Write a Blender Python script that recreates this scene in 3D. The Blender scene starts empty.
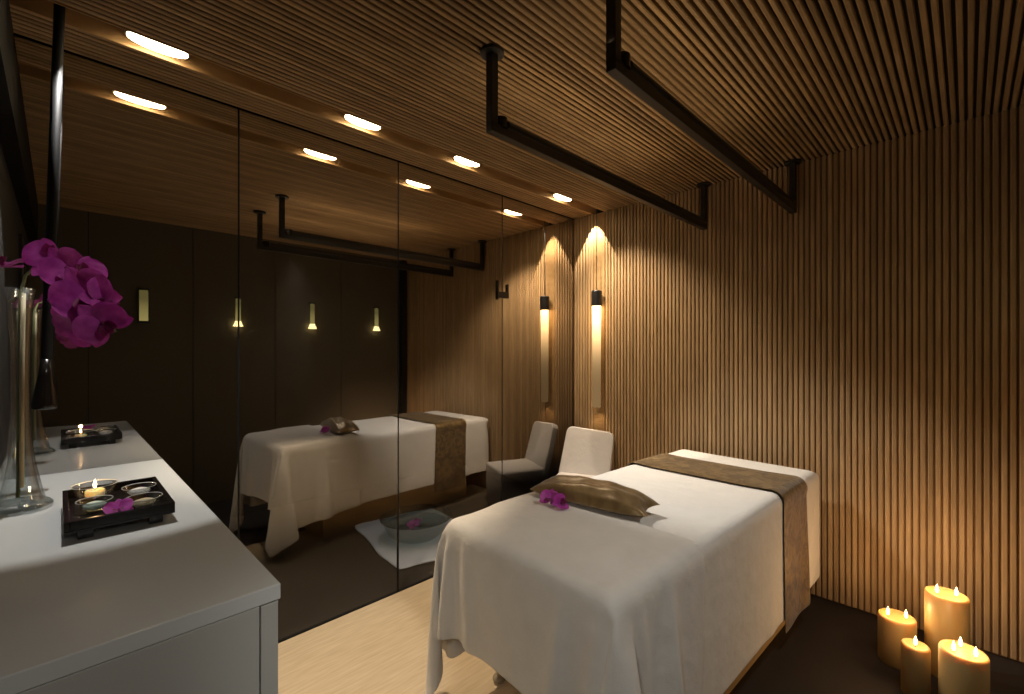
import bpy, bmesh, math, random
import numpy as np
from mathutils import Vector, Matrix
random.seed(7)
LE = dict(candle=.52, tea=.3, pend=.8)
_W = (1, .80, .57); _N = (1, .95, .87)
SPOTS = [
 ('downlight_counter', (.10, 2.07, 2.475), (.1, 2.12, .955), 60, 56, .18, .012, (1, .97, .93)),
 ('downlight_floor', (1.0445, 2.07, 2.475), (.85, 2.05, 0), 110, 58, .5, .03, _W),
 ('downlight_bed', (1.692, 2.07, 2.475), (2.35, .95, .74), 115, 52, .7, .04, _N),
 ('downlight_far', (2.583, 2.07, 2.475), (3.0, 1.6, .9), 85, 84, .8, .03, _W),
 ('wall_washer', (2.982, 2.10, 2.48), (2.992, 2.10, 0), 60, 60, .10, .008, _W),
 ('opposite_fill', (1.7, -.12, 2.4), (1.9, .70, .2), 36, 80, .8, .12, _N),  # added soft fill for the bed's right side, no fitting there
 ('camera_side_fill', (-.05, .10, 1.5), (1.0, 1.0, .35), 17, 60, .8, .10, _N),  # added fill from beside the camera for the near bed end
 ('counter_front_fill', (.22, -.12, 1.7), (.05, .93, .60), 11, 60, .9, .10, _N),  # extra unseen spot put in to lift the counter front
 ('orchid_fill', (.35, .35, 2.42), (.02, 1.50, 1.56), 18, 20, .8, .05, _N),  # added spot that brightens the orchid spray, no lamp modelled
 ('wet_room_fill', (1.9, 3.0, 2.44), (1.9, 2.85, 0), 18, 40, .8, .05, _N),  # unseen spot added above the basin to brighten its mat
]
CEILING_FILLS = [((1.75, 1.223, 2.27), .85, 1.3), ((1.7, .713, 2.27), .6, 1.2)]  # invented strips above the rails, added to lift the ceiling

CLOTH = {
 'sheet': (72, 66, [
500,47,47,47,47,46,47,47,47,46,47,47,47,46,47,47,47,46,47,47,47,46,47,47,47,46,47,47,47,47,46,47,47,47,46,47,47,46,47,47,46,47,47,47,46,47,47,46,47,47,46,47,47,46,47,47,47,46,46,46,47,46,46,46,47,47,46,47,47,47,46,47,0,47,47,47,46,47,47,47,47,46,47,47,47,46,47,47,47,46,47,47,47,46,47,47,47,46,47,47,47,46,47,47,47,46,47,47,47,46,47,47,46,47,47,47,46,47,47,46,
47,47,46,47,47,46,47,47,47,46,46,46,47,46,46,46,47,47,47,46,47,47,47,46,0,47,47,47,47,46,47,47,47,46,47,47,47,46,47,47,47,46,47,47,47,46,47,47,47,46,47,47,47,46,47,47,47,46,47,47,47,46,47,47,46,47,47,47,46,47,47,46,47,47,46,47,47,46,47,47,47,46,46,46,47,46,46,47,46,47,47,47,46,47,47,47,0,47,47,47,46,47,47,47,47,46,47,47,47,46,47,47,47,46,47,47,47,46,47,47,
47,46,47,47,47,46,47,47,47,46,47,47,47,46,47,47,46,47,47,47,46,47,47,46,47,47,46,47,47,46,47,47,47,46,46,46,47,46,46,47,47,46,47,47,47,46,47,47,0,47,47,47,46,47,47,47,47,46,47,47,47,46,47,47,47,46,47,47,47,46,47,47,47,46,47,47,47,46,47,47,47,46,47,47,47,46,47,47,46,47,47,47,46,47,47,46,47,47,46,47,47,47,46,47,47,46,46,47,46,46,47,46,47,47,46,47,47,47,46,47,
0,47,47,47,46,47,47,47,46,47,47,47,47,46,47,47,47,46,47,47,47,46,47,47,47,46,47,47,47,46,47,47,47,46,47,47,47,46,47,47,46,47,47,47,46,47,47,46,47,47,46,47,47,47,46,47,47,46,46,47,46,47,46,46,47,47,47,46,47,47,47,46,0,47,47,47,46,47,47,47,46,47,47,47,46,47,47,47,47,46,47,47,47,46,47,47,47,46,47,47,47,46,47,47,47,46,47,47,47,46,47,47,46,47,47,47,46,47,47,46,
47,47,46,47,47,47,46,47,47,46,46,47,47,46,46,47,46,47,47,47,46,47,47,47,0,47,47,47,46,47,47,47,46,47,47,47,46,47,47,47,46,47,47,47,47,46,47,47,47,46,47,47,47,46,47,47,47,46,47,47,46,47,47,47,46,47,47,47,46,47,47,46,47,47,46,47,47,47,46,47,47,46,47,46,47,46,46,47,47,46,47,47,47,46,47,47,0,47,47,47,46,47,47,47,46,47,47,47,46,47,47,47,46,47,47,47,46,47,47,47,
46,47,47,47,46,47,47,47,46,47,47,47,46,47,47,47,46,47,47,47,46,47,47,46,47,47,46,47,47,47,46,47,47,46,47,46,47,46,47,46,47,47,46,47,47,47,46,47,0,47,47,47,46,47,47,47,46,47,47,47,46,47,47,47,46,47,47,47,46,47,47,47,46,47,47,47,46,47,47,47,46,47,47,47,46,47,47,47,46,47,47,47,46,47,47,46,47,47,46,47,47,47,46,47,47,47,46,46,47,46,47,46,47,47,47,46,47,47,47,46,
0,47,47,47,46,47,47,47,46,47,47,47,46,47,47,47,46,47,47,47,46,47,47,47,46,47,47,47,46,47,47,47,46,47,47,47,46,47,47,47,46,47,47,47,46,47,47,46,47,47,47,46,47,47,46,47,47,47,46,46,47,46,47,47,46,47,47,47,46,47,47,47,0,47,47,47,46,47,47,47,46,47,47,47,46,47,47,47,46,47,47,47,46,47,47,47,46,47,47,47,46,47,47,47,46,47,47,47,46,47,47,47,46,47,47,47,46,47,47,46,
47,47,47,46,47,47,47,46,47,47,46,47,46,47,46,47,47,46,47,47,47,46,47,47,0,47,47,47,46,47,47,47,46,47,47,47,46,47,47,47,46,47,47,47,46,47,47,47,46,47,47,47,46,47,47,47,46,47,47,47,46,47,47,47,46,47,47,47,46,47,47,46,47,47,47,46,47,47,47,46,47,47,46,47,46,47,46,47,47,47,46,47,47,47,46,47,0,47,47,47,46,47,47,47,46,47,47,47,46,47,47,47,46,47,47,47,46,47,47,47,
46,47,47,47,46,47,47,47,46,47,47,47,46,47,47,47,46,47,47,47,46,47,47,46,47,47,47,46,47,47,47,46,47,47,46,47,47,46,47,46,47,47,47,46,47,47,47,46,0,47,47,47,46,47,47,47,46,47,47,47,46,47,47,47,46,47,47,47,46,47,47,47,46,47,47,47,46,47,47,47,46,47,47,47,46,47,47,47,46,47,47,47,46,47,47,46,47,47,47,46,47,47,47,46,47,47,46,47,47,46,47,47,46,47,47,47,46,47,47,46,
0,47,47,47,46,47,47,47,46,47,47,47,46,47,47,47,46,47,47,47,46,47,47,47,46,47,47,47,46,47,47,47,46,47,47,47,46,47,47,47,46,47,47,47,46,47,47,47,46,47,47,46,47,47,47,46,47,47,47,46,47,47,46,47,47,46,47,47,47,46,47,47,0,47,47,47,46,47,47,47,46,47,47,47,46,47,47,47,46,47,47,47,46,47,47,47,46,47,47,47,46,47,47,47,46,47,47,47,46,47,47,47,46,47,47,47,46,47,47,47,
46,47,47,47,46,47,47,46,47,47,47,46,47,47,46,47,47,47,46,47,47,47,46,47,0,47,47,46,47,47,47,46,47,47,47,47,46,47,47,47,46,47,47,47,46,47,47,47,46,47,47,47,46,47,47,47,46,47,47,47,46,47,47,47,46,47,47,47,46,47,47,47,46,47,47,47,46,47,47,47,46,47,47,46,47,47,47,46,47,47,47,46,47,47,46,47,0,47,47,46,47,47,47,46,47,47,47,46,47,47,47,46,47,47,47,46,47,47,47,46,
47,47,47,46,47,47,47,47,46,47,47,47,46,47,47,47,46,47,47,47,46,47,47,47,46,47,47,47,46,47,47,47,46,47,47,47,46,47,47,47,46,47,47,47,46,47,47,46,0,47,47,46,47,47,47,46,47,47,47,46,47,47,47,46,47,47,47,46,47,47,47,46,47,47,47,46,47,47,47,46,47,47,47,47,46,47,47,47,46,47,47,47,46,47,47,47,46,47,47,47,46,47,47,47,46,47,47,47,47,46,47,47,47,46,47,47,47,46,47,47,
0,47,47,46,47,47,47,46,47,47,47,46,47,47,47,46,47,47,47,46,47,47,47,46,47,47,47,46,47,47,47,47,46,47,47,47,46,47,47,47,46,47,47,47,46,47,47,47,46,47,47,47,46,47,47,47,47,46,47,47,47,46,47,47,47,46,47,47,47,47,46,43,0,47,47,46,47,47,47,46,47,47,47,46,47,47,47,46,47,47,47,46,47,47,47,46,47,47,47,46,47,47,47,46,47,47,47,47,46,47,47,47,46,47,47,47,46,47,47,47,
46,47,47,47,46,47,47,47,47,46,47,47,47,46,47,47,47,47,46,47,48,47,37,32,0,47,47,46,47,47,47,46,47,47,47,46,47,47,47,46,47,47,47,46,47,47,47,46,47,47,47,46,47,47,47,47,46,47,47,47,46,47,47,47,46,47,47,47,46,47,47,47,46,47,47,47,47,46,47,47,47,46,47,47,47,46,47,47,47,47,46,47,47,47,38,20,0,47,47,46,47,47,47,46,47,47,47,46,47,47,47,46,47,47,47,46,47,47,47,46,
47,47,47,47,46,47,47,47,46,47,47,47,46,47,47,47,46,47,47,47,46,47,47,47,46,47,47,47,47,46,47,47,47,46,47,47,47,46,47,47,47,47,46,47,47,47,37,21,0,47,47,46,47,47,47,46,47,47,47,46,47,47,47,46,47,47,47,46,47,47,47,46,47,47,47,47,46,47,47,47,46,47,47,47,46,47,47,47,46,47,47,47,46,47,47,47,46,47,47,47,47,46,47,47,47,46,47,47,47,46,47,47,47,46,47,47,47,47,37,21,
0,47,47,46,47,47,47,46,47,47,47,46,47,47,47,46,47,47,47,46,47,47,47,46,47,47,47,47,46,47,47,47,46,47,47,47,46,47,47,47,46,47,47,47,46,47,47,47,47,46,47,47,47,46,47,47,47,46,47,47,47,46,47,47,47,46,47,47,47,46,38,21,0,47,47,46,47,47,47,46,47,47,47,46,47,47,47,46,47,47,47,46,47,47,47,46,47,47,47,47,46,47,47,47,46,47,47,47,46,47,47,47,46,47,47,47,46,47,47,47,
47,46,47,47,47,46,47,47,47,46,47,47,47,46,47,47,47,46,47,47,47,46,38,21,0,47,47,46,47,47,47,46,47,47,47,46,47,47,47,46,47,47,47,46,47,47,47,46,47,47,47,47,46,47,47,47,46,47,47,47,46,47,47,47,46,47,47,47,46,47,47,47,47,46,47,47,47,46,47,47,47,46,47,47,47,46,47,47,47,46,47,47,47,46,38,20,0,47,47,46,47,47,47,46,47,47,47,46,47,47,47,46,47,47,47,46,47,47,47,46,
47,47,47,47,46,47,47,47,46,47,47,47,46,47,47,47,46,47,47,47,46,47,47,47,47,46,47,47,47,46,47,47,47,46,47,47,47,46,47,47,47,46,47,47,47,46,38,20,0,47,47,46,47,47,47,46,47,47,47,46,47,47,47,46,47,47,47,46,47,47,47,46,47,47,47,47,46,47,47,47,46,47,47,47,46,47,47,47,46,47,47,47,46,47,47,47,47,46,47,47,47,46,47,47,47,46,47,47,47,46,47,47,47,46,47,47,47,46,38,20,
0,47,47,46,47,47,47,46,47,47,47,46,47,47,47,46,47,47,47,46,47,47,47,46,47,47,47,47,46,47,47,47,46,47,47,47,46,47,47,47,46,47,47,47,46,47,47,47,47,46,47,47,47,46,47,47,47,46,47,47,47,46,47,47,47,46,47,47,47,46,38,20,0,47,47,46,47,47,47,46,47,47,47,46,47,47,47,46,47,47,47,46,47,47,47,46,47,47,47,47,46,47,47,47,46,47,47,47,46,47,47,47,46,47,47,47,46,47,47,47,
47,46,47,47,47,46,47,47,47,46,47,47,47,46,47,47,47,46,47,47,47,46,38,20,0,47,47,46,47,47,47,46,47,47,47,46,47,47,47,46,47,47,47,46,47,47,47,46,47,47,47,47,46,47,47,47,46,47,47,47,46,47,47,47,46,47,47,47,46,47,47,47,47,46,47,47,47,46,47,47,47,46,47,47,47,46,47,47,47,46,47,47,47,46,38,20,0,47,47,46,47,47,47,46,47,47,47,46,47,47,47,46,47,47,47,46,47,47,47,46,
47,47,47,47,46,47,47,47,46,47,47,47,46,47,47,47,46,47,47,47,46,47,47,47,47,46,47,47,47,46,47,47,47,46,47,47,47,46,47,47,47,46,47,47,47,46,38,20,0,47,47,46,47,47,47,46,47,47,47,46,47,47,47,46,47,47,47,46,47,47,47,46,47,47,47,47,46,47,47,47,46,47,47,47,46,47,47,47,46,47,47,47,46,47,47,47,47,46,47,47,47,46,47,47,47,46,47,47,47,46,47,47,47,46,47,47,47,46,38,20,
0,47,47,46,47,47,47,46,47,47,47,46,47,47,47,46,47,47,47,46,47,47,47,46,47,47,47,47,46,47,47,47,46,47,47,47,46,47,47,47,46,47,47,47,46,47,47,47,47,46,47,47,47,46,47,47,47,46,47,47,47,46,47,47,47,46,47,47,47,46,38,20,0,47,47,46,47,47,47,46,47,47,47,46,47,47,47,46,47,47,47,46,47,47,47,46,47,47,47,47,46,47,47,47,46,47,47,47,46,47,47,47,46,47,47,47,46,47,47,47,
47,46,47,47,47,46,47,47,47,46,47,47,47,46,47,47,47,46,47,47,47,46,38,20,0,47,47,46,47,47,47,46,47,47,47,46,47,47,47,46,47,47,47,46,47,47,47,46,47,47,47,47,46,47,47,47,46,47,47,47,46,47,47,47,46,47,47,47,46,47,47,47,47,46,47,47,47,46,47,47,47,46,47,47,47,46,47,47,47,46,47,47,47,46,38,20,0,47,47,46,47,47,47,46,47,47,47,46,47,47,47,46,47,47,47,46,47,47,47,46,
47,47,47,47,46,47,47,47,46,47,47,47,46,47,47,47,46,47,47,47,46,47,47,47,47,46,47,47,47,46,47,47,47,46,47,47,47,46,47,47,47,46,47,47,47,46,38,20,0,47,47,46,47,47,47,46,47,47,47,46,47,47,47,46,47,47,47,46,47,47,47,46,47,47,47,47,46,47,47,47,46,47,47,47,46,47,47,47,46,47,47,47,46,47,47,47,47,46,47,47,47,46,47,47,47,46,47,47,47,46,47,47,47,46,47,47,47,46,38,20,
0,47,47,46,47,47,47,46,47,47,47,46,47,47,47,46,47,47,47,46,47,47,47,46,47,47,47,47,46,47,47,47,46,47,47,47,46,47,47,47,46,47,47,47,46,47,47,47,47,46,47,47,47,46,47,47,47,46,47,47,47,46,47,47,47,46,47,47,47,46,38,20,0,47,47,46,47,47,47,46,47,47,47,46,47,47,47,46,47,47,47,46,47,47,47,46,47,47,47,47,46,47,47,47,46,47,47,47,46,47,47,47,46,47,47,47,46,47,47,47,
47,46,47,47,47,46,47,47,47,46,47,47,47,46,47,47,47,46,47,47,47,46,38,20,0,47,47,46,47,47,47,46,47,47,47,46,47,47,47,46,47,47,47,46,47,47,47,46,47,47,47,47,46,47,47,47,46,47,47,47,46,47,47,47,46,47,47,47,46,47,47,47,47,46,47,47,47,46,47,47,47,46,47,47,47,46,47,47,47,46,47,47,47,46,38,21,0,47,47,46,47,47,47,46,47,47,47,46,47,47,47,46,47,47,47,46,47,47,47,46,
47,47,47,47,46,47,47,47,46,47,47,47,46,47,47,47,46,47,47,47,46,47,47,47,47,46,47,47,47,46,47,47,47,46,47,47,47,46,47,47,47,46,47,47,47,46,39,21,0,47,47,46,47,47,47,46,47,47,47,46,47,47,47,46,47,47,47,46,47,47,47,46,47,47,47,47,46,47,47,47,46,47,47,47,46,47,47,47,46,47,47,47,46,47,47,47,46,47,47,47,47,46,47,47,47,46,47,47,47,46,47,47,47,46,47,47,47,46,39,24,
0,47,47,46,47,47,47,46,47,47,47,46,47,47,47,46,47,47,47,46,47,47,47,46,47,47,47,47,46,47,47,47,46,47,47,47,46,47,47,47,46,47,47,47,46,47,47,47,46,47,47,47,46,47,47,47,47,46,47,47,47,46,47,47,47,47,46,47,47,47,38,31,0,47,46,47,47,47,47,46,47,47,47,46,47,47,47,46,47,47,47,46,47,47,47,46,47,47,47,47,46,47,47,47,46,47,47,47,46,47,47,47,46,47,47,47,46,47,47,47,
46,47,47,47,46,47,47,47,47,46,47,47,47,46,47,47,47,47,46,47,47,47,36,41,0,47,46,47,47,47,47,46,47,47,47,46,47,47,47,46,47,47,47,46,47,47,47,46,47,47,47,47,46,47,47,47,46,47,47,47,46,47,47,47,46,47,47,47,46,47,47,47,46,47,47,47,46,47,47,47,46,47,47,47,47,46,47,47,47,46,47,47,47,47,46,45,0,47,47,46,47,47,47,46,47,47,47,46,47,47,47,46,47,47,47,46,47,47,47,46,
47,47,47,46,47,47,47,47,46,47,47,47,46,47,47,47,46,47,47,47,46,47,47,47,46,47,47,47,46,47,47,47,46,47,47,47,46,47,47,47,47,46,47,47,47,46,46,46,0,47,47,46,47,47,47,46,47,47,47,46,47,47,47,46,47,47,47,46,47,47,47,46,47,47,47,47,46,47,47,47,46,47,47,47,46,47,47,47,46,47,47,47,46,47,47,47,46,47,47,47,46,47,47,47,46,47,47,47,46,47,47,47,46,47,47,47,46,47,37,45,
0,47,47,46,47,47,47,46,47,47,47,46,47,47,47,47,46,47,47,47,46,47,47,47,46,47,47,47,46,47,47,47,46,47,47,47,46,47,47,47,46,47,47,47,46,47,47,47,46,47,47,47,46,47,47,47,46,47,47,47,46,47,47,46,47,47,47,46,47,47,40,35,0,47,47,47,46,47,47,47,46,47,47,47,46,47,47,47,46,47,47,47,46,47,47,47,46,47,47,47,46,47,47,47,46,47,47,47,46,47,47,47,46,47,47,47,46,47,47,47,
46,47,47,47,46,47,47,47,46,47,47,46,47,47,47,46,47,47,46,47,47,47,42,37,0,47,47,47,46,47,47,47,46,47,47,47,46,47,47,47,46,47,47,47,46,47,47,47,46,47,47,47,46,47,47,47,46,47,47,47,46,47,47,47,46,47,47,47,46,47,47,47,46,47,47,47,46,47,47,47,46,47,47,46,47,47,46,47,47,47,46,47,47,46,44,40,0,47,47,47,46,47,47,47,46,47,47,47,46,47,47,47,46,47,47,47,46,47,47,47,
46,47,47,47,46,47,47,47,46,47,47,47,46,47,47,47,46,47,47,47,46,47,47,47,46,47,47,47,46,47,47,47,46,47,47,46,47,46,47,47,47,46,47,47,46,47,44,42,0,47,47,47,46,47,47,47,46,47,47,47,46,47,47,47,46,47,47,47,46,47,47,47,46,47,47,47,46,47,47,47,46,47,47,47,46,47,47,47,46,47,47,47,46,47,47,47,46,47,47,47,46,47,47,47,46,47,46,47,47,46,47,47,46,47,47,46,47,46,45,43,
0,47,47,47,46,47,47,47,46,47,47,47,46,47,47,47,46,47,47,47,46,47,47,47,46,47,47,47,46,47,47,47,46,47,47,47,46,47,47,47,46,47,47,47,46,47,47,47,46,47,47,47,46,47,47,47,46,47,46,47,47,46,47,47,46,47,46,47,47,46,45,43,0,47,47,47,46,47,47,47,46,47,47,47,46,47,47,47,46,47,47,47,46,47,47,47,46,47,47,47,46,47,47,47,46,47,47,47,46,47,47,47,46,47,47,47,46,47,47,47,
46,47,47,47,46,47,47,47,46,47,46,47,46,47,47,46,47,47,46,47,46,47,45,43,0,47,47,47,46,47,47,47,46,47,47,47,46,47,47,47,46,47,47,47,46,47,47,47,47,46,47,47,47,46,47,47,46,47,47,47,46,47,47,47,46,47,47,47,46,47,47,47,46,47,47,47,46,47,47,47,46,47,46,47,46,47,46,47,47,47,46,46,47,46,46,44,0,47,47,47,47,46,47,47,47,46,47,47,47,46,47,47,47,46,47,47,47,46,47,47,
47,46,47,47,47,46,47,47,47,46,47,47,47,46,47,47,47,46,47,47,47,46,47,47,46,47,47,47,46,47,47,47,46,47,46,47,46,47,46,47,47,46,47,46,47,46,45,45,1,46,47,47,47,46,47,47,47,46,47,47,47,46,47,47,47,46,47,47,47,46,47,47,47,46,47,47,47,46,47,47,47,46,47,47,47,46,47,47,47,46,47,47,47,46,47,47,47,46,47,47,46,47,47,47,46,47,46,47,46,46,47,47,47,46,46,47,47,46,45,44,
0,46,47,47,47,46,47,47,47,46,47,47,47,46,47,47,47,46,47,47,47,46,47,47,47,46,47,47,47,46,47,47,47,46,47,47,47,46,47,47,47,46,47,47,47,46,47,47,47,46,47,47,47,46,47,47,46,46,47,47,46,46,47,47,46,47,46,47,46,47,45,44,0,46,47,47,47,46,47,47,47,46,47,47,47,46,47,47,47,46,47,47,47,46,47,47,47,46,47,47,47,46,47,47,47,46,47,47,47,46,47,47,47,46,47,47,47,46,47,47,
47,46,47,47,47,46,47,47,46,46,47,47,46,46,47,46,47,47,46,46,47,46,45,45,0,46,47,47,47,46,47,47,47,46,47,47,47,46,47,47,47,46,47,47,47,46,47,47,47,46,47,47,47,46,47,47,47,46,47,47,47,46,47,47,47,46,47,47,47,46,47,47,47,46,47,47,47,46,47,47,46,46,47,47,46,46,47,46,47,47,46,46,47,46,45,45,0,46,47,47,47,46,47,47,47,46,47,47,47,46,47,47,47,46,47,47,47,46,47,47,
47,46,47,47,47,46,47,47,47,46,47,47,47,46,47,47,47,46,47,47,47,46,47,47,47,46,47,47,47,46,47,47,46,46,47,46,47,46,46,47,47,46,46,47,46,47,45,45,0,46,47,47,47,46,47,47,47,46,47,47,47,46,47,47,47,46,47,47,47,46,47,47,47,47,46,47,47,46,47,47,47,46,47,47,47,46,47,47,47,46,47,47,47,46,47,47,47,46,47,47,47,46,47,47,46,46,47,46,46,47,46,47,47,46,46,46,47,46,46,44,
0,46,47,47,47,46,47,47,47,46,47,47,47,46,47,47,47,46,47,47,47,47,46,47,47,47,46,47,47,46,47,47,47,46,47,47,47,46,47,47,47,46,47,47,47,46,47,47,47,46,47,47,47,46,47,47,46,46,47,46,46,46,47,47,46,47,46,46,47,46,45,45,-18,0,0,0,0,0,0,0,0,0,0,0,0,0,0,0,0,0,0,0,0,0,0,0,0,0,0,0,0,0,0,0,0,0,0,0,-2,-3,-3,0,2,4,2,0,0,-2,-4,-4,
-1,3,4,3,1,0,0,0,-2,-8,-9,-6,2,9,8,5,1,0,-1,0,0,1,1,2,0,0,0,0,0,0,0,0,0,0,0,0,0,0,0,0,0,0,0,0,0,0,0,0,0,0,0,0,0,0,0,0,0,0,0,0,-2,-3,-3,0,3,3,2,0,0,-2,-4,-4,0,2,5,2,1,0,0,0,-2,-7,-9,-6,2,8,9,4,1,0,-1,0,0,1,1,2,0,0,0,0,0,0,0,0,0,0,0,0,0,0,0,0,0,0,0,0,0,0,0,0,
0,0,0,0,0,0,0,0,0,0,0,0,-2,-3,-2,0,2,3,2,0,0,-2,-4,-3,-1,3,4,2,1,0,0,0,-2,-6,-9,-6,2,8,8,5,0,0,-1,0,0,1,1,2,0,0,0,0,0,0,0,0,0,0,0,0,0,0,0,0,0,0,0,0,0,0,0,0,0,0,0,0,0,0,0,0,0,0,0,0,-1,-3,-3,0,2,3,2,0,0,-2,-3,-4,0,2,4,3,0,0,0,0,-2,-6,-8,-6,3,7,8,4,0,0,-1,0,0,1,1,2,
0,0,0,0,0,0,0,0,0,0,0,0,0,0,0,0,0,0,0,0,0,0,0,0,0,0,0,0,0,0,0,0,0,0,0,0,-1,-3,-2,0,2,3,1,0,0,-2,-3,-3,-1,3,3,3,0,0,0,0,-1,-6,-9,-5,3,7,8,3,0,0,-1,0,0,1,1,2,0,0,0,0,0,0,0,0,0,0,0,0,0,0,0,0,0,0,0,0,0,0,0,0,0,0,0,0,0,0,0,0,0,0,0,0,-1,-3,-2,0,2,3,1,0,0,-1,-4,-3,
0,2,4,2,0,0,0,0,-1,-5,-9,-4,2,7,7,3,0,0,-1,0,0,1,1,2,0,0,0,0,0,0,0,0,0,0,0,0,0,0,0,0,0,0,0,0,0,0,0,0,0,0,0,0,0,0,0,0,0,0,0,0,-1,-2,-2,0,2,2,1,0,0,-1,-3,-3,-1,3,3,2,0,0,0,0,-1,-5,-8,-4,2,7,7,2,0,0,-1,0,0,1,1,3,0,0,0,0,0,0,0,0,0,0,0,0,0,0,0,0,0,0,0,0,0,0,0,0,
0,0,0,0,0,0,0,0,0,0,0,0,-1,-2,-2,0,2,2,1,0,0,-1,-3,-2,-1,2,3,2,0,0,0,0,0,-5,-8,-4,2,7,6,2,0,0,-1,0,0,1,2,2,0,0,0,0,0,0,0,0,0,0,0,0,0,0,0,0,0,0,0,0,0,0,0,0,0,0,0,0,0,0,0,0,0,0,0,0,-1,-1,-2,0,1,2,1,0,0,-1,-2,-3,0,2,2,2,0,0,0,0,0,-5,-7,-4,2,7,6,1,0,0,-1,0,0,1,2,2,
0,0,0,0,0,0,0,0,0,0,0,0,0,0,0,0,0,0,0,0,0,0,0,0,0,0,0,0,0,0,0,0,0,0,0,0,-1,-1,-1,0,1,1,1,0,0,-1,-2,-2,-1,2,3,1,0,0,0,0,0,-4,-7,-4,2,7,5,1,0,0,-1,0,0,1,2,2,0,0,0,0,0,0,0,0,0,0,0,0,0,0,0,0,0,0,0,0,0,0,0,0,0,0,0,0,0,0,0,0,0,0,0,0,-1,-1,-1,0,1,1,1,0,0,-1,-2,-1,
-1,2,2,1,0,0,0,0,0,-3,-7,-3,2,6,4,1,0,0,-1,0,0,1,2,2,0,0,0,0,0,0,0,0,0,0,0,0,0,0,0,0,0,0,0,0,0,0,0,0,0,0,0,0,0,0,0,0,0,0,0,0,-1,0,-1,0,0,1,1,0,0,-1,-1,-2,0,1,2,1,0,0,0,0,0,-3,-5,-4,2,6,4,0,0,0,-1,0,0,1,2,3,0,0,0,0,0,0,0,0,0,0,0,0,0,0,0,0,0,0,0,0,0,0,0,0,
0,0,0,0,0,0,0,0,0,0,0,0,0,-1,-1,0,1,0,1,0,0,-1,-1,-1,0,1,1,1,0,0,0,0,0,-2,-5,-4,2,6,3,0,0,0,-1,0,0,1,2,3,0,0,0,0,0,0,0,0,0,0,0,0,0,0,0,0,0,0,0,0,0,0,0,0,0,0,0,0,0,0,0,0,0,0,0,0,0,-1,0,0,0,0,1,0,0,0,-1,-1,-1,1,1,1,0,0,0,0,0,-2,-4,-3,2,4,3,0,0,0,0,-1,0,1,2,3,
0,0,0,0,0,0,0,0,0,0,0,0,0,0,0,0,0,0,0,0,0,0,0,0,0,0,0,0,0,0,0,0,0,0,0,0,0,-1,0,0,0,1,0,0,0,0,-1,-1,0,1,0,1,0,0,0,0,0,-1,-4,-2,1,4,2,0,0,0,0,-1,0,1,3,3,0,0,0,0,0,0,0,0,0,0,0,0,0,0,0,0,0,0,0,0,0,0,0,0,0,0,0,0,0,0,0,0,0,0,0,0,0,0,-1,0,0,1,0,0,0,0,-1,0,
0,0,1,0,0,0,0,0,0,-1,-3,-2,2,3,1,0,0,0,0,-1,0,1,3,3,0,0,0,0,0,0,0,0,0,0,0,0,0,0,0,0,0,0,0,0,0,0,0,0,0,0,0,0,0,0,0,0,0,0,0,0,0,0,0,0,0,0,0,0,0,0,0,-1,0,0,1,0,0,0,0,0,0,0,-2,-2,1,2,1,0,0,0,0,0,-1,2,2,3,0,0,0,0,0,0,0,0,0,0,0,0,0,0,0,0,0,0,0,0,0,0,0,0,
0,0,0,0,0,0,0,0,0,0,0,0,0,0,0,0,0,0,0,0,0,0,0,0,0,0,0,0,0,0,0,0,0,0,-1,-1,1,1,0,0,0,0,0,0,0,1,3,3,0,0,0,0,0,0,0,0,0,0,0,0,0,0,0,0,0,0,0,0,0,0,0,0,0,0,0,0,0,0,0,0,0,0,0,0,0,0,0,0,0,0,0,0,0,0,0,0,0,0,0,0,0,0,0,0,0,0,0,0,0,0,0,0,0,0,0,0,0,0,4,3,
-4,0,0,0,0,0,0,0,0,0,0,0,0,0,0,0,0,0,0,0,0,0,0,0,0,0,0,0,0,0,0,0,0,0,0,0,0,0,0,0,0,0,0,0,0,0,0,0,0,0,0,0,0,0,0,0,0,0,0,0,0,1,0,0,-1,0,0,0,1,4,5,1,20,0,0,0,0,0,0,0,0,0,0,0,0,0,0,0,0,0,0,0,0,0,0,0,0,0,-1,0,0,0,0,1,0,0,0,0,0,0,0,0,0,0,0,0,0,0,0,0,
0,0,0,0,0,0,0,0,-1,0,0,0,0,0,0,1,0,-1,0,0,-1,0,-2,16,49,0,0,0,0,0,1,0,0,0,0,0,0,0,0,0,0,0,0,0,0,0,0,0,0,0,0,-1,0,0,1,0,0,0,0,0,0,0,0,0,0,0,0,0,0,0,0,0,0,0,0,0,0,0,0,0,0,0,0,-1,0,0,0,0,0,0,0,0,-1,0,3,2,58,0,0,0,0,0,0,0,0,0,0,0,0,0,0,0,0,0,0,0,0,0,0,0,
0,0,0,0,0,0,0,0,0,0,0,0,0,0,0,0,0,0,0,0,0,0,0,0,0,0,0,0,0,0,0,0,0,0,0,0,0,0,0,0,0,0,0,0,0,0,1,0,57,0,0,0,0,0,0,0,0,0,0,0,0,0,0,0,0,0,0,0,0,0,0,0,0,0,0,0,0,0,0,0,0,0,0,0,0,0,0,0,0,0,0,0,0,0,0,0,0,0,0,0,0,0,0,0,0,0,0,0,0,0,0,0,0,0,0,-1,0,1,0,0,
57,0,0,0,0,0,0,0,0,0,0,0,0,0,0,0,0,0,0,0,0,0,0,0,0,0,0,0,0,0,0,0,0,0,0,0,0,0,0,0,0,0,0,0,0,0,0,0,0,0,0,0,0,0,0,0,0,0,0,0,0,0,0,0,0,-1,0,0,0,0,1,0,56,0,0,0,0,0,0,0,0,0,0,0,0,0,0,0,0,0,0,0,0,0,0,0,0,0,0,0,0,0,0,0,0,0,0,0,0,0,0,0,0,0,0,0,0,0,0,0,
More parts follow.
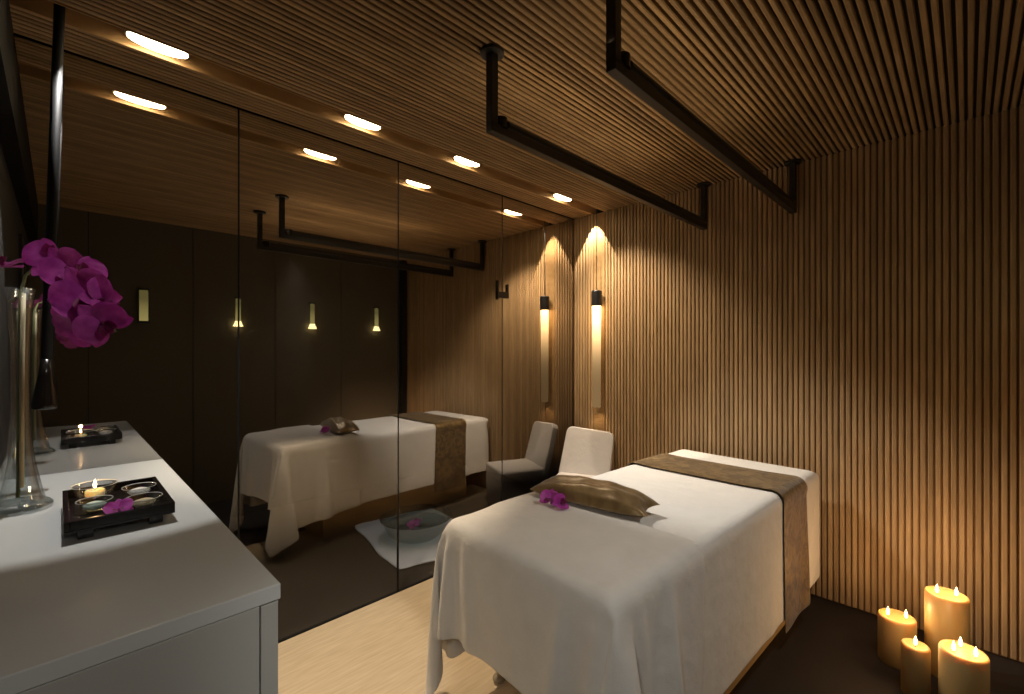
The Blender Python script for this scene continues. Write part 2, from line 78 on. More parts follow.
0,0,0,0,0,0,0,0,0,0,0,0,0,0,0,0,0,0,0,0,0,0,0,0,57,0,0,0,0,0,0,0,0,0,0,0,0,0,0,0,0,0,0,0,0,0,0,0,0,0,0,0,0,0,0,0,0,0,0,0,0,0,0,0,0,0,0,0,0,0,0,0,0,0,0,0,0,0,0,0,0,0,0,0,0,0,0,0,0,0,0,0,0,0,0,0,57,0,0,0,0,0,0,0,0,0,0,0,0,0,0,0,0,0,0,0,0,0,0,0,
0,0,0,0,0,0,0,0,0,0,0,0,0,0,0,0,0,0,0,0,0,0,0,0,0,0,0,0,0,0,0,0,0,0,0,0,0,0,0,0,0,-1,0,0,0,0,0,1,56,0,0,0,0,0,0,0,0,0,0,0,0,0,0,0,0,0,0,0,0,0,0,0,0,0,0,0,0,0,0,0,0,0,0,0,0,0,0,0,0,0,0,0,0,0,0,0,0,0,0,0,0,0,0,0,0,0,0,0,0,0,0,0,0,0,0,0,0,0,0,0,
57,0,0,0,0,0,0,0,0,0,0,0,0,0,0,0,0,0,0,0,0,0,0,0,0,0,0,0,0,0,0,0,0,0,0,0,0,0,0,0,0,0,0,0,0,0,0,0,0,0,0,0,0,0,0,0,0,0,0,0,0,0,0,0,0,0,0,0,0,0,0,0,56,0,0,0,0,0,0,0,0,0,0,0,0,0,0,0,0,0,0,0,0,0,0,0,0,0,0,0,0,0,0,0,0,0,0,0,0,0,0,0,0,0,0,0,0,0,0,0,
0,0,0,0,0,0,0,0,0,0,0,0,0,0,0,0,0,0,0,0,0,0,0,0,57,0,0,0,0,0,0,0,0,0,0,0,0,0,0,0,0,0,0,0,0,0,0,0,0,0,0,0,0,0,0,0,0,0,0,0,0,0,0,0,0,0,0,0,0,0,0,0,0,0,0,0,0,0,0,0,0,0,0,0,0,0,0,0,0,0,0,0,0,0,0,0,57,0,0,0,0,0,0,0,0,0,0,0,0,0,0,0,0,0,0,0,0,0,0,0,
0,0,0,0,0,0,0,0,0,0,0,0,0,0,0,0,0,0,0,0,0,0,0,0,0,0,0,0,0,0,0,0,0,0,0,0,0,0,0,0,0,0,0,0,0,0,0,0,56,0,0,0,0,0,0,0,0,0,0,0,0,0,0,0,0,0,0,0,0,0,0,0,0,0,0,0,0,0,0,0,0,0,0,0,0,0,0,0,0,0,0,0,0,0,0,0,0,0,0,0,0,0,0,0,0,0,0,0,0,0,0,0,0,0,0,0,0,0,0,0,
57,0,0,0,0,0,0,0,0,0,0,0,0,0,0,0,0,0,0,0,0,0,0,0,0,0,0,0,0,0,0,0,0,0,0,0,0,0,0,0,0,0,0,0,0,0,0,0,0,0,0,0,0,0,0,0,0,0,0,0,0,0,0,0,0,0,0,0,0,0,0,0,57,0,0,0,0,0,0,0,0,0,0,0,0,0,0,0,0,0,0,0,0,0,0,0,0,0,0,0,0,0,0,0,0,0,0,0,0,0,0,0,0,0,0,0,0,0,0,0,
0,0,0,0,0,0,0,0,0,0,0,0,0,0,0,0,0,0,0,0,0,0,0,0,56,0,0,0,0,0,0,0,0,0,0,0,0,0,0,0,0,0,0,0,0,0,0,0,0,0,0,0,0,0,0,0,0,0,0,0,0,0,0,0,0,0,0,0,0,0,0,0,0,0,0,0,0,0,0,0,0,0,0,0,0,0,0,0,0,0,0,0,0,0,0,0,57,0,0,0,0,0,0,0,0,0,0,0,0,0,0,0,0,0,0,0,0,0,0,0,
0,0,0,0,0,0,0,0,0,0,0,0,0,0,0,0,0,0,0,0,0,0,0,0,0,0,0,0,0,0,0,0,0,0,0,0,0,0,0,0,0,0,0,0,0,0,0,0,56,0,0,0,0,0,0,0,0,0,0,0,0,0,0,0,0,0,0,0,0,0,0,0,0,0,0,0,0,0,0,0,0,0,0,0,0,0,0,0,0,0,0,0,0,0,0,0,0,0,0,0,0,0,0,0,0,0,0,0,0,0,0,0,0,0,0,0,0,0,0,1,
57,0,0,0,0,0,0,0,0,0,0,0,0,0,0,0,0,0,0,0,0,0,0,0,0,0,0,0,0,0,0,0,0,0,0,0,0,0,0,0,0,0,0,0,0,0,0,0,0,0,0,0,0,0,0,0,0,0,0,0,0,0,0,0,0,0,0,0,0,0,0,0,57,0,0,0,0,0,0,0,0,0,0,0,0,0,0,0,0,0,0,0,0,0,0,0,0,0,0,0,0,0,0,0,0,0,0,0,0,0,0,0,0,0,0,0,0,0,0,0,
0,0,0,0,0,0,0,0,0,0,0,0,0,0,0,0,0,0,0,0,0,0,0,0,56,0,0,0,0,0,0,0,0,0,0,0,0,0,0,0,0,0,0,0,0,0,0,0,0,0,0,0,0,0,0,0,0,0,0,0,0,0,0,0,0,0,0,0,0,0,0,0,0,0,0,0,0,0,0,0,0,0,0,0,0,0,0,0,0,0,0,0,0,0,0,1,57,0,0,0,0,0,0,0,0,0,0,0,0,0,0,0,0,0,0,0,0,0,0,0,
0,0,0,0,0,0,0,0,0,0,0,0,0,0,0,0,0,0,0,0,0,0,0,0,0,0,0,0,0,0,0,0,0,0,0,0,0,0,0,0,0,0,0,0,0,0,0,0,56,0,0,0,0,0,0,0,0,0,0,0,0,0,0,0,0,0,0,0,0,0,0,0,0,0,0,0,0,0,0,0,0,0,0,0,0,0,0,0,0,0,0,0,0,0,0,0,0,0,0,0,0,0,0,0,0,0,0,0,0,0,0,0,0,1,0,0,0,0,0,0,
57,0,0,0,0,0,0,0,0,0,0,0,0,0,0,0,0,0,0,0,0,0,0,0,0,0,0,0,0,0,0,0,0,0,0,0,0,0,0,0,0,0,0,0,0,0,0,0,0,0,0,0,0,0,0,0,0,0,0,0,0,0,0,0,0,0,1,0,-1,0,0,0,57,0,0,0,0,0,0,0,0,0,0,0,0,0,0,0,0,0,0,0,0,0,0,0,0,0,0,0,0,0,0,0,0,0,0,0,0,0,0,0,0,0,0,0,0,0,0,0,
0,0,0,0,0,0,0,0,0,0,0,0,0,0,0,0,0,0,0,0,0,0,0,-1,57,0,0,0,0,0,0,0,0,0,0,0,0,0,0,0,0,0,0,0,0,0,0,0,0,0,0,0,0,0,0,0,0,0,0,0,0,0,0,0,0,0,0,0,0,0,0,0,0,0,0,0,0,0,0,0,0,0,0,0,0,0,0,0,0,0,0,1,0,-1,-1,-1,57,0,0,0,0,0,0,0,0,0,-1,0,0,0,0,0,0,0,0,0,0,0,0,0,
1,0,0,0,0,0,0,0,-1,0,1,0,0,0,0,0,0,0,0,0,0,0,0,0,0,0,0,0,0,0,0,0,-1,1,0,0,0,0,0,0,0,0,0,0,1,-2,-4,-9,35,0,0,0,0,0,0,0,0,0,0,0,0,0,0,0,0,0,0,0,0,0,0,0,1,0,0,0,0,0,0,0,0,0,0,0,0,0,0,0,0,0,0,0,0,0,0,0,-1,0,0,0,0,0,0,0,0,0,0,0,0,1,0,0,0,0,0,0,0,0,-8,-6,
1,0,0,0,0,0,0,0,0,0,0,0,0,0,0,0,0,0,0,0,0,0,0,0,0,0,0,0,0,0,0,0,0,0,0,0,0,0,0,0,0,0,1,-1,0,1,0,-1,1,0,0,-1,1,0,0,0,0,0,0,-1,1,0,0,0,0,0,-1,0,0,0,-29,-12,0,0,0,0,0,0,0,0,0,0,0,0,0,0,0,0,0,0,0,0,0,0,0,0,0,0,0,0,0,0,0,0,0,0,0,0,0,0,0,0,0,0,0,0,0,0,0,0,
0,0,0,0,0,0,0,0,0,1,1,0,-1,-1,0,0,0,1,1,0,1,-1,-24,-30,0,0,0,0,0,0,0,0,0,0,0,0,0,0,0,0,0,0,0,0,0,0,0,0,0,0,0,0,0,0,0,0,0,0,0,0,0,0,0,0,0,0,0,0,0,0,0,0,0,0,0,0,0,0,0,0,0,2,2,0,-2,-2,0,0,0,1,2,2,0,-2,-19,-28,0,0,0,0,0,0,0,0,0,0,0,0,0,0,0,0,0,0,0,0,0,0,0,0,
0,0,0,0,0,0,0,0,0,0,0,0,0,0,0,0,0,0,0,0,0,0,0,0,0,0,0,0,0,0,0,0,0,3,3,0,-3,-3,0,0,0,1,3,3,1,-4,-16,-25,0,0,0,0,0,0,0,0,0,0,0,0,0,0,0,0,0,0,0,0,0,0,0,0,0,0,0,0,0,0,0,0,0,0,0,0,0,0,0,0,0,0,0,0,0,0,0,0,0,0,0,0,0,0,0,0,1,3,3,0,-3,-4,0,0,0,1,4,4,0,-4,-15,-21,
0,0,0,0,0,0,0,0,0,0,0,0,0,0,0,0,0,0,0,0,0,0,0,0,0,0,0,0,0,0,0,0,0,0,0,0,0,0,0,0,0,0,0,0,0,0,0,0,0,0,0,0,0,0,0,0,1,4,4,0,-5,-4,0,0,0,2,4,4,1,-5,-14,-19,0,0,0,0,0,0,0,0,0,0,0,0,0,0,0,0,0,0,0,0,0,0,0,0,0,0,0,0,1,-1,0,0,0,0,0,0,0,0,0,0,0,0,0,0,0,0,0,0,
0,0,0,0,0,0,0,0,2,4,5,-1,-5,-5,0,0,0,2,5,5,0,-5,-14,-17,0,0,0,0,0,0,0,0,0,0,0,0,0,0,0,0,0,0,0,0,0,0,0,0,0,0,0,1,0,0,-1,0,0,0,0,1,-1,0,0,0,0,0,0,0,0,0,0,0,0,1,0,-1,0,0,0,0,2,5,5,-1,-5,-5,-1,0,0,2,6,5,0,-6,-12,-17,0,0,0,0,0,0,0,0,0,0,0,0,0,0,0,0,0,0,0,0,0,0,0,0,
0,0,0,1,0,0,-1,0,0,0,1,0,0,-1,0,0,0,0,1,-1,0,0,0,0,1,0,0,-1,0,0,0,0,3,6,4,0,-6,-6,-1,0,0,3,6,5,1,-7,-12,-16,0,0,0,0,0,0,0,0,0,0,0,0,0,0,0,0,0,0,0,0,0,0,0,0,0,0,1,0,0,0,-1,0,0,0,1,0,0,-1,0,0,0,0,1,0,-1,0,0,0,1,0,0,0,-1,0,0,0,4,6,5,-1,-7,-6,-1,0,0,3,7,5,1,-7,-12,-15,
0,0,0,0,0,0,0,0,0,0,0,0,0,0,0,0,0,0,0,0,0,0,0,0,0,0,1,0,0,0,0,-1,0,0,1,0,0,-1,0,0,0,1,0,0,-1,0,0,0,1,0,0,0,-1,0,0,0,4,7,5,-1,-7,-6,-2,0,0,4,7,5,1,-7,-12,-15,0,0,0,0,0,0,0,0,0,0,0,0,0,0,0,0,0,0,0,0,0,0,0,0,0,0,1,1,0,-1,0,-1,0,1,0,0,0,0,-1,0,0,1,0,0,-1,0,0,0,
1,0,0,0,-1,0,0,1,4,7,5,-1,-7,-7,-2,0,0,4,7,6,1,-7,-12,-14,0,0,0,0,0,0,0,0,0,0,0,0,0,0,0,0,0,0,0,0,0,0,0,0,0,0,1,1,0,0,-1,-1,0,1,0,1,-1,0,-1,0,0,1,0,0,0,-1,0,0,1,0,0,0,-1,0,0,1,5,7,5,-1,-7,-7,-3,0,0,4,8,6,0,-6,-12,-14,0,0,0,0,0,0,0,0,0,0,0,0,0,0,0,0,0,0,0,0,0,0,0,0,
0,0,1,1,1,-1,-1,-1,0,1,1,0,0,-1,-1,0,0,1,0,0,0,-1,0,0,1,0,0,0,-1,0,0,1,6,7,6,-2,-8,-7,-3,0,0,5,8,6,0,-6,-12,-14,0,0,0,0,0,0,0,0,0,0,0,0,0,0,0,0,0,0,0,0,0,0,0,0,0,0,1,2,0,-1,-1,-1,0,1,1,1,-1,-1,-1,0,0,1,1,0,-1,-1,0,0,1,1,-1,0,-1,0,0,1,6,8,6,-2,-8,-8,-3,0,0,5,8,7,0,-7,-11,-14,
0,0,0,0,0,0,0,0,0,0,0,0,0,0,0,0,0,0,0,0,0,0,0,0,0,0,2,1,1,-1,-2,-1,0,1,1,1,-1,-1,-1,0,0,1,1,0,-1,-1,0,0,1,1,0,-1,-1,0,0,2,6,8,6,-2,-8,-8,-4,0,1,5,8,7,0,-7,-11,-14,0,0,0,0,0,0,0,0,0,0,0,0,0,0,0,0,0,0,0,0,0,0,0,0,0,0,2,2,0,-1,-2,-1,0,1,1,1,0,-2,-1,0,0,1,1,0,-1,-1,0,0,
1,1,0,-1,-1,0,0,2,7,8,6,-2,-8,-9,-4,0,1,5,9,7,0,-7,-11,-14,331,0,0,0,0,0,0,0,0,0,0,0,0,0,0,0,0,0,0,0,0,0,0,0,0,0,0,0,0,0,0,0,0,0,0,0,0,0,0,0,0,0,0,0,0,0,0,0,0,0,0,0,0,0,0,0,0,0,0,0,0,0,0,-1,0,0,0,-1,0,0,0,0,56,0,0,0,0,0,0,0,0,0,0,0,0,0,0,0,0,0,0,0,0,0,0,1,
0,0,0,0,0,0,0,0,0,0,0,0,0,0,0,0,0,0,0,0,0,0,0,0,0,0,0,0,0,0,0,0,0,0,0,0,0,-1,0,0,0,-1,0,0,0,0,-1,0,57,0,0,0,0,0,0,0,0,0,0,0,0,0,0,0,0,0,0,0,0,0,0,0,0,0,0,0,0,0,0,0,0,0,1,0,0,0,0,0,0,0,0,0,0,0,0,0,0,0,0,0,0,0,0,-1,0,0,0,0,0,0,0,0,-1,0,0,0,-1,0,0,0,
56,0,0,0,0,0,0,0,0,0,0,1,0,0,0,0,0,0,0,0,0,0,0,0,0,0,0,0,0,0,0,0,0,0,0,0,0,0,0,0,0,0,0,0,0,0,0,0,0,0,0,0,0,0,0,0,0,0,0,0,0,0,-1,0,0,0,-1,0,0,0,0,-1,57,0,0,0,0,0,0,0,0,0,0,0,0,0,0,0,0,0,0,0,0,0,0,0,0,0,0,1,0,0,0,0,0,0,0,0,0,0,0,0,0,0,0,0,0,0,0,0,
0,0,0,0,0,0,0,0,0,0,0,0,0,-1,0,0,0,-1,0,0,0,-1,0,0,57,0,0,0,0,0,0,0,0,0,0,0,0,0,0,0,0,0,0,0,0,0,0,0,0,0,0,0,0,0,0,0,0,0,0,0,0,1,0,0,0,0,0,0,0,0,0,0,0,0,0,-1,0,0,0,0,0,0,0,0,0,0,0,-1,0,0,0,0,-1,0,0,0,56,0,0,0,0,0,0,0,0,0,0,0,0,0,0,0,0,0,1,0,0,0,0,0,
0,0,0,0,0,0,0,0,0,0,0,0,0,0,0,0,0,0,0,0,0,0,0,0,0,0,0,0,0,0,0,0,0,0,0,0,0,0,-1,0,0,0,-1,0,0,0,0,-1,57,0,0,0,0,0,0,0,0,0,0,0,0,0,0,0,0,0,0,0,0,0,0,0,0,0,0,0,1,0,0,0,0,0,0,0,0,0,0,0,0,0,0,0,0,0,0,0,0,0,0,0,0,0,0,0,0,0,0,0,-1,0,0,0,-1,0,0,0,0,-1,0,0,
57,0,0,0,0,0,0,0,0,0,0,0,0,0,0,0,0,0,0,0,0,0,0,0,0,0,0,0,0,0,0,0,0,0,0,0,0,0,1,0,0,0,0,0,0,0,0,0,0,0,-1,0,0,0,0,0,0,0,0,0,0,0,0,-1,0,0,0,0,-1,0,0,0,56,0,0,0,0,0,0,0,0,0,0,0,0,0,0,0,0,0,0,0,1,0,0,0,0,0,0,0,0,0,0,0,0,0,0,0,0,0,0,0,0,0,0,0,0,0,0,0,
0,0,0,0,0,0,0,0,0,0,0,0,0,-1,0,0,0,0,-1,0,0,0,0,-1,57,0,0,0,0,0,0,0,0,0,0,0,0,0,0,0,0,0,0,0,0,0,0,0,0,0,0,0,0,1,0,0,0,0,0,0,0,0,0,0,0,0,0,0,0,0,0,0,0,0,0,0,0,0,0,0,0,0,0,0,-1,0,0,0,-1,0,0,0,0,-1,0,0,57,0,0,0,0,0,0,0,0,0,0,0,0,0,0,0,0,0,0,0,0,0,0,0,
0,0,0,0,0,0,0,0,0,0,0,0,0,0,0,1,0,0,0,0,0,0,0,0,0,-1,0,0,0,0,0,0,0,0,0,0,0,0,0,-1,0,0,0,0,-1,0,0,0,56,0,0,0,0,0,0,0,0,0,0,0,0,0,0,0,0,0,0,0,1,0,0,0,0,0,0,0,0,0,0,0,0,0,0,0,0,0,0,0,0,0,0,0,0,0,0,0,0,0,0,0,0,0,0,0,0,0,0,0,0,-1,0,0,0,0,-1,0,0,0,0,-1,
57,0,0,0,0,0,0,0,0,0,0,0,0,0,0,0,0,0,0,0,0,0,0,0,0,0,0,0,0,1,0,0,0,0,0,0,0,0,0,0,0,0,0,0,0,0,0,0,0,0,0,0,0,0,0,0,0,0,0,0,-1,0,0,0,-1,0,0,0,0,-1,0,0,57,0,0,0,0,0,0,0,0,0,0,0,0,0,0,0,0,0,0,0,0,0,0,0,0,0,0,0,0,0,0,0,0,0,0,0,0,0,1,0,0,0,0,0,0,0,0,0,
0,0,-1,0,0,0,0,0,0,0,0,0,0,0,0,-1,0,0,0,0,-1,0,0,0,56,0,0,0,0,0,0,0,0,0,0,0,0,0,0,0,0,0,0,0,1,0,0,0,0,0,0,0,0,0,0,0,0,0,0,0,0,0,0,0,0,0,0,0,0,0,0,0,0,0,0,0,0,0,0,0,0,0,0,0,0,-1,0,0,0,0,-1,0,0,0,-1,0,57,0,0,0,0,0,0,0,0,0,0,0,0,0,0,0,0,0,0,0,0,0,0,0,
0,0,0,1,0,0,0,0,0,0,0,0,0,0,0,0,0,0,0,0,0,0,0,0,0,0,0,0,0,0,0,0,0,0,0,-1,0,0,0,0,0,-1,0,0,0,-1,0,0,57,0,0,0,0,0,0,0,0,0,0,0,0,0,0,0,0,0,0,0,0,0,0,0,0,0,0,0,0,0,0,0,0,0,0,0,1,0,0,0,0,0,0,0,0,0,0,0,0,0,0,0,-1,0,0,0,0,0,0,0,0,0,0,-1,0,0,0,0,-1,0,0,0,
56,0,0,1,0,0,-1,0,0,0,0,0,0,0,0,0,0,0,1,0,0,0,0,0,0,0,0,0,0,0,0,0,0,0,0,0,0,0,0,0,0,0,0,0,0,0,0,0,0,0,0,0,0,0,0,0,0,0,0,0,0,0,-1,0,0,0,0,-1,0,0,-1,0,58,0,0,0,0,0,0,0,0,0,0,0,0,0,0,0,0,0,0,0,0,0,0,0,0,0,0,0,0,0,0,0,0,0,1,-1,1,0,0,0,0,0,0,0,0,0,0,0,
0,0,0,0,-1,0,0,0,0,0,0,0,0,0,0,-1,0,0,0,0,0,-1,-1,0,54,0,0,0,0,0,0,0,-1,0,0,0,0,0,0,0,0,0,1,0,0,0,0,0,0,0,1,0,0,0,0,0,0,0,0,0,0,0,0,0,0,0,0,0,0,0,0,0,0,0,0,0,0,0,0,0,0,0,0,0,0,0,-1,0,0,0,0,0,1,-2,1,-5,29,0,0,0,0,0,0,0,-1,0,0,0,0,0,0,0,0,0,0,0,0,0,0,0,
0,0,0,0,0,0,0,0,0,0,0,0,0,0,1,0,-1,0,1,0,0,0,0,0,0,0,-1,0,0,0,0,0,0,0,0,0,0,0,0,0,0,0,0,0,0,-3,-30,-34,-4,0,0,0,0,0,0,0,0,0,0,0,0,0,0,0,0,0,0,0,0,0,0,0,0,0,0,0,0,0,0,0,0,0,0,0,0,0,0,0,0,0,0,0,0,0,0,0,0,0,0,0,0,0,0,0,0,0,0,0,0,0,0,0,0,0,0,0,1,-3,-28,-43,
-1,0,0,0,0,0,0,0,0,0,0,0,0,0,0,0,0,0,0,0,0,0,0,0,0,0,0,0,0,0,0,0,0,0,0,0,0,0,0,0,0,0,0,0,0,0,0,0,0,0,0,0,0,0,0,0,0,0,0,1,0,0,0,-1,0,0,1,0,1,-3,-28,-43,0,1,-1,0,0,0,0,0,0,0,0,0,0,0,0,0,0,0,0,0,0,0,0,0,0,0,0,0,0,0,0,0,0,0,0,0,0,0,0,0,0,0,0,0,0,0,0,0,
0,0,0,0,0,0,0,0,0,0,0,0,0,0,0,0,0,0,0,1,0,-3,-27,-43,-2,-2,0,0,0,0,0,0,0,0,0,0,0,0,0,0,0,0,0,0,0,0,0,0,0,0,0,0,0,0,0,0,0,0,0,0,0,0,0,0,0,0,0,0,0,0,0,0,0,0,0,0,0,0,0,0,0,0,0,0,0,0,0,0,0,4,1,0,0,-2,-28,-42,-1,-1,0,0,0,0,0,0,0,0,0,0,0,0,0,0,0,0,0,0,0,0,0,0,
0,0,0,0,0,0,0,0,0,0,0,0,0,0,0,0,0,0,0,0,0,0,0,0,0,0,0,0,0,0,0,0,0,0,0,0,0,0,0,0,0,4,1,0,0,-2,-28,-42,-1,0,0,0,0,0,0,0,0,0,0,0,0,0,0,0,0,0,0,0,0,0,0,0,0,0,0,0,0,0,0,0,0,0,0,0,0,0,0,0,0,0,0,0,0,0,0,0,0,0,0,0,0,0,0,0,0,0,0,0,0,0,0,0,0,4,1,0,0,-2,-28,-42,
1,-1,0,0,0,0,0,0,0,0,0,0,0,0,0,0,0,0,0,0,0,0,0,0,0,0,0,0,0,0,0,0,0,0,0,0,0,0,0,0,0,0,0,0,0,0,0,0,0,0,0,0,0,0,0,0,0,0,0,0,0,0,0,0,0,4,1,0,0,-2,-28,-42,-1,0,0,0,0,0,0,0,0,0,0,0,0,0,0,0,0,0,0,0,0,0,0,0,0,0,0,0,0,0,0,0,0,0,0,0,0,0,0,0,0,0,0,0,0,0,0,0,
0,0,0,0,0,0,0,0,0,0,0,0,0,0,0,0,0,4,1,0,0,-2,-28,-42,0,0,0,0,0,0,0,0,0,0,0,0,0,0,0,0,0,0,0,0,0,0,0,0,0,0,0,0,0,0,0,0,0,0,0,0,0,0,0,0,0,0,0,0,0,0,0,0,0,0,0,0,0,0,0,0,0,0,0,0,0,0,0,0,0,4,1,0,0,-2,-28,-42,0,0,0,0,0,0,0,0,0,0,0,0,0,0,0,0,0,0,0,0,0,0,0,0,
0,0,0,0,0,0,0,0,0,0,0,0,0,0,0,0,0,0,0,0,0,0,0,0,0,0,0,0,0,0,0,0,0,0,0,0,0,0,0,0,0,4,1,0,0,-2,-28,-42,1,-1,0,0,0,0,0,0,0,0,0,0,0,0,0,0,0,0,0,0,0,0,0,0,0,0,0,0,0,0,0,0,0,0,0,0,0,0,0,0,0,0,0,0,0,0,0,0,0,0,0,0,0,0,0,0,0,0,0,0,0,0,0,0,0,4,1,0,0,-2,-28,-42,
-1,0,0,0,0,0,0,0,0,0,0,0,0,0,0,0,0,0,0,0,0,0,0,0,0,0,0,0,0,0,0,0,0,0,0,0,0,0,0,0,0,0,0,0,0,0,0,0,0,0,0,0,0,0,0,0,0,0,0,0,0,0,0,0,0,4,1,0,0,-2,-28,-43,0,0,0,0,0,0,0,0,0,0,0,0,0,0,0,0,0,0,0,0,0,0,0,0,0,0,0,0,0,0,0,0,0,0,0,0,0,0,0,0,0,0,0,0,0,0,0,0,
0,0,0,0,0,0,0,0,0,0,0,0,0,0,0,0,0,4,1,0,0,-2,-28,-43,0,0,0,0,0,0,0,0,0,0,0,0,0,0,0,0,0,0,0,0,0,0,0,0,0,0,0,0,0,0,0,0,0,0,0,0,0,0,0,0,0,0,0,0,0,0,0,0,0,0,0,0,0,0,0,0,0,0,0,0,0,0,0,0,0,4,1,0,0,-2,-28,-43,0,0,0,0,0,0,0,0,0,0,0,0,0,0,0,0,0,0,0,0,0,0,0,0,
0,0,0,0,0,0,0,0,0,0,0,0,0,0,0,0,0,0,0,0,0,0,0,0,0,0,0,0,0,0,0,0,0,0,0,0,0,0,0,0,0,4,1,0,0,-3,-27,-43,1,-1,0,0,0,0,0,0,0,0,0,0,0,0,0,0,0,0,0,0,0,0,0,0,0,0,0,0,0,0,0,0,0,0,0,0,0,0,0,0,0,0,0,0,0,0,0,0,0,0,0,0,0,0,0,0,0,0,0,0,0,0,0,0,0,4,1,0,0,-3,-27,-43,
-1,0,0,0,0,0,0,0,0,0,0,0,0,0,0,0,0,0,0,0,0,0,0,0,0,0,0,0,0,0,0,0,0,0,0,0,0,0,0,0,0,0,0,0,0,0,0,0,0,0,0,0,0,0,0,0,0,0,0,0,0,0,0,0,0,4,1,0,0,-3,-27,-43,0,0,0,0,0,0,0,0,0,0,0,0,0,0,0,0,0,0,0,0,0,0,0,0,0,0,0,0,0,0,0,0,0,0,0,0,0,0,0,0,0,0,0,0,0,0,0,0,
0,0,0,0,0,0,0,0,0,0,0,0,0,0,0,0,0,4,1,0,0,-3,-27,-43,0,0,0,0,0,0,0,0,0,0,0,0,0,0,0,0,0,0,0,0,0,0,0,0,0,0,0,0,0,0,0,0,0,0,0,0,0,0,0,0,0,0,0,0,0,0,0,0,0,0,0,0,0,0,0,0,0,0,0,0,0,0,0,0,0,4,1,0,0,-3,-27,-42,0,0,0,0,0,0,0,0,0,0,0,0,0,0,0,0,0,0,0,0,0,0,0,0,
0,0,0,0,0,0,0,0,0,0,0,0,0,0,0,0,0,0,0,0,0,0,0,0,0,0,0,0,0,0,0,0,0,0,0,0,0,0,0,0,0,4,1,0,0,-3,-27,-42,1,-1,0,0,0,0,0,0,0,0,0,0,0,0,0,0,0,0,0,0,0,0,0,0,0,0,0,0,0,0,0,0,0,0,0,0,0,0,0,0,0,0,0,0,0,0,0,0,0,0,0,0,0,0,0,0,0,0,0,0,0,0,0,0,0,4,1,0,0,-2,-28,-42,
3,-4,0,0,0,0,0,0,0,0,0,0,0,0,0,0,0,0,0,0,0,0,0,0,0,0,0,0,0,0,0,0,0,0,0,0,0,0,0,0,0,0,0,0,0,0,0,0,0,0,0,0,0,0,0,0,0,0,0,0,0,0,0,0,0,4,1,0,0,-2,-27,-42,1,-1,0,0,0,0,0,0,0,0,0,0,0,0,0,0,0,0,0,0,0,0,0,0,0,0,0,0,0,0,0,0,0,0,0,0,0,0,0,0,0,0,0,0,0,0,0,0,
0,0,0,0,0,0,0,0,0,0,0,1,0,0,-1,0,0,0,1,0,1,-3,-27,-40,0,0,0,0,0,0,0,0,0,0,0,0,0,0,0,0,0,0,0,0,0,0,0,0,0,0,0,0,0,0,0,0,0,0,0,0,0,0,0,0,0,0,0,0,0,0,0,0,0,0,0,0,0,0,0,0,0,0,0,0,0,0,0,0,1,0,-1,0,1,-2,-27,-36,3,0,0,0,0,0,0,0,0,0,0,0,0,0,0,0,0,0,0,0,0,0,0,-1,
1,0,0,0,0,0,0,0,-1,1,-1,0,0,0,0,0,0,1,0,0,0,0,0,0,0,0,0,0,0,1,0,0,0,0,0,0,0,0,0,0,0,0,0,0,0,-4,-30,-23,-11,0,0,1,0,0,0,0,0,0,-1,0,0,0,0,0,0,0,0,0,0,0,0,0,1,0,0,0,0,0,0,0,-1,0,1,0,0,0,0,0,0,0,0,0,0,0,0,0,0,0,0,0,0,0,0,0,0,0,0,0,0,0,0,0,0,0,0,0,0,-2,-6,-8,
-44,0,0,0,0,0,0,0,0,0,0,0,0,0,0,0,0,0,0,0,0,0,0,0,0,1,0,0,0,0,0,0,0,0,0,0,0,0,0,0,0,0,0,0,0,0,0,0,0,0,0,0,0,0,0,0,0,0,0,0,0,0,0,0,0,0,-1,0,0,-1,-8,-6,-58,0,0,0,0,0,0,0,0,0,0,0,0,0,0,0,0,0,0,0,0,0,0,0,0,1,0,0,0,0,0,0,0,0,0,0,0,0,0,0,0,0,0,0,0,0,0,0,
0,0,0,0,0,0,0,0,0,0,0,0,0,0,0,0,-1,0,0,0,0,-1,-2,-3,-57,0,0,0,0,0,0,0,0,0,0,0,0,0,0,0,0,0,0,1,0,0,0,0,0,0,0,0,0,0,0,0,0,0,0,0,0,0,0,0,0,0,0,0,0,0,0,0,0,0,0,0,0,0,0,0,0,0,0,0,0,0,0,0,0,0,-1,0,0,0,-2,-2,-57,0,0,1,0,0,0,0,0,0,0,0,0,0,0,0,0,0,0,0,0,0,0,0,
0,0,0,0,0,0,0,0,0,0,0,0,0,0,0,0,0,0,0,0,1,0,0,0,0,0,0,0,0,0,0,0,0,0,0,0,0,-1,0,0,0,0,0,-1,0,0,-1,-1,-56,0,0,0,0,0,0,0,0,0,0,0,0,0,0,0,0,0,0,0,0,0,0,0,0,0,0,0,1,0,0,0,0,0,0,0,0,0,0,0,0,0,0,0,0,0,0,0,0,0,0,0,0,0,0,0,0,0,0,0,0,0,0,-1,0,0,0,0,0,-1,0,-2,
-57,0,0,0,0,0,0,0,0,0,0,0,0,0,0,0,0,0,0,1,0,0,0,0,0,0,0,0,0,0,0,0,0,0,0,0,0,0,0,0,0,0,0,0,0,0,0,0,0,0,0,0,0,0,0,0,0,0,0,0,0,0,0,0,0,-1,0,0,0,0,-1,-1,-57,0,0,0,1,0,0,0,0,0,0,0,0,0,0,0,0,0,0,0,0,0,0,0,0,0,0,0,0,0,0,0,0,0,0,0,0,0,0,0,0,0,0,0,1,0,0,0,
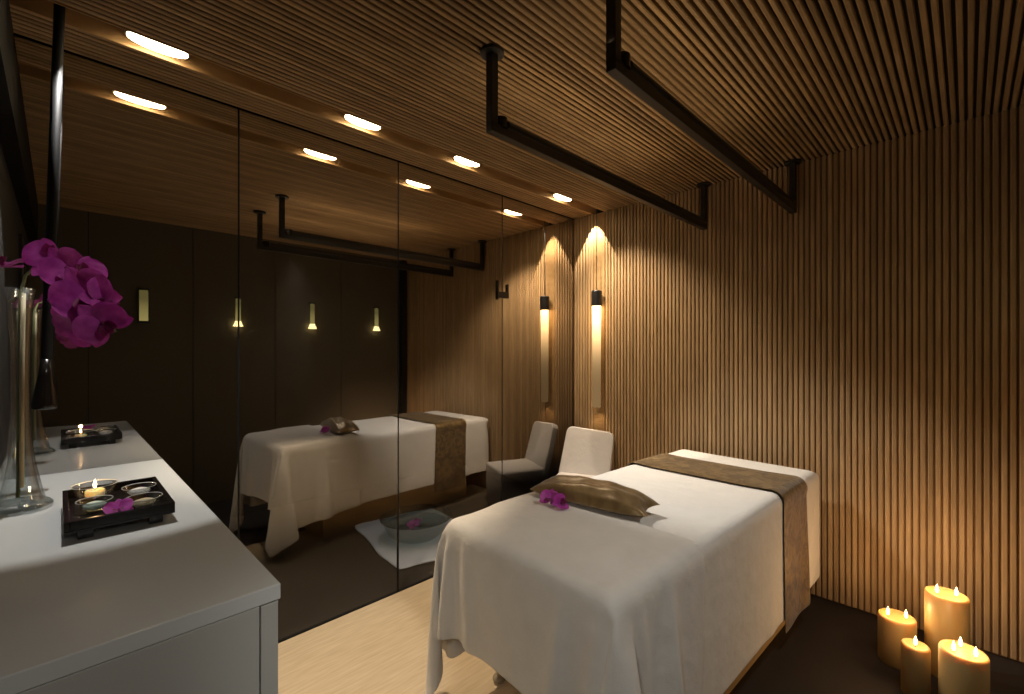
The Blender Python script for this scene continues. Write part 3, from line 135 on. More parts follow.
0,0,0,0,0,0,0,0,0,0,0,0,0,-1,0,0,0,0,0,0,-1,0,-1,0,-56,0,0,0,0,0,0,0,0,0,0,0,0,0,0,0,0,0,0,0,0,0,0,0,0,0,0,0,1,0,0,0,0,0,0,0,0,0,0,0,0,0,0,0,0,0,0,0,0,0,0,0,0,0,0,0,0,0,0,0,0,0,0,-1,0,0,0,0,0,-1,0,-1,-57,0,0,0,0,0,0,0,0,0,0,0,0,0,0,0,0,0,1,0,0,0,0,0,
0,0,0,0,0,0,0,0,0,0,0,0,0,0,0,0,0,0,0,0,0,0,0,0,0,0,0,0,0,0,0,0,0,0,0,0,0,0,0,0,0,-1,0,0,0,0,-1,0,-57,0,0,1,0,0,0,0,0,0,0,0,0,0,0,0,0,0,0,0,0,0,0,0,0,0,0,0,0,0,0,0,0,0,0,0,0,0,0,0,0,0,0,1,0,0,0,0,0,0,0,0,0,0,0,0,0,0,0,0,0,-1,0,0,0,0,0,0,-1,0,-1,0,
-56,0,0,0,0,0,0,0,0,0,0,0,0,0,0,0,0,0,0,0,0,0,0,0,0,0,0,1,0,0,0,0,0,0,0,0,0,0,0,0,0,0,0,0,0,0,0,0,0,0,0,0,0,0,0,0,0,0,0,0,0,0,0,-1,0,0,0,0,0,-1,0,-1,-57,0,0,0,0,0,0,0,0,0,0,0,0,0,0,0,1,0,0,0,0,0,0,0,0,0,0,0,0,0,0,0,0,0,0,0,0,0,0,0,0,0,0,0,0,0,0,0,
0,0,0,0,0,0,0,0,0,1,0,-1,0,0,0,0,0,0,-1,0,0,0,-1,0,-56,0,0,0,0,0,0,0,0,0,0,0,0,0,0,0,0,0,0,0,0,0,0,0,0,0,0,0,0,0,0,0,0,0,0,0,0,0,0,0,1,0,0,0,0,0,0,0,0,0,0,0,0,0,0,0,0,0,0,0,0,-1,0,0,0,0,0,0,-1,0,0,-1,-57,0,0,0,0,0,0,0,0,0,0,0,0,0,0,0,0,0,0,0,0,0,0,0,
0,1,0,0,0,0,0,0,0,0,0,0,0,0,0,0,0,0,0,0,0,0,0,0,0,0,0,0,0,0,0,0,0,0,0,0,0,0,0,0,-1,0,0,0,0,-1,0,-1,-57,0,0,0,0,0,0,0,0,0,0,0,1,0,0,0,0,0,0,0,0,0,0,0,0,0,0,0,0,0,0,0,0,0,0,0,0,0,0,0,0,0,0,0,0,0,0,0,0,0,0,0,0,0,1,0,0,0,0,0,-1,0,0,0,0,0,-1,0,0,0,-1,0,
-56,0,0,0,0,0,0,0,0,0,0,0,0,0,0,0,0,0,0,0,0,0,0,0,0,0,0,0,0,0,0,0,0,0,1,0,0,0,0,0,0,0,0,0,0,0,0,0,0,0,0,0,0,0,0,0,0,0,0,0,0,0,-1,0,0,0,0,0,-1,0,0,-1,-57,0,0,0,0,0,0,0,0,0,0,0,0,0,0,0,0,0,0,0,0,1,0,0,0,0,0,0,0,0,0,0,0,0,0,0,0,0,0,0,0,0,0,0,0,0,0,0,
0,0,0,0,0,0,0,0,0,0,0,0,0,0,0,0,-1,0,0,0,0,0,-1,0,-57,0,0,0,0,0,0,1,0,0,0,0,0,0,0,0,0,0,0,0,0,0,0,0,0,0,0,0,0,0,0,0,0,0,0,0,0,0,0,0,0,0,0,0,0,0,1,0,0,0,0,0,0,0,0,0,0,0,0,0,0,-1,0,0,0,0,0,-1,0,0,-1,0]),
 'cover': (40, 78, [
-156,-46,-28,1,19,32,37,38,33,20,7,4,11,32,45,35,17,0,-8,-2,25,45,47,47,47,47,42,32,24,34,47,34,25,34,44,47,47,47,47,48,2,-32,-25,-13,7,25,35,38,35,26,11,3,9,28,44,40,21,3,-8,-2,23,45,47,48,47,46,43,32,25,34,47,34,26,34,45,48,47,47,47,47,32,-35,-30,-22,-7,14,29,37,38,30,16,5,7,23,42,43,26,7,-7,-3,22,44,48,47,47,47,43,33,25,34,47,34,26,36,46,47,47,47,47,47,
32,-35,-34,-29,-18,0,20,34,38,34,21,8,6,19,38,45,32,11,-5,-4,20,45,47,47,47,47,44,33,26,34,47,34,27,37,46,47,47,48,47,47,28,-30,-35,-34,-27,-13,7,27,36,36,28,13,5,15,34,46,36,17,-2,-6,19,44,47,47,47,47,44,35,26,34,47,34,27,39,47,47,47,47,47,47,21,-23,-31,-35,-33,-23,-7,14,32,37,32,19,7,11,30,45,40,22,2,-7,17,45,47,46,47,47,45,36,26,34,47,34,28,40,47,47,47,47,47,48,
12,-14,-23,-31,-35,-31,-20,0,21,35,36,25,11,9,25,42,44,27,5,-6,16,44,47,46,47,46,46,37,27,34,47,34,29,41,47,48,47,47,47,47,6,-7,-14,-24,-31,-35,-29,-15,8,27,36,31,17,8,21,39,45,33,10,-6,15,44,46,46,47,46,46,39,28,33,47,34,30,43,47,47,47,47,47,47,0,-2,-6,-15,-23,-32,-35,-26,-8,15,32,34,24,10,17,35,46,38,14,-4,14,43,47,45,47,46,46,40,29,33,47,34,31,44,47,47,47,48,47,47,
-4,1,0,-7,-14,-24,-33,-33,-22,-1,22,34,30,15,14,31,45,42,20,-2,13,43,47,44,47,45,47,41,30,33,47,34,33,45,47,47,47,47,47,47,-5,1,3,0,-5,-16,-23,-34,-32,-16,6,28,33,24,13,26,43,44,28,0,12,43,46,44,47,45,47,43,30,33,47,34,34,46,47,47,47,47,47,47,-2,-2,2,3,2,-5,-17,-23,-34,-29,-10,15,31,29,17,22,40,46,34,4,12,41,47,43,47,45,47,43,32,33,47,34,36,46,47,48,47,47,47,47,
5,-6,-4,1,4,3,-4,-17,-23,-34,-26,-2,22,31,23,20,37,45,40,13,9,40,47,42,46,45,48,44,33,33,47,34,38,47,47,47,47,47,47,47,19,-15,-10,-5,-1,4,4,-3,-16,-24,-34,-20,6,26,29,21,33,44,44,23,7,39,47,41,46,45,47,46,34,32,48,35,39,47,47,47,47,47,48,47,34,-23,-20,-14,-7,-3,3,4,-1,-15,-25,-33,-12,14,28,25,30,43,45,32,8,38,47,40,46,45,47,46,36,32,48,35,41,47,48,47,47,47,47,47,
42,-25,-26,-23,-19,-11,-6,1,5,0,-13,-28,-29,-4,21,28,29,41,46,39,13,34,47,40,46,45,47,46,38,32,48,36,43,47,47,47,47,47,47,47,13,-6,-17,-23,-25,-24,-17,-10,-2,4,2,-11,-30,-24,6,26,29,39,46,44,22,30,47,38,46,46,47,47,39,32,48,37,44,47,47,47,47,48,47,47,-4,1,-2,-9,-17,-23,-25,-23,-16,-6,2,3,-9,-32,-15,15,29,37,46,45,38,21,47,39,46,45,47,48,42,31,48,38,46,47,47,47,47,47,47,47,
-7,2,1,-1,-4,-10,-16,-22,-25,-22,-14,-2,4,-6,-33,-4,23,36,45,45,46,21,47,40,45,46,47,48,44,32,47,40,46,47,47,47,47,47,47,47,-32,5,5,6,4,1,-2,-7,-15,-21,-25,-21,-10,2,-3,-31,8,33,45,45,46,28,47,41,45,46,47,47,46,33,47,42,46,47,48,46,48,47,47,47,-38,6,6,6,8,7,6,4,1,-4,-12,-20,-25,-20,-6,1,-25,24,45,45,44,37,47,42,44,47,47,47,47,34,47,44,47,47,47,47,47,47,47,47,
-21,2,3,3,5,6,6,6,8,6,4,1,-8,-18,-25,-16,-4,-8,42,45,44,43,47,44,44,47,47,47,47,36,47,46,47,47,47,47,47,47,47,48,-27,4,4,3,4,4,5,4,4,5,5,7,7,6,0,-14,-23,-19,26,43,49,45,46,45,46,46,47,47,46,40,47,47,47,47,47,47,48,47,47,47,-38,5,4,4,5,5,5,5,6,5,6,4,5,6,6,9,6,-1,-23,43,54,42,47,47,46,47,47,47,47,41,47,48,47,48,47,47,47,48,47,47,
-16,3,3,4,3,4,3,4,5,4,5,4,6,5,6,6,6,8,2,31,47,55,47,47,47,47,47,47,47,45,47,48,47,48,47,47,47,48,47,47,36,1,1,1,1,1,1,2,2,1,3,2,3,3,4,6,14,-3,5,30,47,53,48,47,48,47,47,47,47,46,47,48,48,46,48,47,47,47,47,48,37,1,1,0,1,1,1,0,1,0,1,0,1,0,1,0,0,-2,8,32,47,50,47,48,47,48,47,47,47,47,47,48,47,47,47,47,47,47,47,48,
7,1,1,0,0,0,0,0,0,0,0,0,0,0,0,0,0,-2,11,33,48,49,47,47,47,48,47,47,47,47,48,47,47,47,47,47,47,47,47,48,-30,4,5,4,4,3,3,3,3,2,1,0,0,0,0,0,0,-1,12,35,49,48,47,47,47,47,47,48,47,47,47,47,47,47,47,47,47,47,48,47,-40,5,5,4,5,5,4,5,5,6,5,6,4,4,3,3,3,-1,14,38,49,47,47,47,47,47,47,47,47,47,47,47,48,47,47,47,47,47,47,47,
-24,5,4,5,4,4,5,4,5,4,5,5,5,6,5,7,7,9,23,40,47,48,47,47,47,47,47,47,48,46,47,47,47,47,47,47,47,47,47,47,18,4,5,4,5,4,5,5,5,5,5,6,5,6,6,5,3,-1,20,40,48,47,47,47,47,47,47,47,47,47,47,47,48,47,47,47,47,46,47,47,31,4,4,4,4,4,4,4,4,4,4,3,2,2,0,0,-2,2,21,41,48,47,47,47,47,46,47,48,47,47,47,47,47,47,47,47,48,46,47,47,
25,3,3,3,3,2,3,2,1,1,1,0,0,0,0,-1,-1,3,22,42,48,47,47,47,46,47,47,47,47,47,48,47,47,47,47,47,47,47,47,47,13,2,2,2,1,1,1,0,0,0,0,0,-1,0,-1,0,-1,4,24,43,47,47,47,47,47,47,47,47,47,47,47,47,47,47,48,47,47,46,47,47,6,1,1,1,0,0,0,0,0,-1,0,-1,0,0,0,0,0,4,24,44,48,47,47,47,47,46,47,47,47,48,47,47,47,47,47,47,47,47,47,47,
2,0,1,0,0,0,0,-1,0,0,0,-1,0,0,0,0,0,6,25,44,48,47,47,47,46,47,47,47,47,47,47,47,47,48,47,47,47,46,47,48,0,1,0,0,0,0,0,0,0,-1,0,0,0,0,0,0,0,5,28,44,47,47,47,47,47,46,47,47,48,47,47,47,47,47,47,47,48,46,47,47,1,0,0,0,0,0,0,0,0,0,0,0,0,0,0,0,-1,6,28,45,48,47,47,47,47,46,47,47,47,47,47,48,47,47,47,47,47,46,48,47,
0,0,0,0,0,0,0,0,0,0,0,0,0,0,0,0,-1,7,30,45,47,48,47,47,46,46,48,47,47,47,47,47,47,47,47,48,47,46,47,47,0,0,0,0,0,0,0,0,0,0,0,0,0,0,0,0,-1,7,32,46,47,47,47,47,47,46,47,47,47,47,48,47,47,47,47,47,47,47,47,47,0,0,0,0,0,0,0,0,0,0,0,0,0,0,0,0,-1,8,33,46,48,47,47,46,47,47,47,47,47,47,47,47,47,48,47,47,47,46,47,47,
0,0,0,0,0,0,0,0,0,0,0,0,0,0,0,0,-1,10,33,47,47,47,47,47,46,47,47,47,48,47,47,47,47,47,47,47,47,47,47,47,-1,1,0,0,0,0,0,0,0,0,0,0,0,0,0,0,-2,12,34,48,47,47,47,46,47,47,47,47,47,47,47,47,48,47,47,47,47,46,48,47,-4,2,1,2,0,0,0,0,0,0,0,0,0,0,0,0,-2,13,36,47,47,47,47,47,46,47,47,48,47,47,47,47,47,47,47,47,48,46,47,47,
-11,3,3,3,3,2,1,1,0,0,0,0,0,0,0,0,-2,15,36,47,48,47,47,46,47,47,47,47,47,47,47,48,47,47,47,47,47,47,47,47,-19,4,3,4,5,4,4,4,3,2,2,0,0,0,0,0,-2,16,37,48,47,47,47,47,46,48,47,47,47,47,47,47,47,47,48,47,47,46,47,47,-14,2,3,3,4,4,4,4,5,5,5,4,3,3,0,0,-1,16,38,48,47,47,47,47,47,47,47,47,47,48,47,47,47,47,47,47,47,47,47,47,
12,0,-1,0,0,0,1,2,2,4,3,4,5,6,7,4,-1,17,39,48,48,47,47,47,47,47,47,47,47,47,47,47,47,48,47,47,47,46,47,48,25,0,-1,-1,-1,-2,-3,-2,-1,0,0,0,1,2,3,5,11,18,40,48,48,47,46,47,48,47,47,47,48,47,47,47,47,47,47,47,47,47,47,47,4,3,2,1,1,1,0,0,0,0,0,0,0,0,0,0,-2,20,41,48,47,47,47,47,48,47,47,47,47,48,47,47,47,47,47,47,47,47,47,47,
-36,6,5,5,6,5,4,4,4,3,2,0,0,-2,-5,0,8,17,42,49,47,47,47,47,48,47,47,47,47,48,47,47,47,47,47,47,47,47,48,47,-48,6,6,6,6,6,5,6,9,7,7,7,6,6,5,4,0,18,44,48,48,47,47,47,48,47,47,47,47,48,47,47,47,47,47,48,47,47,47,47,-45,7,6,7,7,7,6,7,8,7,8,8,8,8,10,14,16,19,44,51,48,48,47,48,47,47,47,47,48,47,47,47,48,47,47,47,47,47,47,48,
13,7,6,7,7,7,8,7,8,8,9,8,9,9,22,5,2,14,42,54,47,48,47,48,47,47,47,47,48,47,47,47,47,47,47,48,47,47,47,47,48,5,6,6,5,7,7,8,8,9,8,7,8,6,5,-14,-17,42,39,52,47,47,47,47,46,47,47,47,47,47,47,47,47,48,47,47,47,47,48,47,41,7,6,6,6,7,6,7,7,5,6,3,-5,-17,-25,-22,41,41,38,47,46,47,46,47,46,47,46,44,48,47,47,47,47,48,47,47,47,47,47,47,
38,6,6,5,6,7,6,4,1,-3,-13,-21,-23,-15,-23,25,44,36,39,47,46,47,46,46,45,45,46,46,45,47,47,48,47,47,47,47,47,47,47,47,33,5,5,5,4,2,-2,-9,-16,-23,-22,-17,-11,-22,11,41,36,44,31,46,47,46,46,46,45,46,46,45,43,45,47,47,47,47,47,47,48,47,47,47,19,6,5,1,-4,-12,-20,-23,-22,-16,-9,-9,-24,4,29,37,40,39,28,47,47,45,46,46,45,47,46,44,41,43,47,47,47,47,47,47,47,47,48,47,
19,2,-6,-15,-21,-24,-21,-16,-8,-5,-12,-25,-3,25,33,34,44,18,39,46,47,46,45,46,46,47,46,41,41,41,47,47,47,47,47,47,47,47,47,47,5,-19,-24,-23,-20,-15,-10,-4,-5,-14,-27,-9,21,30,31,38,40,9,42,47,46,46,46,46,46,46,46,38,42,40,46,47,47,47,47,47,47,47,47,47,-38,-24,-19,-14,-10,-6,-3,-7,-15,-29,-14,16,28,30,31,43,31,4,44,47,46,47,45,46,46,47,44,36,44,37,45,48,47,47,47,47,47,47,47,47,
-35,-14,-11,-7,-5,-3,-8,-18,-30,-18,12,26,28,29,35,43,19,5,46,46,46,47,45,46,47,47,42,34,45,36,44,47,47,47,47,48,47,47,47,47,-17,-8,-5,-4,-5,-10,-21,-29,-23,8,24,29,26,30,40,38,-1,17,47,47,46,46,45,47,46,47,40,33,46,35,43,47,47,47,47,47,47,48,47,47,-5,-6,-4,-7,-12,-22,-30,-25,3,22,29,27,25,33,43,27,-9,25,46,47,46,46,46,46,47,46,37,34,46,35,41,47,47,47,47,47,47,47,47,47,
-3,-6,-8,-14,-23,-31,-27,0,19,28,28,24,26,39,41,14,-13,32,46,47,46,47,45,47,46,45,35,34,47,34,40,47,47,47,47,47,47,47,47,47,-5,-9,-16,-24,-31,-28,-5,16,28,29,25,22,30,42,35,2,-12,37,47,46,46,47,46,46,47,43,33,34,47,34,38,47,47,48,47,47,47,47,47,47,-10,-17,-25,-31,-30,-8,13,27,29,27,21,23,36,43,25,-11,-5,41,47,46,47,46,46,47,46,42,30,36,47,32,38,47,47,47,47,47,48,47,47,47,
-20,-25,-31,-30,-13,11,24,30,29,23,19,27,41,39,13,-17,2,44,46,46,47,46,46,47,46,39,30,37,46,32,37,47,47,47,47,47,47,47,48,47,-28,-31,-31,-15,7,23,29,30,26,18,21,33,43,32,1,-19,8,46,46,47,46,47,46,46,46,37,28,39,46,31,36,47,47,47,47,47,47,47,47,47,-35,-31,-17,4,21,28,31,27,21,18,24,38,42,22,-8,-19,16,46,47,46,46,47,46,47,44,34,28,41,45,30,36,46,47,48,47,47,47,47,47,47,
-34,-20,1,19,27,31,29,24,17,19,29,42,38,10,-17,-14,23,46,47,46,47,46,47,46,43,32,28,41,45,30,35,46,47,47,47,48,47,47,47,47,-26,-1,17,26,30,30,27,19,16,22,35,43,29,-1,-21,-9,29,46,47,46,47,46,47,46,41,30,29,43,43,29,35,46,47,47,47,47,47,47,48,47,-9,15,25,29,31,28,23,16,17,26,40,41,19,-10,-22,-5,34,46,47,47,46,47,46,46,39,28,30,44,41,29,35,46,47,47,47,47,47,47,47,47,
5,24,29,31,29,25,19,16,19,31,42,35,8,-16,-21,0,38,47,46,47,46,47,47,45,37,27,30,45,40,29,35,44,48,47,47,47,47,47,47,47,14,28,30,30,27,22,17,16,22,36,43,26,-2,-20,-19,5,41,47,46,47,47,46,47,44,35,26,31,46,39,28,35,44,47,47,47,48,47,47,47,47,18,29,30,28,25,20,15,17,26,40,39,16,-8,-21,-18,10,43,47,47,46,47,47,46,43,33,26,31,47,37,28,35,44,47,47,47,47,47,48,47,47,
95,3,-26,-40,-37,-29,-22,-20,-26,-38,-42,-42,-41,-30,3,31,44,48,46,47,41,12,0,-1,-4,-7,-21,-35,-40,-33,-1,32,40,33,16,2,-1,-1,-2,-2,45,-17,-29,-37,-40,-35,-24,-20,-24,-34,-41,-42,-42,-33,-7,25,42,47,47,47,41,14,0,-1,-2,-7,-20,-34,-40,-33,-1,32,40,31,14,1,-1,-2,-1,-2,4,-11,-21,-31,-39,-40,-30,-21,-22,-30,-39,-42,-42,-37,-14,17,39,47,47,47,42,14,0,-4,2,-6,-18,-34,-39,-33,-2,33,39,30,12,0,-1,-2,-2,-1,
-12,3,-11,-23,-35,-40,-37,-26,-20,-26,-36,-42,-42,-39,-21,9,35,46,47,47,42,15,-1,-6,3,-1,-17,-33,-40,-32,-2,32,39,29,9,0,-1,-2,-2,-1,-21,15,2,-13,-27,-37,-40,-33,-23,-22,-33,-40,-42,-40,-27,1,30,44,47,46,44,15,-3,-7,4,2,-15,-31,-40,-33,-1,32,38,27,7,0,-1,-2,-2,-1,-29,24,14,0,-15,-30,-40,-38,-29,-22,-27,-38,-42,-41,-32,-7,24,41,47,47,44,16,-4,-9,4,6,-12,-31,-39,-33,-1,32,38,24,5,0,-2,-2,-1,-1,
-33,29,24,13,-2,-20,-33,-40,-36,-25,-24,-34,-41,-42,-35,-14,16,38,47,47,44,17,-5,-11,5,8,-9,-29,-39,-33,-2,32,38,22,3,0,-2,-2,-1,-1,-36,31,29,24,12,-5,-23,-36,-41,-32,-23,-29,-39,-42,-37,-21,8,34,46,47,44,18,-6,-12,5,10,-7,-27,-38,-33,-2,32,36,20,2,-1,-1,-2,-1,-1,-36,31,32,29,23,11,-8,-28,-38,-39,-28,-25,-36,-41,-39,-26,0,27,45,47,45,19,-6,-14,5,12,-4,-25,-38,-33,-2,32,35,17,1,-1,-2,-1,-1,-1,
-37,32,32,31,29,23,10,-13,-31,-41,-35,-26,-30,-40,-40,-30,-8,20,43,47,45,20,-6,-16,6,12,-1,-23,-37,-34,-1,32,34,14,0,-1,-2,-2,-1,0,-36,32,32,32,31,28,24,6,-17,-35,-41,-32,-26,-36,-41,-33,-15,13,38,47,46,21,-5,-18,6,13,0,-20,-36,-34,-2,33,32,11,0,-1,-3,-1,-1,0,-36,32,32,31,32,32,27,24,3,-22,-39,-39,-29,-31,-39,-36,-20,5,32,47,45,23,-4,-20,6,14,2,-18,-35,-34,-2,32,31,8,0,-2,-2,-1,-1,0,
-36,32,32,31,32,31,32,28,23,-1,-28,-40,-37,-29,-35,-38,-24,-3,24,45,47,24,-3,-22,7,14,3,-15,-34,-34,-2,32,28,6,0,-2,-2,-2,0,0,-31,28,31,31,32,31,32,32,28,22,-7,-33,-41,-33,-32,-37,-28,-9,16,41,47,26,-2,-24,8,14,4,-13,-31,-35,-2,32,26,3,0,-2,-3,-1,0,0,-17,19,24,29,31,32,31,31,32,29,20,-14,-37,-39,-33,-34,-31,-14,8,35,46,29,-1,-25,8,14,4,-9,-30,-35,-1,30,23,2,0,-3,-2,-1,0,1,
12,3,11,18,25,30,31,32,31,32,29,17,-21,-40,-37,-33,-31,-18,1,25,46,31,0,-26,9,14,3,-6,-28,-34,-2,30,19,1,0,-3,-3,0,1,0,46,-10,-6,0,9,19,25,30,32,32,31,30,13,-29,-41,-34,-32,-21,-2,13,41,36,0,-26,11,13,2,-3,-25,-35,-2,29,16,0,0,-3,-3,0,1,0,48,-10,-11,-10,-7,0,8,19,26,31,32,31,31,6,-36,-39,-31,-24,-4,7,28,41,0,-26,13,12,1,-1,-22,-34,-2,27,12,0,0,-4,-2,1,0,0,
48,-10,-11,-10,-11,-10,-8,-2,8,19,29,31,32,31,-4,-39,-36,-25,-5,10,10,41,0,-25,14,11,0,0,-17,-34,-2,25,8,0,0,-4,-2,1,0,0,36,-7,-8,-7,-9,-9,-11,-11,-9,-3,7,21,30,32,31,-15,-40,-29,-5,12,-2,36,0,-23,16,7,-2,2,-10,-34,-3,22,5,0,0,-5,0,0,0,0,31,-7,-7,-6,-5,-5,-7,-8,-10,-12,-10,-5,7,23,31,31,-27,-36,-6,14,-11,29,0,-20,17,1,-4,5,-4,-32,-3,17,3,0,-1,-4,0,1,-1,0,
44,-9,-9,-9,-7,-7,-6,-6,-5,-7,-8,-11,-12,-7,7,26,30,-40,-16,19,-11,17,0,-16,16,-4,-5,6,3,-29,-3,11,0,1,-1,-4,1,0,-1,0,39,-7,-8,-9,-8,-8,-7,-7,-9,-7,-7,-7,-6,-6,-12,-12,11,21,-32,10,-4,3,0,-9,10,-6,6,-6,6,-22,-2,-1,0,0,0,0,0,0,0,-1,32,-8,-7,-8,-7,-7,-7,-7,-7,-7,-7,-8,-7,-7,-8,-4,-8,-12,-7,-3,-6,1,3,1,0,0,2,-2,4,-21,-1,0,-1,0,-1,0,-1,0,0,-1,
45,-8,-7,-8,-8,-8,-8,-7,-8,-8,-7,-8,-8,-7,-7,-8,-8,-6,-6,-13,-8,1,6,0,-1,-1,-3,-3,-3,0,-4,-2,-2,-2,-2,-2,-2,-1,-2,-2,34,-5,-6,-7,-6,-6,-7,-7,-6,-7,-7,-7,-7,-7,-8,-7,-7,-6,-5,-5,-6,-6,0,0,0,-2,-2,-3,-3,-4,-3,-2,-3,-2,-2,-2,-2,-3,-3,-2,33,-6,-6,-6,-6,-6,-5,-6,-6,-6,-5,-6,-6,-5,-6,-5,-6,-5,-6,-6,-4,-2,-2,-1,-1,-2,-2,-2,-3,-3,-3,-3,-2,-2,-3,-2,-3,-3,-2,-3,
48,-6,-6,-5,-6,-6,-6,-5,-6,-6,-5,-6,-6,-5,-6,-5,-6,-6,-5,-5,-4,-2,-2,-2,-1,-1,-3,-2,-3,-3,-3,-2,-3,-2,-3,-2,-3,-2,-3,-3,39,-3,-4,-4,-5,-5,-5,-5,-5,-6,-5,-6,-6,-5,-6,-5,-6,-6,-5,-5,-3,-3,-2,-1,-2,-1,-2,-3,-3,-3,-2,-3,-2,-3,-2,-3,-2,-3,-3,-3,29,-3,-4,-3,-4,-3,-3,-4,-3,-3,-3,-3,-5,-4,-5,-6,-5,-6,-5,-4,-3,-3,-2,-2,-2,-1,-3,-2,-2,-3,-3,-3,-2,-2,-3,-2,-3,-3,-3,-2,
43,-4,-3,-4,-3,-4,-4,-3,-4,-3,-4,-4,-3,-4,-4,-3,-4,-4,-4,-4,-3,-3,-2,-2,-2,-1,-3,-2,-3,-2,-3,-2,-3,-2,-3,-2,-3,-3,-2,-3,46,-4,-3,-4,-3,-4,-4,-4,-3,-4,-4,-4,-4,-4,-3,-3,-3,-2,-3,-3,-3,-3,-2,-3,-2,-1,-3,-2,-3,-2,-3,-2,-2,-3,-2,-3,-2,-3,-3,-3,38,-3,-3,-4,-3,-3,-3,-4,-3,-3,-3,-2,-3,-2,-3,-2,-2,-3,-3,-3,-3,-2,-3,-2,-2,-2,-2,-3,-2,-3,-2,-3,-2,-3,-2,-3,-2,-3,-3,-2,
43,-3,-3,-2,-3,-3,-2,-3,-2,-3,-2,-2,-3,-2,-2,-3,-2,-2,-3,-3,-3,-3,-2,-3,-2,-2,-2,-3,-2,-3,-2,-2,-3,-2,-3,-2,-3,-3,-2,-3,47,-2,-3,-2,-2,-3,-2,-3,-2,-2,-3,-2,-2,-3,-2,-3,-2,-2,-3,-3,-3,-2,-3,-2,-2,-2,-3,-2,-3,-2,-3,-2,-3,-2,-3,-2,-3,-2,-3,-2,49,-2,-2,-3,-2,-3,-2,-2,-3,-2,-2,-3,-2,-2,-3,-2,-3,-2,-3,-3,-2,-3,-2,-3,-2,-2,-3,-2,-2,-3,-2,-3,-2,-3,-2,-3,-2,-3,-3,-2,
50,-3,-2,-2,-3,-2,-3,-2,-2,-3,-2,-2,-3,-2,-3,-2,-2,-3,-2,-3,-3,-2,-3,-2,-3,-2,-2,-3,-2,-3,-2,-3,-2,-3,-2,-2,-3,-3,-2,-3,49,-2,-3,-2,-3,-2,-2,-3,-2,-2,-3,-2,-3,-2,-2,-3,-2,-3,-2,-3,-2,-3,-2,-3,-2,-3,-2,-2,-3,-2,-3,-2,-3,-2,-3,-2,-3,-2,-3,-2,49,-2,-3,-2,-2,-3,-2,-2,-3,-2,-3,-2,-2,-3,-2,-2,-3,-2,-3,-2,-3,-2,-3,-2,-3,-2,-3,-2,-3,-2,-3,-2,-3,-2,-2,-3,-2,-3,-2,-3,
50,-3,-2,-3,-2,-2,-3,-2,-3,-2,-2,-3,-2,-2,-3,-2,-3,-2,-2,-3,-2,-3,-2,-3,-2,-3,-2,-3,-2,-3,-2,-3,-2,-3,-2,-3,-2,-3,-2,-3,49,-3,-2,-2,-3,-2,-3,-2,-2,-3,-2,-2,-3,-2,-3,-2,-2,-3,-2,-2,-3,-3,-2,-3,-2,-3,-2,-3,-2,-3,-2,-2,-3,-2,-3,-2,-3,-2,-3,-2,49,-2,-3,-2,-2,-3,-2,-3,-2,-2,-3,-2,-3,-2,-2,-3,-2,-2,-3,-2,-3,-2,-3,-2,-3,-2,-3,-2,-3,-2,-3,-2,-3,-2,-3,-2,-3,-2,-2,-3,
49,-2,-2,-3,-2,-3,-2,-2,-3,-2,-3,-2,-2,-3,-2,-2,-3,-2,-2,-3,-2,-3,-2,-3,-3,-2,-3,-2,-2,-3,-2,-3,-2,-3,-2,-3,-2,-3,-2,-3,50,-3,-2,-3,-2,-2,-3,-2,-2,-3,-2,-3,-2,-2,-3,-2,-2,-3,-2,-2,-3,-2,-3,-3,-2,-3,-2,-3,-2,-3,-2,-3,-2,-3,-2,-2,-3,-2,-3,-2,49,-2,-3,-2,-3,-2,-2,-3,-2,-3,-2,-2,-3,-2,-2,-3,-2,-2,-2,-3,-2,-3,-2,-3,-3,-3,-2,-2,-3,-2,-3,-2,-3,-2,-3,-2,-3,-2,-2,-3,
48,-2,-2,-2,-3,-2,-2,-3,-2,-2,-3,-2,-2,-3,-2,-3,-2,-2,-2,-2,-3,-2,-3,-3,-3,-2,-3,-2,-3,-2,-3,-2,-3,-2,-2,-3,-2,-3,-2,-3,45,-2,-1,-2,-2,-1,-2,-2,-2,-2,-2,-3,-2,-3,-2,-2,-2,-3,-2,-2,-2,-3,-3,-2,-3,-3,-2,-3,-2,-3,-2,-3,-2,-3,-2,-3,-2,-2,-3,-2,48,-3,-2,-2,-2,-2,-1,-2,-1,-2,-1,-2,-2,-2,-3,-2,-2,-2,-2,-2,-3,-2,-3,-3,-3,-3,-2,-3,-2,-3,-2,-2,-3,-2,-3,-2,-3,-2,-2,-3,
47,-1,-2,-2,-2,-1,-3,-2,-2,-2,-1,-2,-2,-1,-2,-2,-2,-2,-1,-2,-3,-3,-3,-3,-3,-2,-3,-2,-3,-2,-3,-2,-3,-2,-3,-2,-3,-2,-2,-2,43,-2,-1,-2,-1,-1,0,-1,-1,-2,-1,-2,-2,-2,-2,-2,-1,-1,-2,-2,-2,-3,-4,-3,-3,-2,-3,-2,-3,-2,-2,-3,-2,-3,-2,-3,-2,-2,-3,-2,49,-2,-2,-2,-2,-1,-2,-2,-2,-1,-2,-1,-2,-1,-1,-1,1,-1,-1,-2,-3,-3,-3,-4,-3,-2,-3,-2,-2,-3,-2,-3,-2,-3,-2,-2,-3,-2,-2,-3,
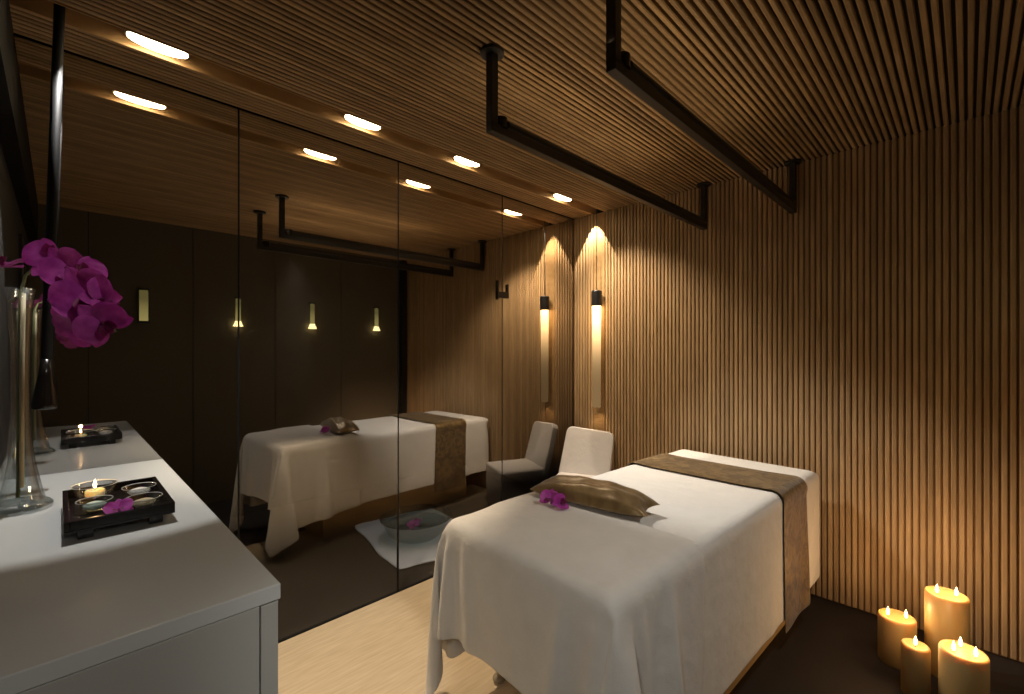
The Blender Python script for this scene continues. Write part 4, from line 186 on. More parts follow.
33,1,1,1,1,0,-1,0,-2,-1,-1,-2,-1,-2,-1,-1,1,0,-1,-2,-3,-4,-3,-3,-3,-3,-2,-3,-2,-2,-3,-2,-3,-2,-3,-2,-2,-3,-2,-2,11,3,2,2,3,3,2,1,6,3,3,3,1,0,-1,-2,1,2,-1,-2,-4,-3,-4,-3,-3,-3,-2,-2,-2,-3,-2,-3,-2,-3,-2,-3,-2,-2,-3,-2,20,4,4,4,4,3,4,4,4,3,4,3,4,3,3,3,6,5,-4,-1,-5,-4,-4,-3,-3,-3,-2,-2,-2,-2,-3,-3,-2,-2,-3,-2,-3,-2,-2,-3,
47,4,4,4,4,3,4,4,3,3,4,3,3,4,-6,6,15,8,2,-6,-7,-5,-4,-4,-3,-2,-3,-1,-2,-3,-2,-3,-2,-3,-2,-3,-2,-3,-2,-2,11,6,7,6,8,5,4,4,2,1,5,5,4,7,10,10,8,-5,11,-5,-4,-3,-4,-2,-2,-1,-2,0,-1,-3,-2,-2,-3,-2,-3,-2,-3,-3,-2,-3,24,5,6,6,6,6,5,5,5,7,7,8,12,6,-12,-2,12,-12,16,-6,1,-2,1,-2,2,-2,-8,14,0,-2,-2,-1,-2,-2,-1,-1,-2,-2,-1,-2,
31,6,7,6,6,6,6,7,10,11,9,2,-12,-24,-12,36,-9,17,-23,-2,0,0,0,10,-10,11,5,3,10,-3,-2,-1,-1,-1,-1,0,-1,-1,-1,-1,36,6,7,7,8,8,10,10,7,-2,-13,-23,-26,-16,37,11,19,-5,-34,0,0,6,-6,11,-11,11,-3,9,18,-15,0,0,0,0,0,0,0,0,0,0,44,7,7,8,10,8,3,-5,-15,-24,-27,-27,-16,38,28,18,12,-24,-34,0,0,8,-8,10,-10,5,1,15,22,-20,-3,1,0,-1,1,0,0,0,0,-1,
45,8,9,7,0,-9,-18,-24,-28,-28,-27,-15,37,32,23,22,0,-42,-25,0,1,9,-10,10,-7,-3,7,21,22,-23,-7,1,1,-2,1,0,0,0,0,-1,49,4,-4,-13,-20,-25,-27,-29,-28,-26,-14,35,34,28,25,18,-20,-46,-19,0,3,8,-11,8,-4,-4,10,26,20,-26,-10,0,2,-2,1,0,0,0,0,0,25,-17,-22,-25,-28,-28,-29,-28,-25,-12,33,35,29,28,25,6,-34,-47,-13,0,5,7,-12,6,-4,-2,15,29,18,-29,-13,0,2,-2,0,1,0,0,0,0,
-20,-26,-27,-28,-29,-29,-28,-23,-11,30,37,30,29,28,21,-10,-42,-47,-7,1,6,5,-12,4,-3,1,19,31,15,-30,-17,0,2,-2,0,1,0,0,0,0,-35,-28,-28,-29,-29,-28,-21,-10,27,38,32,28,30,28,11,-24,-47,-43,-4,2,7,3,-12,2,-2,4,24,32,11,-30,-21,0,1,-1,0,1,0,0,0,0,-38,-29,-28,-29,-27,-20,-8,24,38,33,28,30,31,24,-2,-37,-46,-40,-1,3,7,2,-12,0,0,8,27,33,8,-32,-23,-1,1,-1,0,0,1,0,0,0,
-39,-28,-28,-27,-19,-7,21,38,34,29,29,32,30,16,-16,-44,-45,-35,0,4,7,0,-10,-1,0,13,30,32,5,-33,-25,-2,1,-1,0,0,1,0,0,0,-38,-28,-25,-19,-6,19,37,36,29,27,32,33,27,5,-29,-47,-45,-28,0,5,7,-2,-9,-1,1,17,33,32,0,-33,-27,-3,0,0,0,0,1,0,0,0,-37,-25,-18,-5,17,36,37,30,27,29,35,32,20,-7,-39,-46,-46,-22,0,6,6,-3,-9,0,4,21,35,30,-3,-35,-28,-4,0,0,0,0,1,0,0,0,
-33,-18,-4,15,35,38,31,27,28,32,35,30,11,-21,-45,-43,-47,-16,0,7,4,-3,-8,0,7,25,36,28,-6,-35,-29,-6,0,0,0,0,1,0,0,0,-25,-5,15,33,38,33,27,26,31,36,34,24,0,-32,-47,-43,-46,-11,1,6,4,-5,-6,0,11,29,36,26,-9,-36,-30,-7,0,0,0,0,1,0,0,0,-12,13,32,38,34,28,26,29,34,36,32,16,-12,-41,-46,-43,-44,-7,1,6,2,-4,-5,1,15,32,37,23,-13,-36,-30,-9,0,0,0,0,1,0,0,0,
5,30,38,35,29,26,27,32,36,36,27,7,-25,-45,-43,-45,-41,-4,2,5,1,-5,-3,3,19,34,37,21,-16,-37,-31,-10,0,0,0,0,1,0,0,0,20,38,36,30,26,26,31,34,37,33,22,-5,-35,-46,-42,-46,-37,-2,3,4,-1,-4,-2,6,23,35,37,18,-19,-37,-31,-12,0,0,0,0,1,0,0,0,28,36,31,27,26,28,33,37,36,30,14,-17,-42,-46,-41,-47,-32,-1,3,3,-1,-4,0,9,25,37,37,15,-21,-38,-31,-13,-1,0,0,0,1,0,0,0,
27,31,28,26,27,31,35,37,35,26,3,-28,-46,-44,-42,-47,-27,0,2,2,-1,-3,2,13,28,38,35,13,-24,-38,-31,-15,-1,0,0,0,1,0,0,0,22,28,27,27,29,33,36,37,33,20,-9,-38,-46,-43,-43,-46,-22,0,2,1,-2,0,4,15,30,39,35,10,-27,-38,-32,-15,-2,0,0,0,1,0,0,0,19,28,27,27,32,34,37,36,31,11,-22,-43,-46,-42,-44,-45,-17,0,1,0,0,1,6,18,32,39,34,7,-29,-38,-32,-16,-3,0,0,0,1,0,0,0,
22,8,28,24,22,20,20,19,20,21,20,21,20,19,11,5,2,1,1,1,1,1,2,2,2,2,2,4,4,3,0,-3,-4,-3,-2,-3,-2,-2,-3,-2,18,29,29,26,23,21,20,20,20,20,21,20,21,19,13,6,3,1,1,1,1,2,1,2,2,2,2,4,4,3,0,-3,-4,-3,-2,-2,-3,-2,-2,-3,38,30,29,28,25,22,21,20,19,21,20,21,20,20,15,8,3,1,1,2,1,1,2,1,2,2,3,3,4,3,0,-3,-3,-3,-3,-2,-2,-3,-2,-2,
35,32,31,28,27,25,21,21,19,20,21,20,21,20,16,10,4,2,1,1,1,1,2,1,3,1,3,3,4,3,1,-4,-3,-3,-3,-2,-2,-2,-3,-2,35,33,32,30,29,26,23,21,20,20,20,21,20,20,18,12,5,2,1,1,1,2,1,2,2,2,2,3,4,4,0,-3,-4,-3,-2,-3,-2,-2,-2,-3,35,33,33,32,30,28,25,22,21,20,20,20,21,20,19,13,7,2,1,2,1,1,2,1,2,2,2,4,3,4,0,-3,-4,-3,-2,-2,-3,-2,-2,-2,
33,35,33,33,32,29,27,25,21,20,20,21,20,21,19,15,8,3,2,1,1,2,1,1,2,2,3,3,4,3,0,-3,-4,-2,-3,-2,-2,-3,-2,-2,34,35,34,34,32,32,29,26,23,21,20,20,21,20,20,16,10,5,1,1,2,1,1,2,2,2,2,3,4,3,0,-3,-3,-3,-2,-3,-2,-2,-2,-3,33,35,35,34,34,33,31,28,25,22,21,20,20,21,20,17,12,6,1,2,1,1,2,1,2,2,2,3,4,3,0,-3,-3,-3,-2,-2,-3,-2,-2,-2,
34,34,35,35,34,34,33,30,28,24,21,20,21,20,20,19,13,7,3,1,1,2,1,1,2,2,3,2,4,3,1,-4,-3,-2,-3,-2,-2,-3,-2,-2,33,35,35,34,35,34,34,33,30,27,23,20,20,21,20,19,15,9,3,1,2,1,1,2,2,2,2,3,3,4,0,-3,-4,-2,-2,-3,-2,-2,-2,-3,33,35,35,35,35,34,35,34,32,29,26,22,20,20,20,20,16,11,4,2,1,1,2,1,2,2,2,3,3,4,0,-3,-3,-3,-2,-2,-3,-2,-2,-2,
34,34,35,35,35,35,34,35,34,32,28,25,21,20,20,20,17,13,5,2,2,1,1,1,2,2,3,2,3,4,0,-3,-3,-2,-3,-2,-2,-2,-3,-2,33,35,35,34,35,35,35,35,34,34,32,27,23,21,20,20,18,14,7,2,2,1,1,2,2,2,2,2,4,3,0,-3,-3,-2,-2,-3,-2,-2,-2,-3,31,37,35,35,34,35,35,35,35,34,35,31,26,22,20,19,19,15,9,4,2,0,2,1,2,2,2,2,4,3,1,-4,-2,-3,-2,-2,-2,-3,-2,-2,
25,40,38,36,36,35,35,34,35,35,35,34,30,25,21,19,19,16,11,5,2,0,2,2,2,1,3,2,3,4,0,-3,-3,-2,-3,-2,-2,-2,-3,-2,12,45,44,41,39,36,36,35,35,35,35,34,34,29,23,20,19,17,12,7,2,0,2,2,2,2,2,2,3,4,0,-3,-3,-2,-2,-2,-3,-2,-2,-3,11,46,45,46,43,42,39,37,35,35,35,35,35,34,27,21,19,18,12,9,3,0,3,2,1,2,2,2,3,4,0,-3,-2,-2,-3,-2,-2,-3,-2,-2,
10,46,46,46,46,45,44,42,39,37,35,35,35,35,34,25,20,18,12,8,7,0,3,2,2,1,2,2,3,4,1,-4,-2,-2,-2,-3,-2,-2,-3,-2,9,47,46,46,46,47,46,45,44,42,40,36,35,35,36,32,23,19,12,7,11,0,3,3,1,2,2,2,2,5,0,-3,-2,-3,-2,-2,-3,-2,-2,-3,9,47,46,46,47,46,46,47,46,46,44,43,39,36,35,36,31,21,13,6,13,2,3,3,0,2,2,2,2,5,0,-3,-2,-2,-3,-2,-2,-3,-2,-2,
10,46,46,47,46,46,47,46,46,47,46,46,45,43,39,37,36,29,15,6,12,4,3,3,0,2,2,2,1,6,0,-3,-2,-2,-2,-3,-2,-2,-3,-2,9,46,47,46,46,47,46,46,46,47,46,46,47,46,45,44,39,38,22,9,9,7,3,3,0,3,1,3,-1,8,-1,-1,-2,-3,-2,-3,-2,-3,-2,-3,9,46,46,47,46,47,46,46,47,46,46,47,46,46,47,45,46,45,40,19,9,6,1,0,2,1,1,3,1,9,-2,-2,-2,-3,-3,-2,-3,-2,-3,-2,
9,46,46,47,46,47,46,47,46,46,47,46,47,46,47,46,46,47,49,39,12,-3,2,0,2,3,4,3,5,-6,2,-1,-1,-1,-2,-2,-1,-2,-2,-1,3,47,47,46,47,47,47,46,47,47,46,47,47,46,47,46,45,48,50,42,16,-1,1,-2,0,0,1,3,5,10,2,-2,0,-1,-1,1,-2,-1,-1,-1,3,47,47,47,47,47,46,47,47,47,47,47,46,47,47,47,47,47,49,37,13,-4,1,-1,3,1,2,3,3,6,1,0,1,0,0,1,1,0,1,1,
6,47,47,47,47,47,46,47,47,47,47,47,46,47,47,47,47,48,47,34,10,-3,3,1,0,1,2,2,4,5,1,0,0,0,0,0,0,0,0,0,6,47,47,47,47,46,47,47,47,47,47,46,47,47,47,47,47,47,47,31,6,0,3,4,1,0,0,1,3,5,1,-1,0,0,0,0,0,0,0,0,6,47,47,47,47,46,47,47,47,47,47,46,47,47,47,47,47,47,45,28,5,1,3,4,6,0,0,0,-1,3,2,0,-1,0,0,0,0,0,0,0,
6,47,46,47,47,47,47,47,47,47,47,47,46,47,47,47,47,46,42,27,5,0,3,5,6,6,0,0,0,-6,4,0,0,0,0,0,-1,-5,1,0,2,46,47,47,47,47,47,47,46,47,47,47,46,47,47,47,47,47,43,24,4,0,4,4,6,7,0,0,0,0,0,0,0,0,0,0,0,-8,0,0,0,46,47,47,47,47,47,47,47,47,47,47,47,47,47,47,48,47,43,22,3,0,3,5,6,7,0,0,0,0,0,0,0,0,0,0,0,-8,0,0,
0,47,47,47,47,48,47,47,47,47,47,47,47,48,47,47,47,48,42,21,1,0,3,5,6,8,0,0,0,0,0,0,0,0,0,0,0,-8,0,0,2,47,48,47,47,47,47,47,47,47,48,47,47,47,47,47,48,47,41,20,1,0,2,5,7,8,0,0,0,0,0,0,0,0,0,0,0,-8,0,0,3,47,47,47,47,47,47,48,47,47,47,47,47,48,47,47,47,48,40,19,0,0,2,4,7,9,0,0,0,0,0,0,0,0,0,0,0,-8,0,0,
2,47,47,48,47,47,47,47,47,47,48,47,47,47,47,47,48,47,40,18,-1,0,2,4,7,9,0,0,0,0,0,0,0,0,0,0,0,-8,0,0,3,47,47,47,47,47,47,48,47,47,47,47,47,48,47,47,47,48,38,17,-1,0,1,5,7,9,0,0,0,0,0,0,0,0,0,0,0,-8,0,0,2,47,47,48,47,47,47,47,47,47,48,47,47,47,47,47,48,47,38,16,-2,0,1,5,7,9,0,0,0,0,0,0,0,0,0,0,0,-8,0,0,
3,47,47,47,47,47,47,48,47,47,47,47,47,48,47,47,47,48,36,15,-2,0,1,5,7,9,0,0,0,0,0,0,0,0,0,0,0,-8,0,0,2,47,47,48,47,47,47,47,47,47,48,47,47,47,47,47,48,47,36,13,-2,0,2,5,7,8,0,0,0,0,0,0,0,0,0,0,0,-8,0,0,3,47,47,47,47,47,47,48,47,47,47,47,47,48,47,47,47,47,35,11,-1,0,3,6,8,5,0,0,0,0,0,0,0,0,0,0,0,-8,0,0,
2,47,47,48,47,47,47,47,47,47,48,47,47,47,47,47,48,47,33,10,-1,0,5,7,10,0,0,0,0,0,0,0,0,0,0,0,0,-8,0,0,3,47,47,47,47,47,47,48,47,47,47,47,47,48,47,47,47,47,32,8,0,1,5,7,9,0,0,0,0,0,0,0,0,0,0,0,0,-8,0,0,2,47,47,48,47,47,47,47,47,47,48,47,47,47,47,48,47,46,32,6,0,2,5,7,8,0,0,0,0,0,0,0,0,0,0,0,0,-8,0,0,
3,47,47,47,47,47,48,47,47,47,47,47,47,48,47,47,48,45,30,6,0,3,4,7,8,0,0,0,0,0,0,0,0,0,0,0,0,-8,0,0,3,47,47,47,47,47,47,47,47,47,48,47,47,47,47,47,48,45,29,5,0,3,5,7,7,0,0,0,0,0,0,0,0,0,0,0,0,-8,0,0,3,47,47,47,48,47,47,47,46,47,47,47,47,48,47,47,48,44,28,4,1,3,5,6,7,0,0,0,0,0,0,0,0,0,0,0,0,-8,0,0,
2,47,47,47,48,47,47,47,47,47,48,47,47,46,47,47,48,45,26,4,1,3,5,6,6,0,0,0,0,0,0,0,0,0,0,0,-5,-3,0,0,2,47,47,47,47,47,48,47,47,47,47,48,47,47,48,47,46,45,25,3,1,3,4,5,1,2,2,3,0,0,0,0,0,0,0,0,-8,0,0,0,1,47,47,48,47,47,47,47,47,47,48,47,47,47,47,48,47,44,24,3,1,2,4,1,2,1,2,3,2,0,1,0,-1,0,1,-1,-5,0,0,0,
4,46,47,47,47,47,47,47,47,47,47,47,47,48,46,48,47,46,21,3,0,2,1,2,1,2,3,3,4,0,-1,0,0,0,0,0,-2,0,0,-1,5,47,46,47,47,46,47,47,46,46,47,46,47,47,47,46,48,48,21,1,-1,1,1,2,1,3,4,4,3,0,0,0,-1,0,0,0,0,0,0,0,5,46,47,46,47,46,47,47,46,47,46,47,46,47,46,45,45,48,20,5,-2,0,0,1,3,3,4,7,2,0,-1,0,0,0,0,0,0,-1,0,0,
-6,46,47,46,47,46,47,47,46,47,46,46,47,46,41,46,47,48,25,3,1,0,1,2,2,3,3,6,5,0,0,0,1,0,0,1,0,0,0,0,-8,46,47,46,46,47,46,47,46,46,47,46,46,47,45,44,44,17,27,8,5,5,3,5,5,6,6,6,5,1,3,0,1,2,1,1,0,1,0,1,-9,47,46,46,47,46,47,46,46,47,46,46,46,43,38,44,19,13,24,8,7,7,6,6,7,6,3,13,5,3,3,2,2,3,2,3,2,2,2,1,
-9,47,46,47,46,46,47,46,47,45,45,43,39,38,40,26,14,25,9,8,7,7,7,7,6,7,8,8,9,2,3,3,2,3,3,2,3,3,2,2,-8,46,46,47,46,47,46,45,44,42,39,38,38,38,27,20,24,16,7,7,7,8,6,7,7,6,8,8,8,2,3,2,3,3,3,2,3,3,2,3,-9,46,47,46,46,45,43,41,39,37,38,37,38,27,24,23,22,10,7,7,7,8,6,7,7,7,8,7,8,1,3,3,3,3,2,3,3,2,3,2,
-9,47,46,44,42,40,38,38,37,37,37,37,29,25,24,23,18,8,6,7,8,7,7,6,7,8,7,7,8,1,3,3,2,3,3,3,2,3,2,3,-7,43,40,39,38,37,37,37,37,38,36,29,26,24,24,23,13,7,6,8,7,7,7,6,7,8,7,8,7,1,3,2,3,3,2,3,3,2,3,3,-20,38,37,37,37,37,38,37,37,35,31,26,25,24,24,20,10,6,7,7,7,7,7,7,7,7,7,8,7,1,2,3,3,2,3,3,2,3,3,2,
-29,37,37,37,37,37,37,37,35,31,27,25,24,25,23,16,8,6,7,7,7,7,7,7,7,7,8,8,6,1,2,3,2,3,3,2,3,3,2,3,-31,37,37,37,37,37,37,35,32,27,25,25,24,25,21,13,7,5,7,7,7,7,7,7,7,7,8,8,6,1,2,2,3,3,2,3,3,2,3,3,-31,38,37,37,37,36,35,32,28,25,25,25,24,24,19,10,6,5,7,7,7,7,7,7,7,8,7,8,6,1,1,3,3,2,3,3,2,3,3,2,
-30,37,37,37,36,35,32,28,26,25,25,25,24,23,15,8,6,6,6,7,7,7,7,7,8,7,8,8,5,0,2,3,2,3,3,2,3,3,2,3,-30,36,37,36,35,32,29,26,25,25,25,25,24,20,13,6,6,6,7,7,7,7,6,8,7,7,8,8,4,1,2,2,3,3,2,3,3,2,3,3,-31,36,36,35,33,29,26,25,25,25,25,25,23,18,9,6,6,6,7,7,7,7,7,7,7,7,9,7,4,1,2,2,3,2,3,3,2,3,3,2,
-31,36,34,33,29,27,25,25,25,25,25,25,21,15,8,5,6,6,7,7,7,7,7,7,7,8,8,7,4,1,1,3,3,2,3,2,3,3,2,3,-32,35,32,30,27,25,25,25,25,25,25,24,19,12,7,5,6,6,7,7,7,7,7,7,7,8,8,8,3,1,1,3,2,3,2,3,3,2,3,3,-33,33,29,27,26,25,25,25,25,25,25,23,17,9,6,5,6,6,7,7,7,7,7,7,8,8,8,7,3,0,2,2,3,3,2,3,2,3,3,2,
-35,30,27,26,25,25,25,25,25,26,24,21,14,7,6,5,6,7,6,7,7,7,7,8,7,8,8,7,3,0,1,3,3,2,3,3,2,3,2,3,-37,27,26,25,25,25,25,25,26,25,23,19,11,6,6,5,6,7,7,7,6,8,7,7,7,8,9,6,3,0,1,3,2,3,3,2,3,3,2,3,-40,26,25,25,25,25,25,26,25,25,22,16,9,5,6,5,6,7,7,7,7,7,7,7,8,8,8,6,2,1,1,2,3,3,2,3,3,2,3,3,
-41,25,25,25,25,25,26,25,25,25,20,13,7,5,6,5,6,7,7,7,7,7,7,7,8,8,8,6,2,1,1,2,3,2,3,3,2,3,3,2,-42,25,25,25,26,25,25,25,25,24,18,10,6,5,6,5,6,7,7,7,7,7,7,8,7,9,8,5,2,0,1,3,2,3,3,2,3,3,2,3,-41,25,25,25,25,25,25,26,25,22,14,9,5,5,6,5,7,6,7,7,7,7,7,8,8,8,8,6,1,0,1,3,2,3,2,3,3,2,3,3]),
 'runner': (18, 84, [
2606,41,41,41,41,42,41,41,41,41,41,41,41,41,41,41,41,41,-2,41,42,41,41,41,41,41,41,41,42,41,41,41,40,41,41,41,-1,41,41,41,41,41,42,41,41,41,41,41,41,41,41,41,40,42,-2,41,41,42,41,41,41,41,41,41,41,42,41,41,40,41,41,41,-1,41,41,41,41,41,41,42,41,41,41,41,41,41,41,41,41,41,-2,41,41,41,42,41,41,41,41,41,41,41,42,41,40,41,41,41,-1,41,41,41,41,41,41,41,42,41,41,41,
41,41,41,41,41,41,-2,41,41,41,42,41,41,41,41,41,41,41,42,41,40,41,41,41,-2,42,41,41,41,41,41,41,41,42,41,41,41,41,41,41,41,41,-1,41,41,41,41,42,41,41,41,41,41,41,41,41,41,41,41,41,-2,41,42,41,41,41,41,41,41,41,42,41,41,41,41,41,41,41,-1,41,41,41,41,41,42,41,41,41,41,41,41,41,41,41,41,41,-2,41,42,41,41,41,41,41,41,41,42,41,41,41,41,41,41,41,-1,41,41,41,41,41,
41,42,41,41,41,41,41,41,41,41,41,41,-2,41,41,42,41,41,41,41,41,41,41,42,41,41,41,41,41,41,-1,41,41,41,41,41,41,42,41,41,41,41,41,41,41,41,41,41,-2,41,41,42,41,41,41,41,41,41,41,41,42,41,41,41,41,41,-1,41,41,41,41,41,41,41,42,41,41,41,41,41,41,41,41,41,-2,41,41,41,42,41,41,41,41,41,41,41,41,42,41,41,41,41,-1,41,41,41,41,41,41,41,41,42,41,41,41,41,41,41,41,41,
-2,41,41,41,41,42,41,41,41,41,41,41,41,42,41,41,41,41,-2,42,41,41,41,41,41,41,41,42,41,41,41,41,41,41,41,41,-1,41,41,41,41,41,42,41,41,41,41,41,41,41,42,41,41,41,-2,41,42,41,41,41,41,41,41,41,42,41,41,41,41,41,41,41,-1,41,41,41,41,41,41,41,42,41,41,41,41,41,41,42,41,41,-2,41,41,41,41,42,41,41,41,42,40,41,42,41,41,41,42,40,-1,41,41,40,42,41,42,41,41,41,40,41,
41,43,41,41,42,39,-2,41,42,40,42,41,41,41,42,41,41,40,42,40,42,41,42,41,-1,41,41,41,41,41,41,41,41,42,41,41,41,41,41,41,42,41,-2,41,41,42,41,41,41,41,41,41,41,42,41,41,41,41,41,41,-1,41,41,41,41,41,41,42,41,41,41,41,41,41,41,41,41,42,-2,41,41,41,42,41,41,41,41,41,41,41,42,41,41,41,41,41,-1,41,41,41,41,41,41,41,41,42,41,41,41,41,41,41,41,41,-2,41,41,41,41,41,
41,42,41,41,41,41,41,42,41,40,41,41,-1,41,40,41,41,42,41,41,41,41,41,42,41,41,41,40,41,42,-2,41,41,41,41,41,41,41,41,42,41,41,41,41,41,41,41,41,-2,41,41,41,41,41,41,42,41,41,41,41,41,41,42,40,41,41,-1,41,40,41,41,42,41,41,41,41,41,41,42,41,41,40,41,42,-2,41,40,42,41,41,41,41,41,41,42,41,41,41,41,41,41,41,-2,41,41,41,41,41,41,41,42,41,41,41,41,41,42,40,41,41,
-1,41,40,41,41,42,41,41,41,41,41,41,42,41,41,41,41,41,-2,41,40,42,41,41,41,41,41,41,42,41,41,41,41,41,41,41,-2,41,41,41,41,41,41,41,42,41,41,41,41,41,41,42,40,41,-2,42,40,41,41,41,42,41,41,41,41,41,41,42,41,41,40,41,-1,41,40,41,42,41,41,41,41,41,42,41,41,41,41,41,41,41,-2,41,41,41,41,41,41,41,42,41,41,41,41,41,41,42,40,41,-2,42,40,41,41,41,42,41,41,41,41,41,
41,42,41,41,40,41,-1,41,40,41,42,41,41,41,41,41,41,42,41,41,41,41,41,41,-2,41,41,41,41,41,41,41,41,42,41,41,41,41,41,41,41,41,-2,42,40,41,41,41,41,42,41,41,41,41,41,42,41,41,40,41,-1,41,40,41,41,42,41,41,41,41,41,42,41,41,41,41,40,42,-2,41,40,42,41,41,41,41,41,42,41,41,41,41,41,41,41,41,-2,41,41,41,41,41,41,42,41,41,41,41,41,41,42,41,40,41,-1,41,40,41,41,42,
41,41,41,41,41,41,42,41,41,41,41,41,-2,41,41,41,41,41,41,41,41,42,41,41,41,41,41,41,41,41,-2,41,41,41,41,41,41,42,41,41,41,41,41,41,41,42,41,41,-2,41,41,42,41,41,41,41,41,41,41,42,41,41,41,41,41,41,-1,40,41,42,41,41,41,42,41,40,42,41,41,41,41,42,40,42,-2,42,39,42,41,41,42,41,42,40,40,42,41,41,42,42,40,41,-1,41,40,42,41,41,41,41,41,42,40,41,42,41,41,42,41,41,
-2,40,41,42,41,41,42,40,41,42,41,41,41,41,41,41,42,41,-2,41,41,41,42,41,41,41,41,41,41,42,41,41,41,41,41,41,-1,41,41,41,41,41,41,41,42,41,41,41,41,41,41,41,42,41,-2,41,41,41,41,42,41,41,41,41,41,41,41,42,41,41,41,41,-2,42,41,41,41,41,41,41,41,41,42,41,41,41,41,41,41,41,-1,41,41,41,41,41,42,41,41,41,41,41,41,41,41,42,41,41,-2,41,41,42,41,41,41,41,41,41,41,42,
41,41,41,41,41,41,-1,41,41,41,41,41,41,41,42,41,41,41,41,41,41,41,41,41,-2,41,41,41,42,41,41,41,41,41,41,41,41,42,41,41,41,41,-2,42,41,41,41,41,41,41,41,42,41,41,41,41,41,41,41,41,-1,41,41,41,41,41,42,41,41,41,41,41,41,41,42,41,41,41,-2,41,42,41,41,41,41,41,41,41,42,41,41,41,41,41,41,41,-1,41,41,41,41,41,41,42,41,41,41,41,41,41,41,41,41,41,-2,41,41,41,42,41,
41,41,41,41,41,41,42,41,41,41,41,41,-2,42,41,41,41,41,41,41,42,41,41,41,41,41,41,41,41,41,-1,41,41,41,41,42,41,41,41,41,41,41,41,42,41,41,41,40,-2,41,42,41,41,41,41,41,41,41,42,41,41,41,41,41,41,41,-1,41,41,41,41,41,42,41,41,41,41,41,41,41,42,41,40,41,-2,41,41,41,42,41,41,41,41,41,41,42,41,41,41,41,41,40,-2,42,41,41,41,41,41,41,42,41,41,41,41,41,41,41,41,41,
-1,41,41,41,41,42,41,41,41,41,41,41,42,41,41,41,41,40,-2,41,42,41,41,41,41,41,41,42,41,41,41,41,41,41,41,41,-1,41,41,41,41,41,42,41,41,41,41,41,41,42,41,41,41,40,-2,41,41,42,41,41,41,41,41,41,42,41,41,41,41,41,41,41,-50,-1,-1,-1,0,2,2,1,2,2,0,0,-3,-4,-6,-6,-5,-3,0,-1,-1,-1,0,2,2,1,2,2,0,0,-3,-4,-6,-6,-5,-3,0,-1,-1,-1,0,2,2,2,1,2,0,0,
-2,-5,-5,-7,-4,-3,0,-1,-1,-1,1,1,2,2,1,2,0,0,-2,-4,-6,-6,-4,-3,0,-1,0,-1,0,1,2,2,1,2,0,0,-2,-4,-5,-6,-4,-3,0,0,-1,-1,0,2,1,2,1,2,0,0,-2,-3,-5,-6,-4,-3,1,-1,-1,0,0,1,1,2,1,1,1,0,-1,-4,-4,-6,-4,-3,0,-1,0,-1,0,1,1,2,1,1,1,0,-1,-3,-4,-6,-4,-3,0,-1,0,0,0,1,1,1,1,1,1,0,-1,-3,-4,-5,-4,-3,0,0,-1,0,0,1,
1,1,1,1,1,0,-1,-2,-4,-4,-5,-3,0,0,-1,0,0,1,1,1,1,1,1,0,-1,-2,-3,-5,-4,-2,0,0,0,0,0,0,1,1,1,1,1,0,-1,-2,-3,-4,-4,-2,0,0,0,0,0,0,1,1,1,1,1,0,-1,-1,-3,-4,-3,-3,0,0,0,0,0,1,0,1,1,1,0,1,-1,-1,-2,-4,-3,-3,1,-1,0,0,1,0,0,1,1,1,0,1,-1,-1,-2,-3,-3,-2,0,0,0,0,0,0,1,0,1,0,1,0,0,-1,-1,-3,-3,-2,
0,0,0,0,0,0,1,0,1,0,1,0,0,0,-2,-2,-3,-2,0,0,0,0,0,0,1,0,1,0,1,0,0,0,-2,-2,-2,-1,0,0,0,0,0,1,0,0,1,0,1,0,0,0,-1,-2,-2,-1,0,0,0,0,0,1,0,1,0,0,1,0,0,0,-1,-1,-2,-1,0,0,0,0,0,1,0,1,0,0,0,1,0,0,0,-1,-2,-1,0,0,0,0,1,0,0,1,0,0,0,1,0,0,0,-1,-1,0,0,0,1,0,0,0,0,1,0,0,0,0,
1,1,-1,0,-1,0,0,1,0,0,0,0,0,1,0,0,0,0,1,1,0,-1,0,0,0,0,0,0,-1,0,1,0,0,-1,0,0,2,0,0,0,0,0,8,0,0,0,1,0,1,0,0,0,0,-1,0,0,1,0,1,1,17,0,1,1,1,1,1,0,1,0,1,1,1,2,1,1,1,1,40,1,1,2,1,1,1,2,1,1,1,1,1,2,1,1,1,2,47,1,1,2,1,2,1,2,1,1,2,1,1,2,1,1,2,1,48,2,1,2,1,1,
2,1,2,1,1,2,1,2,1,1,1,2,49,1,2,1,2,1,1,2,1,2,1,2,1,1,2,1,1,1,48,2,1,2,1,2,1,1,2,1,2,1,2,1,1,1,2,1,49,1,2,1,2,1,2,1,1,2,1,2,1,2,1,1,1,2,48,2,1,2,1,2,1,1,2,1,2,1,2,1,1,1,2,1,49,1,2,1,2,1,1,2,1,2,1,2,1,1,2,1,1,2,48,2,1,1,2,1,2,1,2,1,2,1,1,2,1,1,2,1,
49,1,1,2,1,2,1,2,1,1,2,1,2,1,2,1,1,2,48,1,2,1,2,1,2,1,1,2,1,2,1,2,1,1,2,1,48,2,1,2,1,2,1,1,2,1,2,1,2,1,1,2,1,2,49,1,2,1,2,1,1,2,1,2,1,2,1,1,2,1,2,1,48,2,1,1,2,1,2,1,2,1,2,1,1,2,1,2,1,1,49,1,1,2,1,2,1,2,1,2,1,1,2,1,2,1,1,2,48,1,2,1,2,1,2,1,1,2,1,2,
1,2,1,2,1,1,48,2,1,2,1,2,1,1,2,1,2,1,2,1,2,1,1,2,49,1,2,1,2,1,1,2,1,2,1,2,1,1,2,1,2,1,48,2,1,2,1,1,2,1,2,1,2,1,1,2,1,2,1,2,49,1,1,2,1,2,1,2,1,2,1,1,2,1,2,1,2,1,48,2,1,1,2,1,2,1,2,1,1,2,1,2,1,2,1,1,49,1,1,2,1,2,1,1,2,1,2,1,2,1,2,1,1,2,48,1,2,1,2,1,
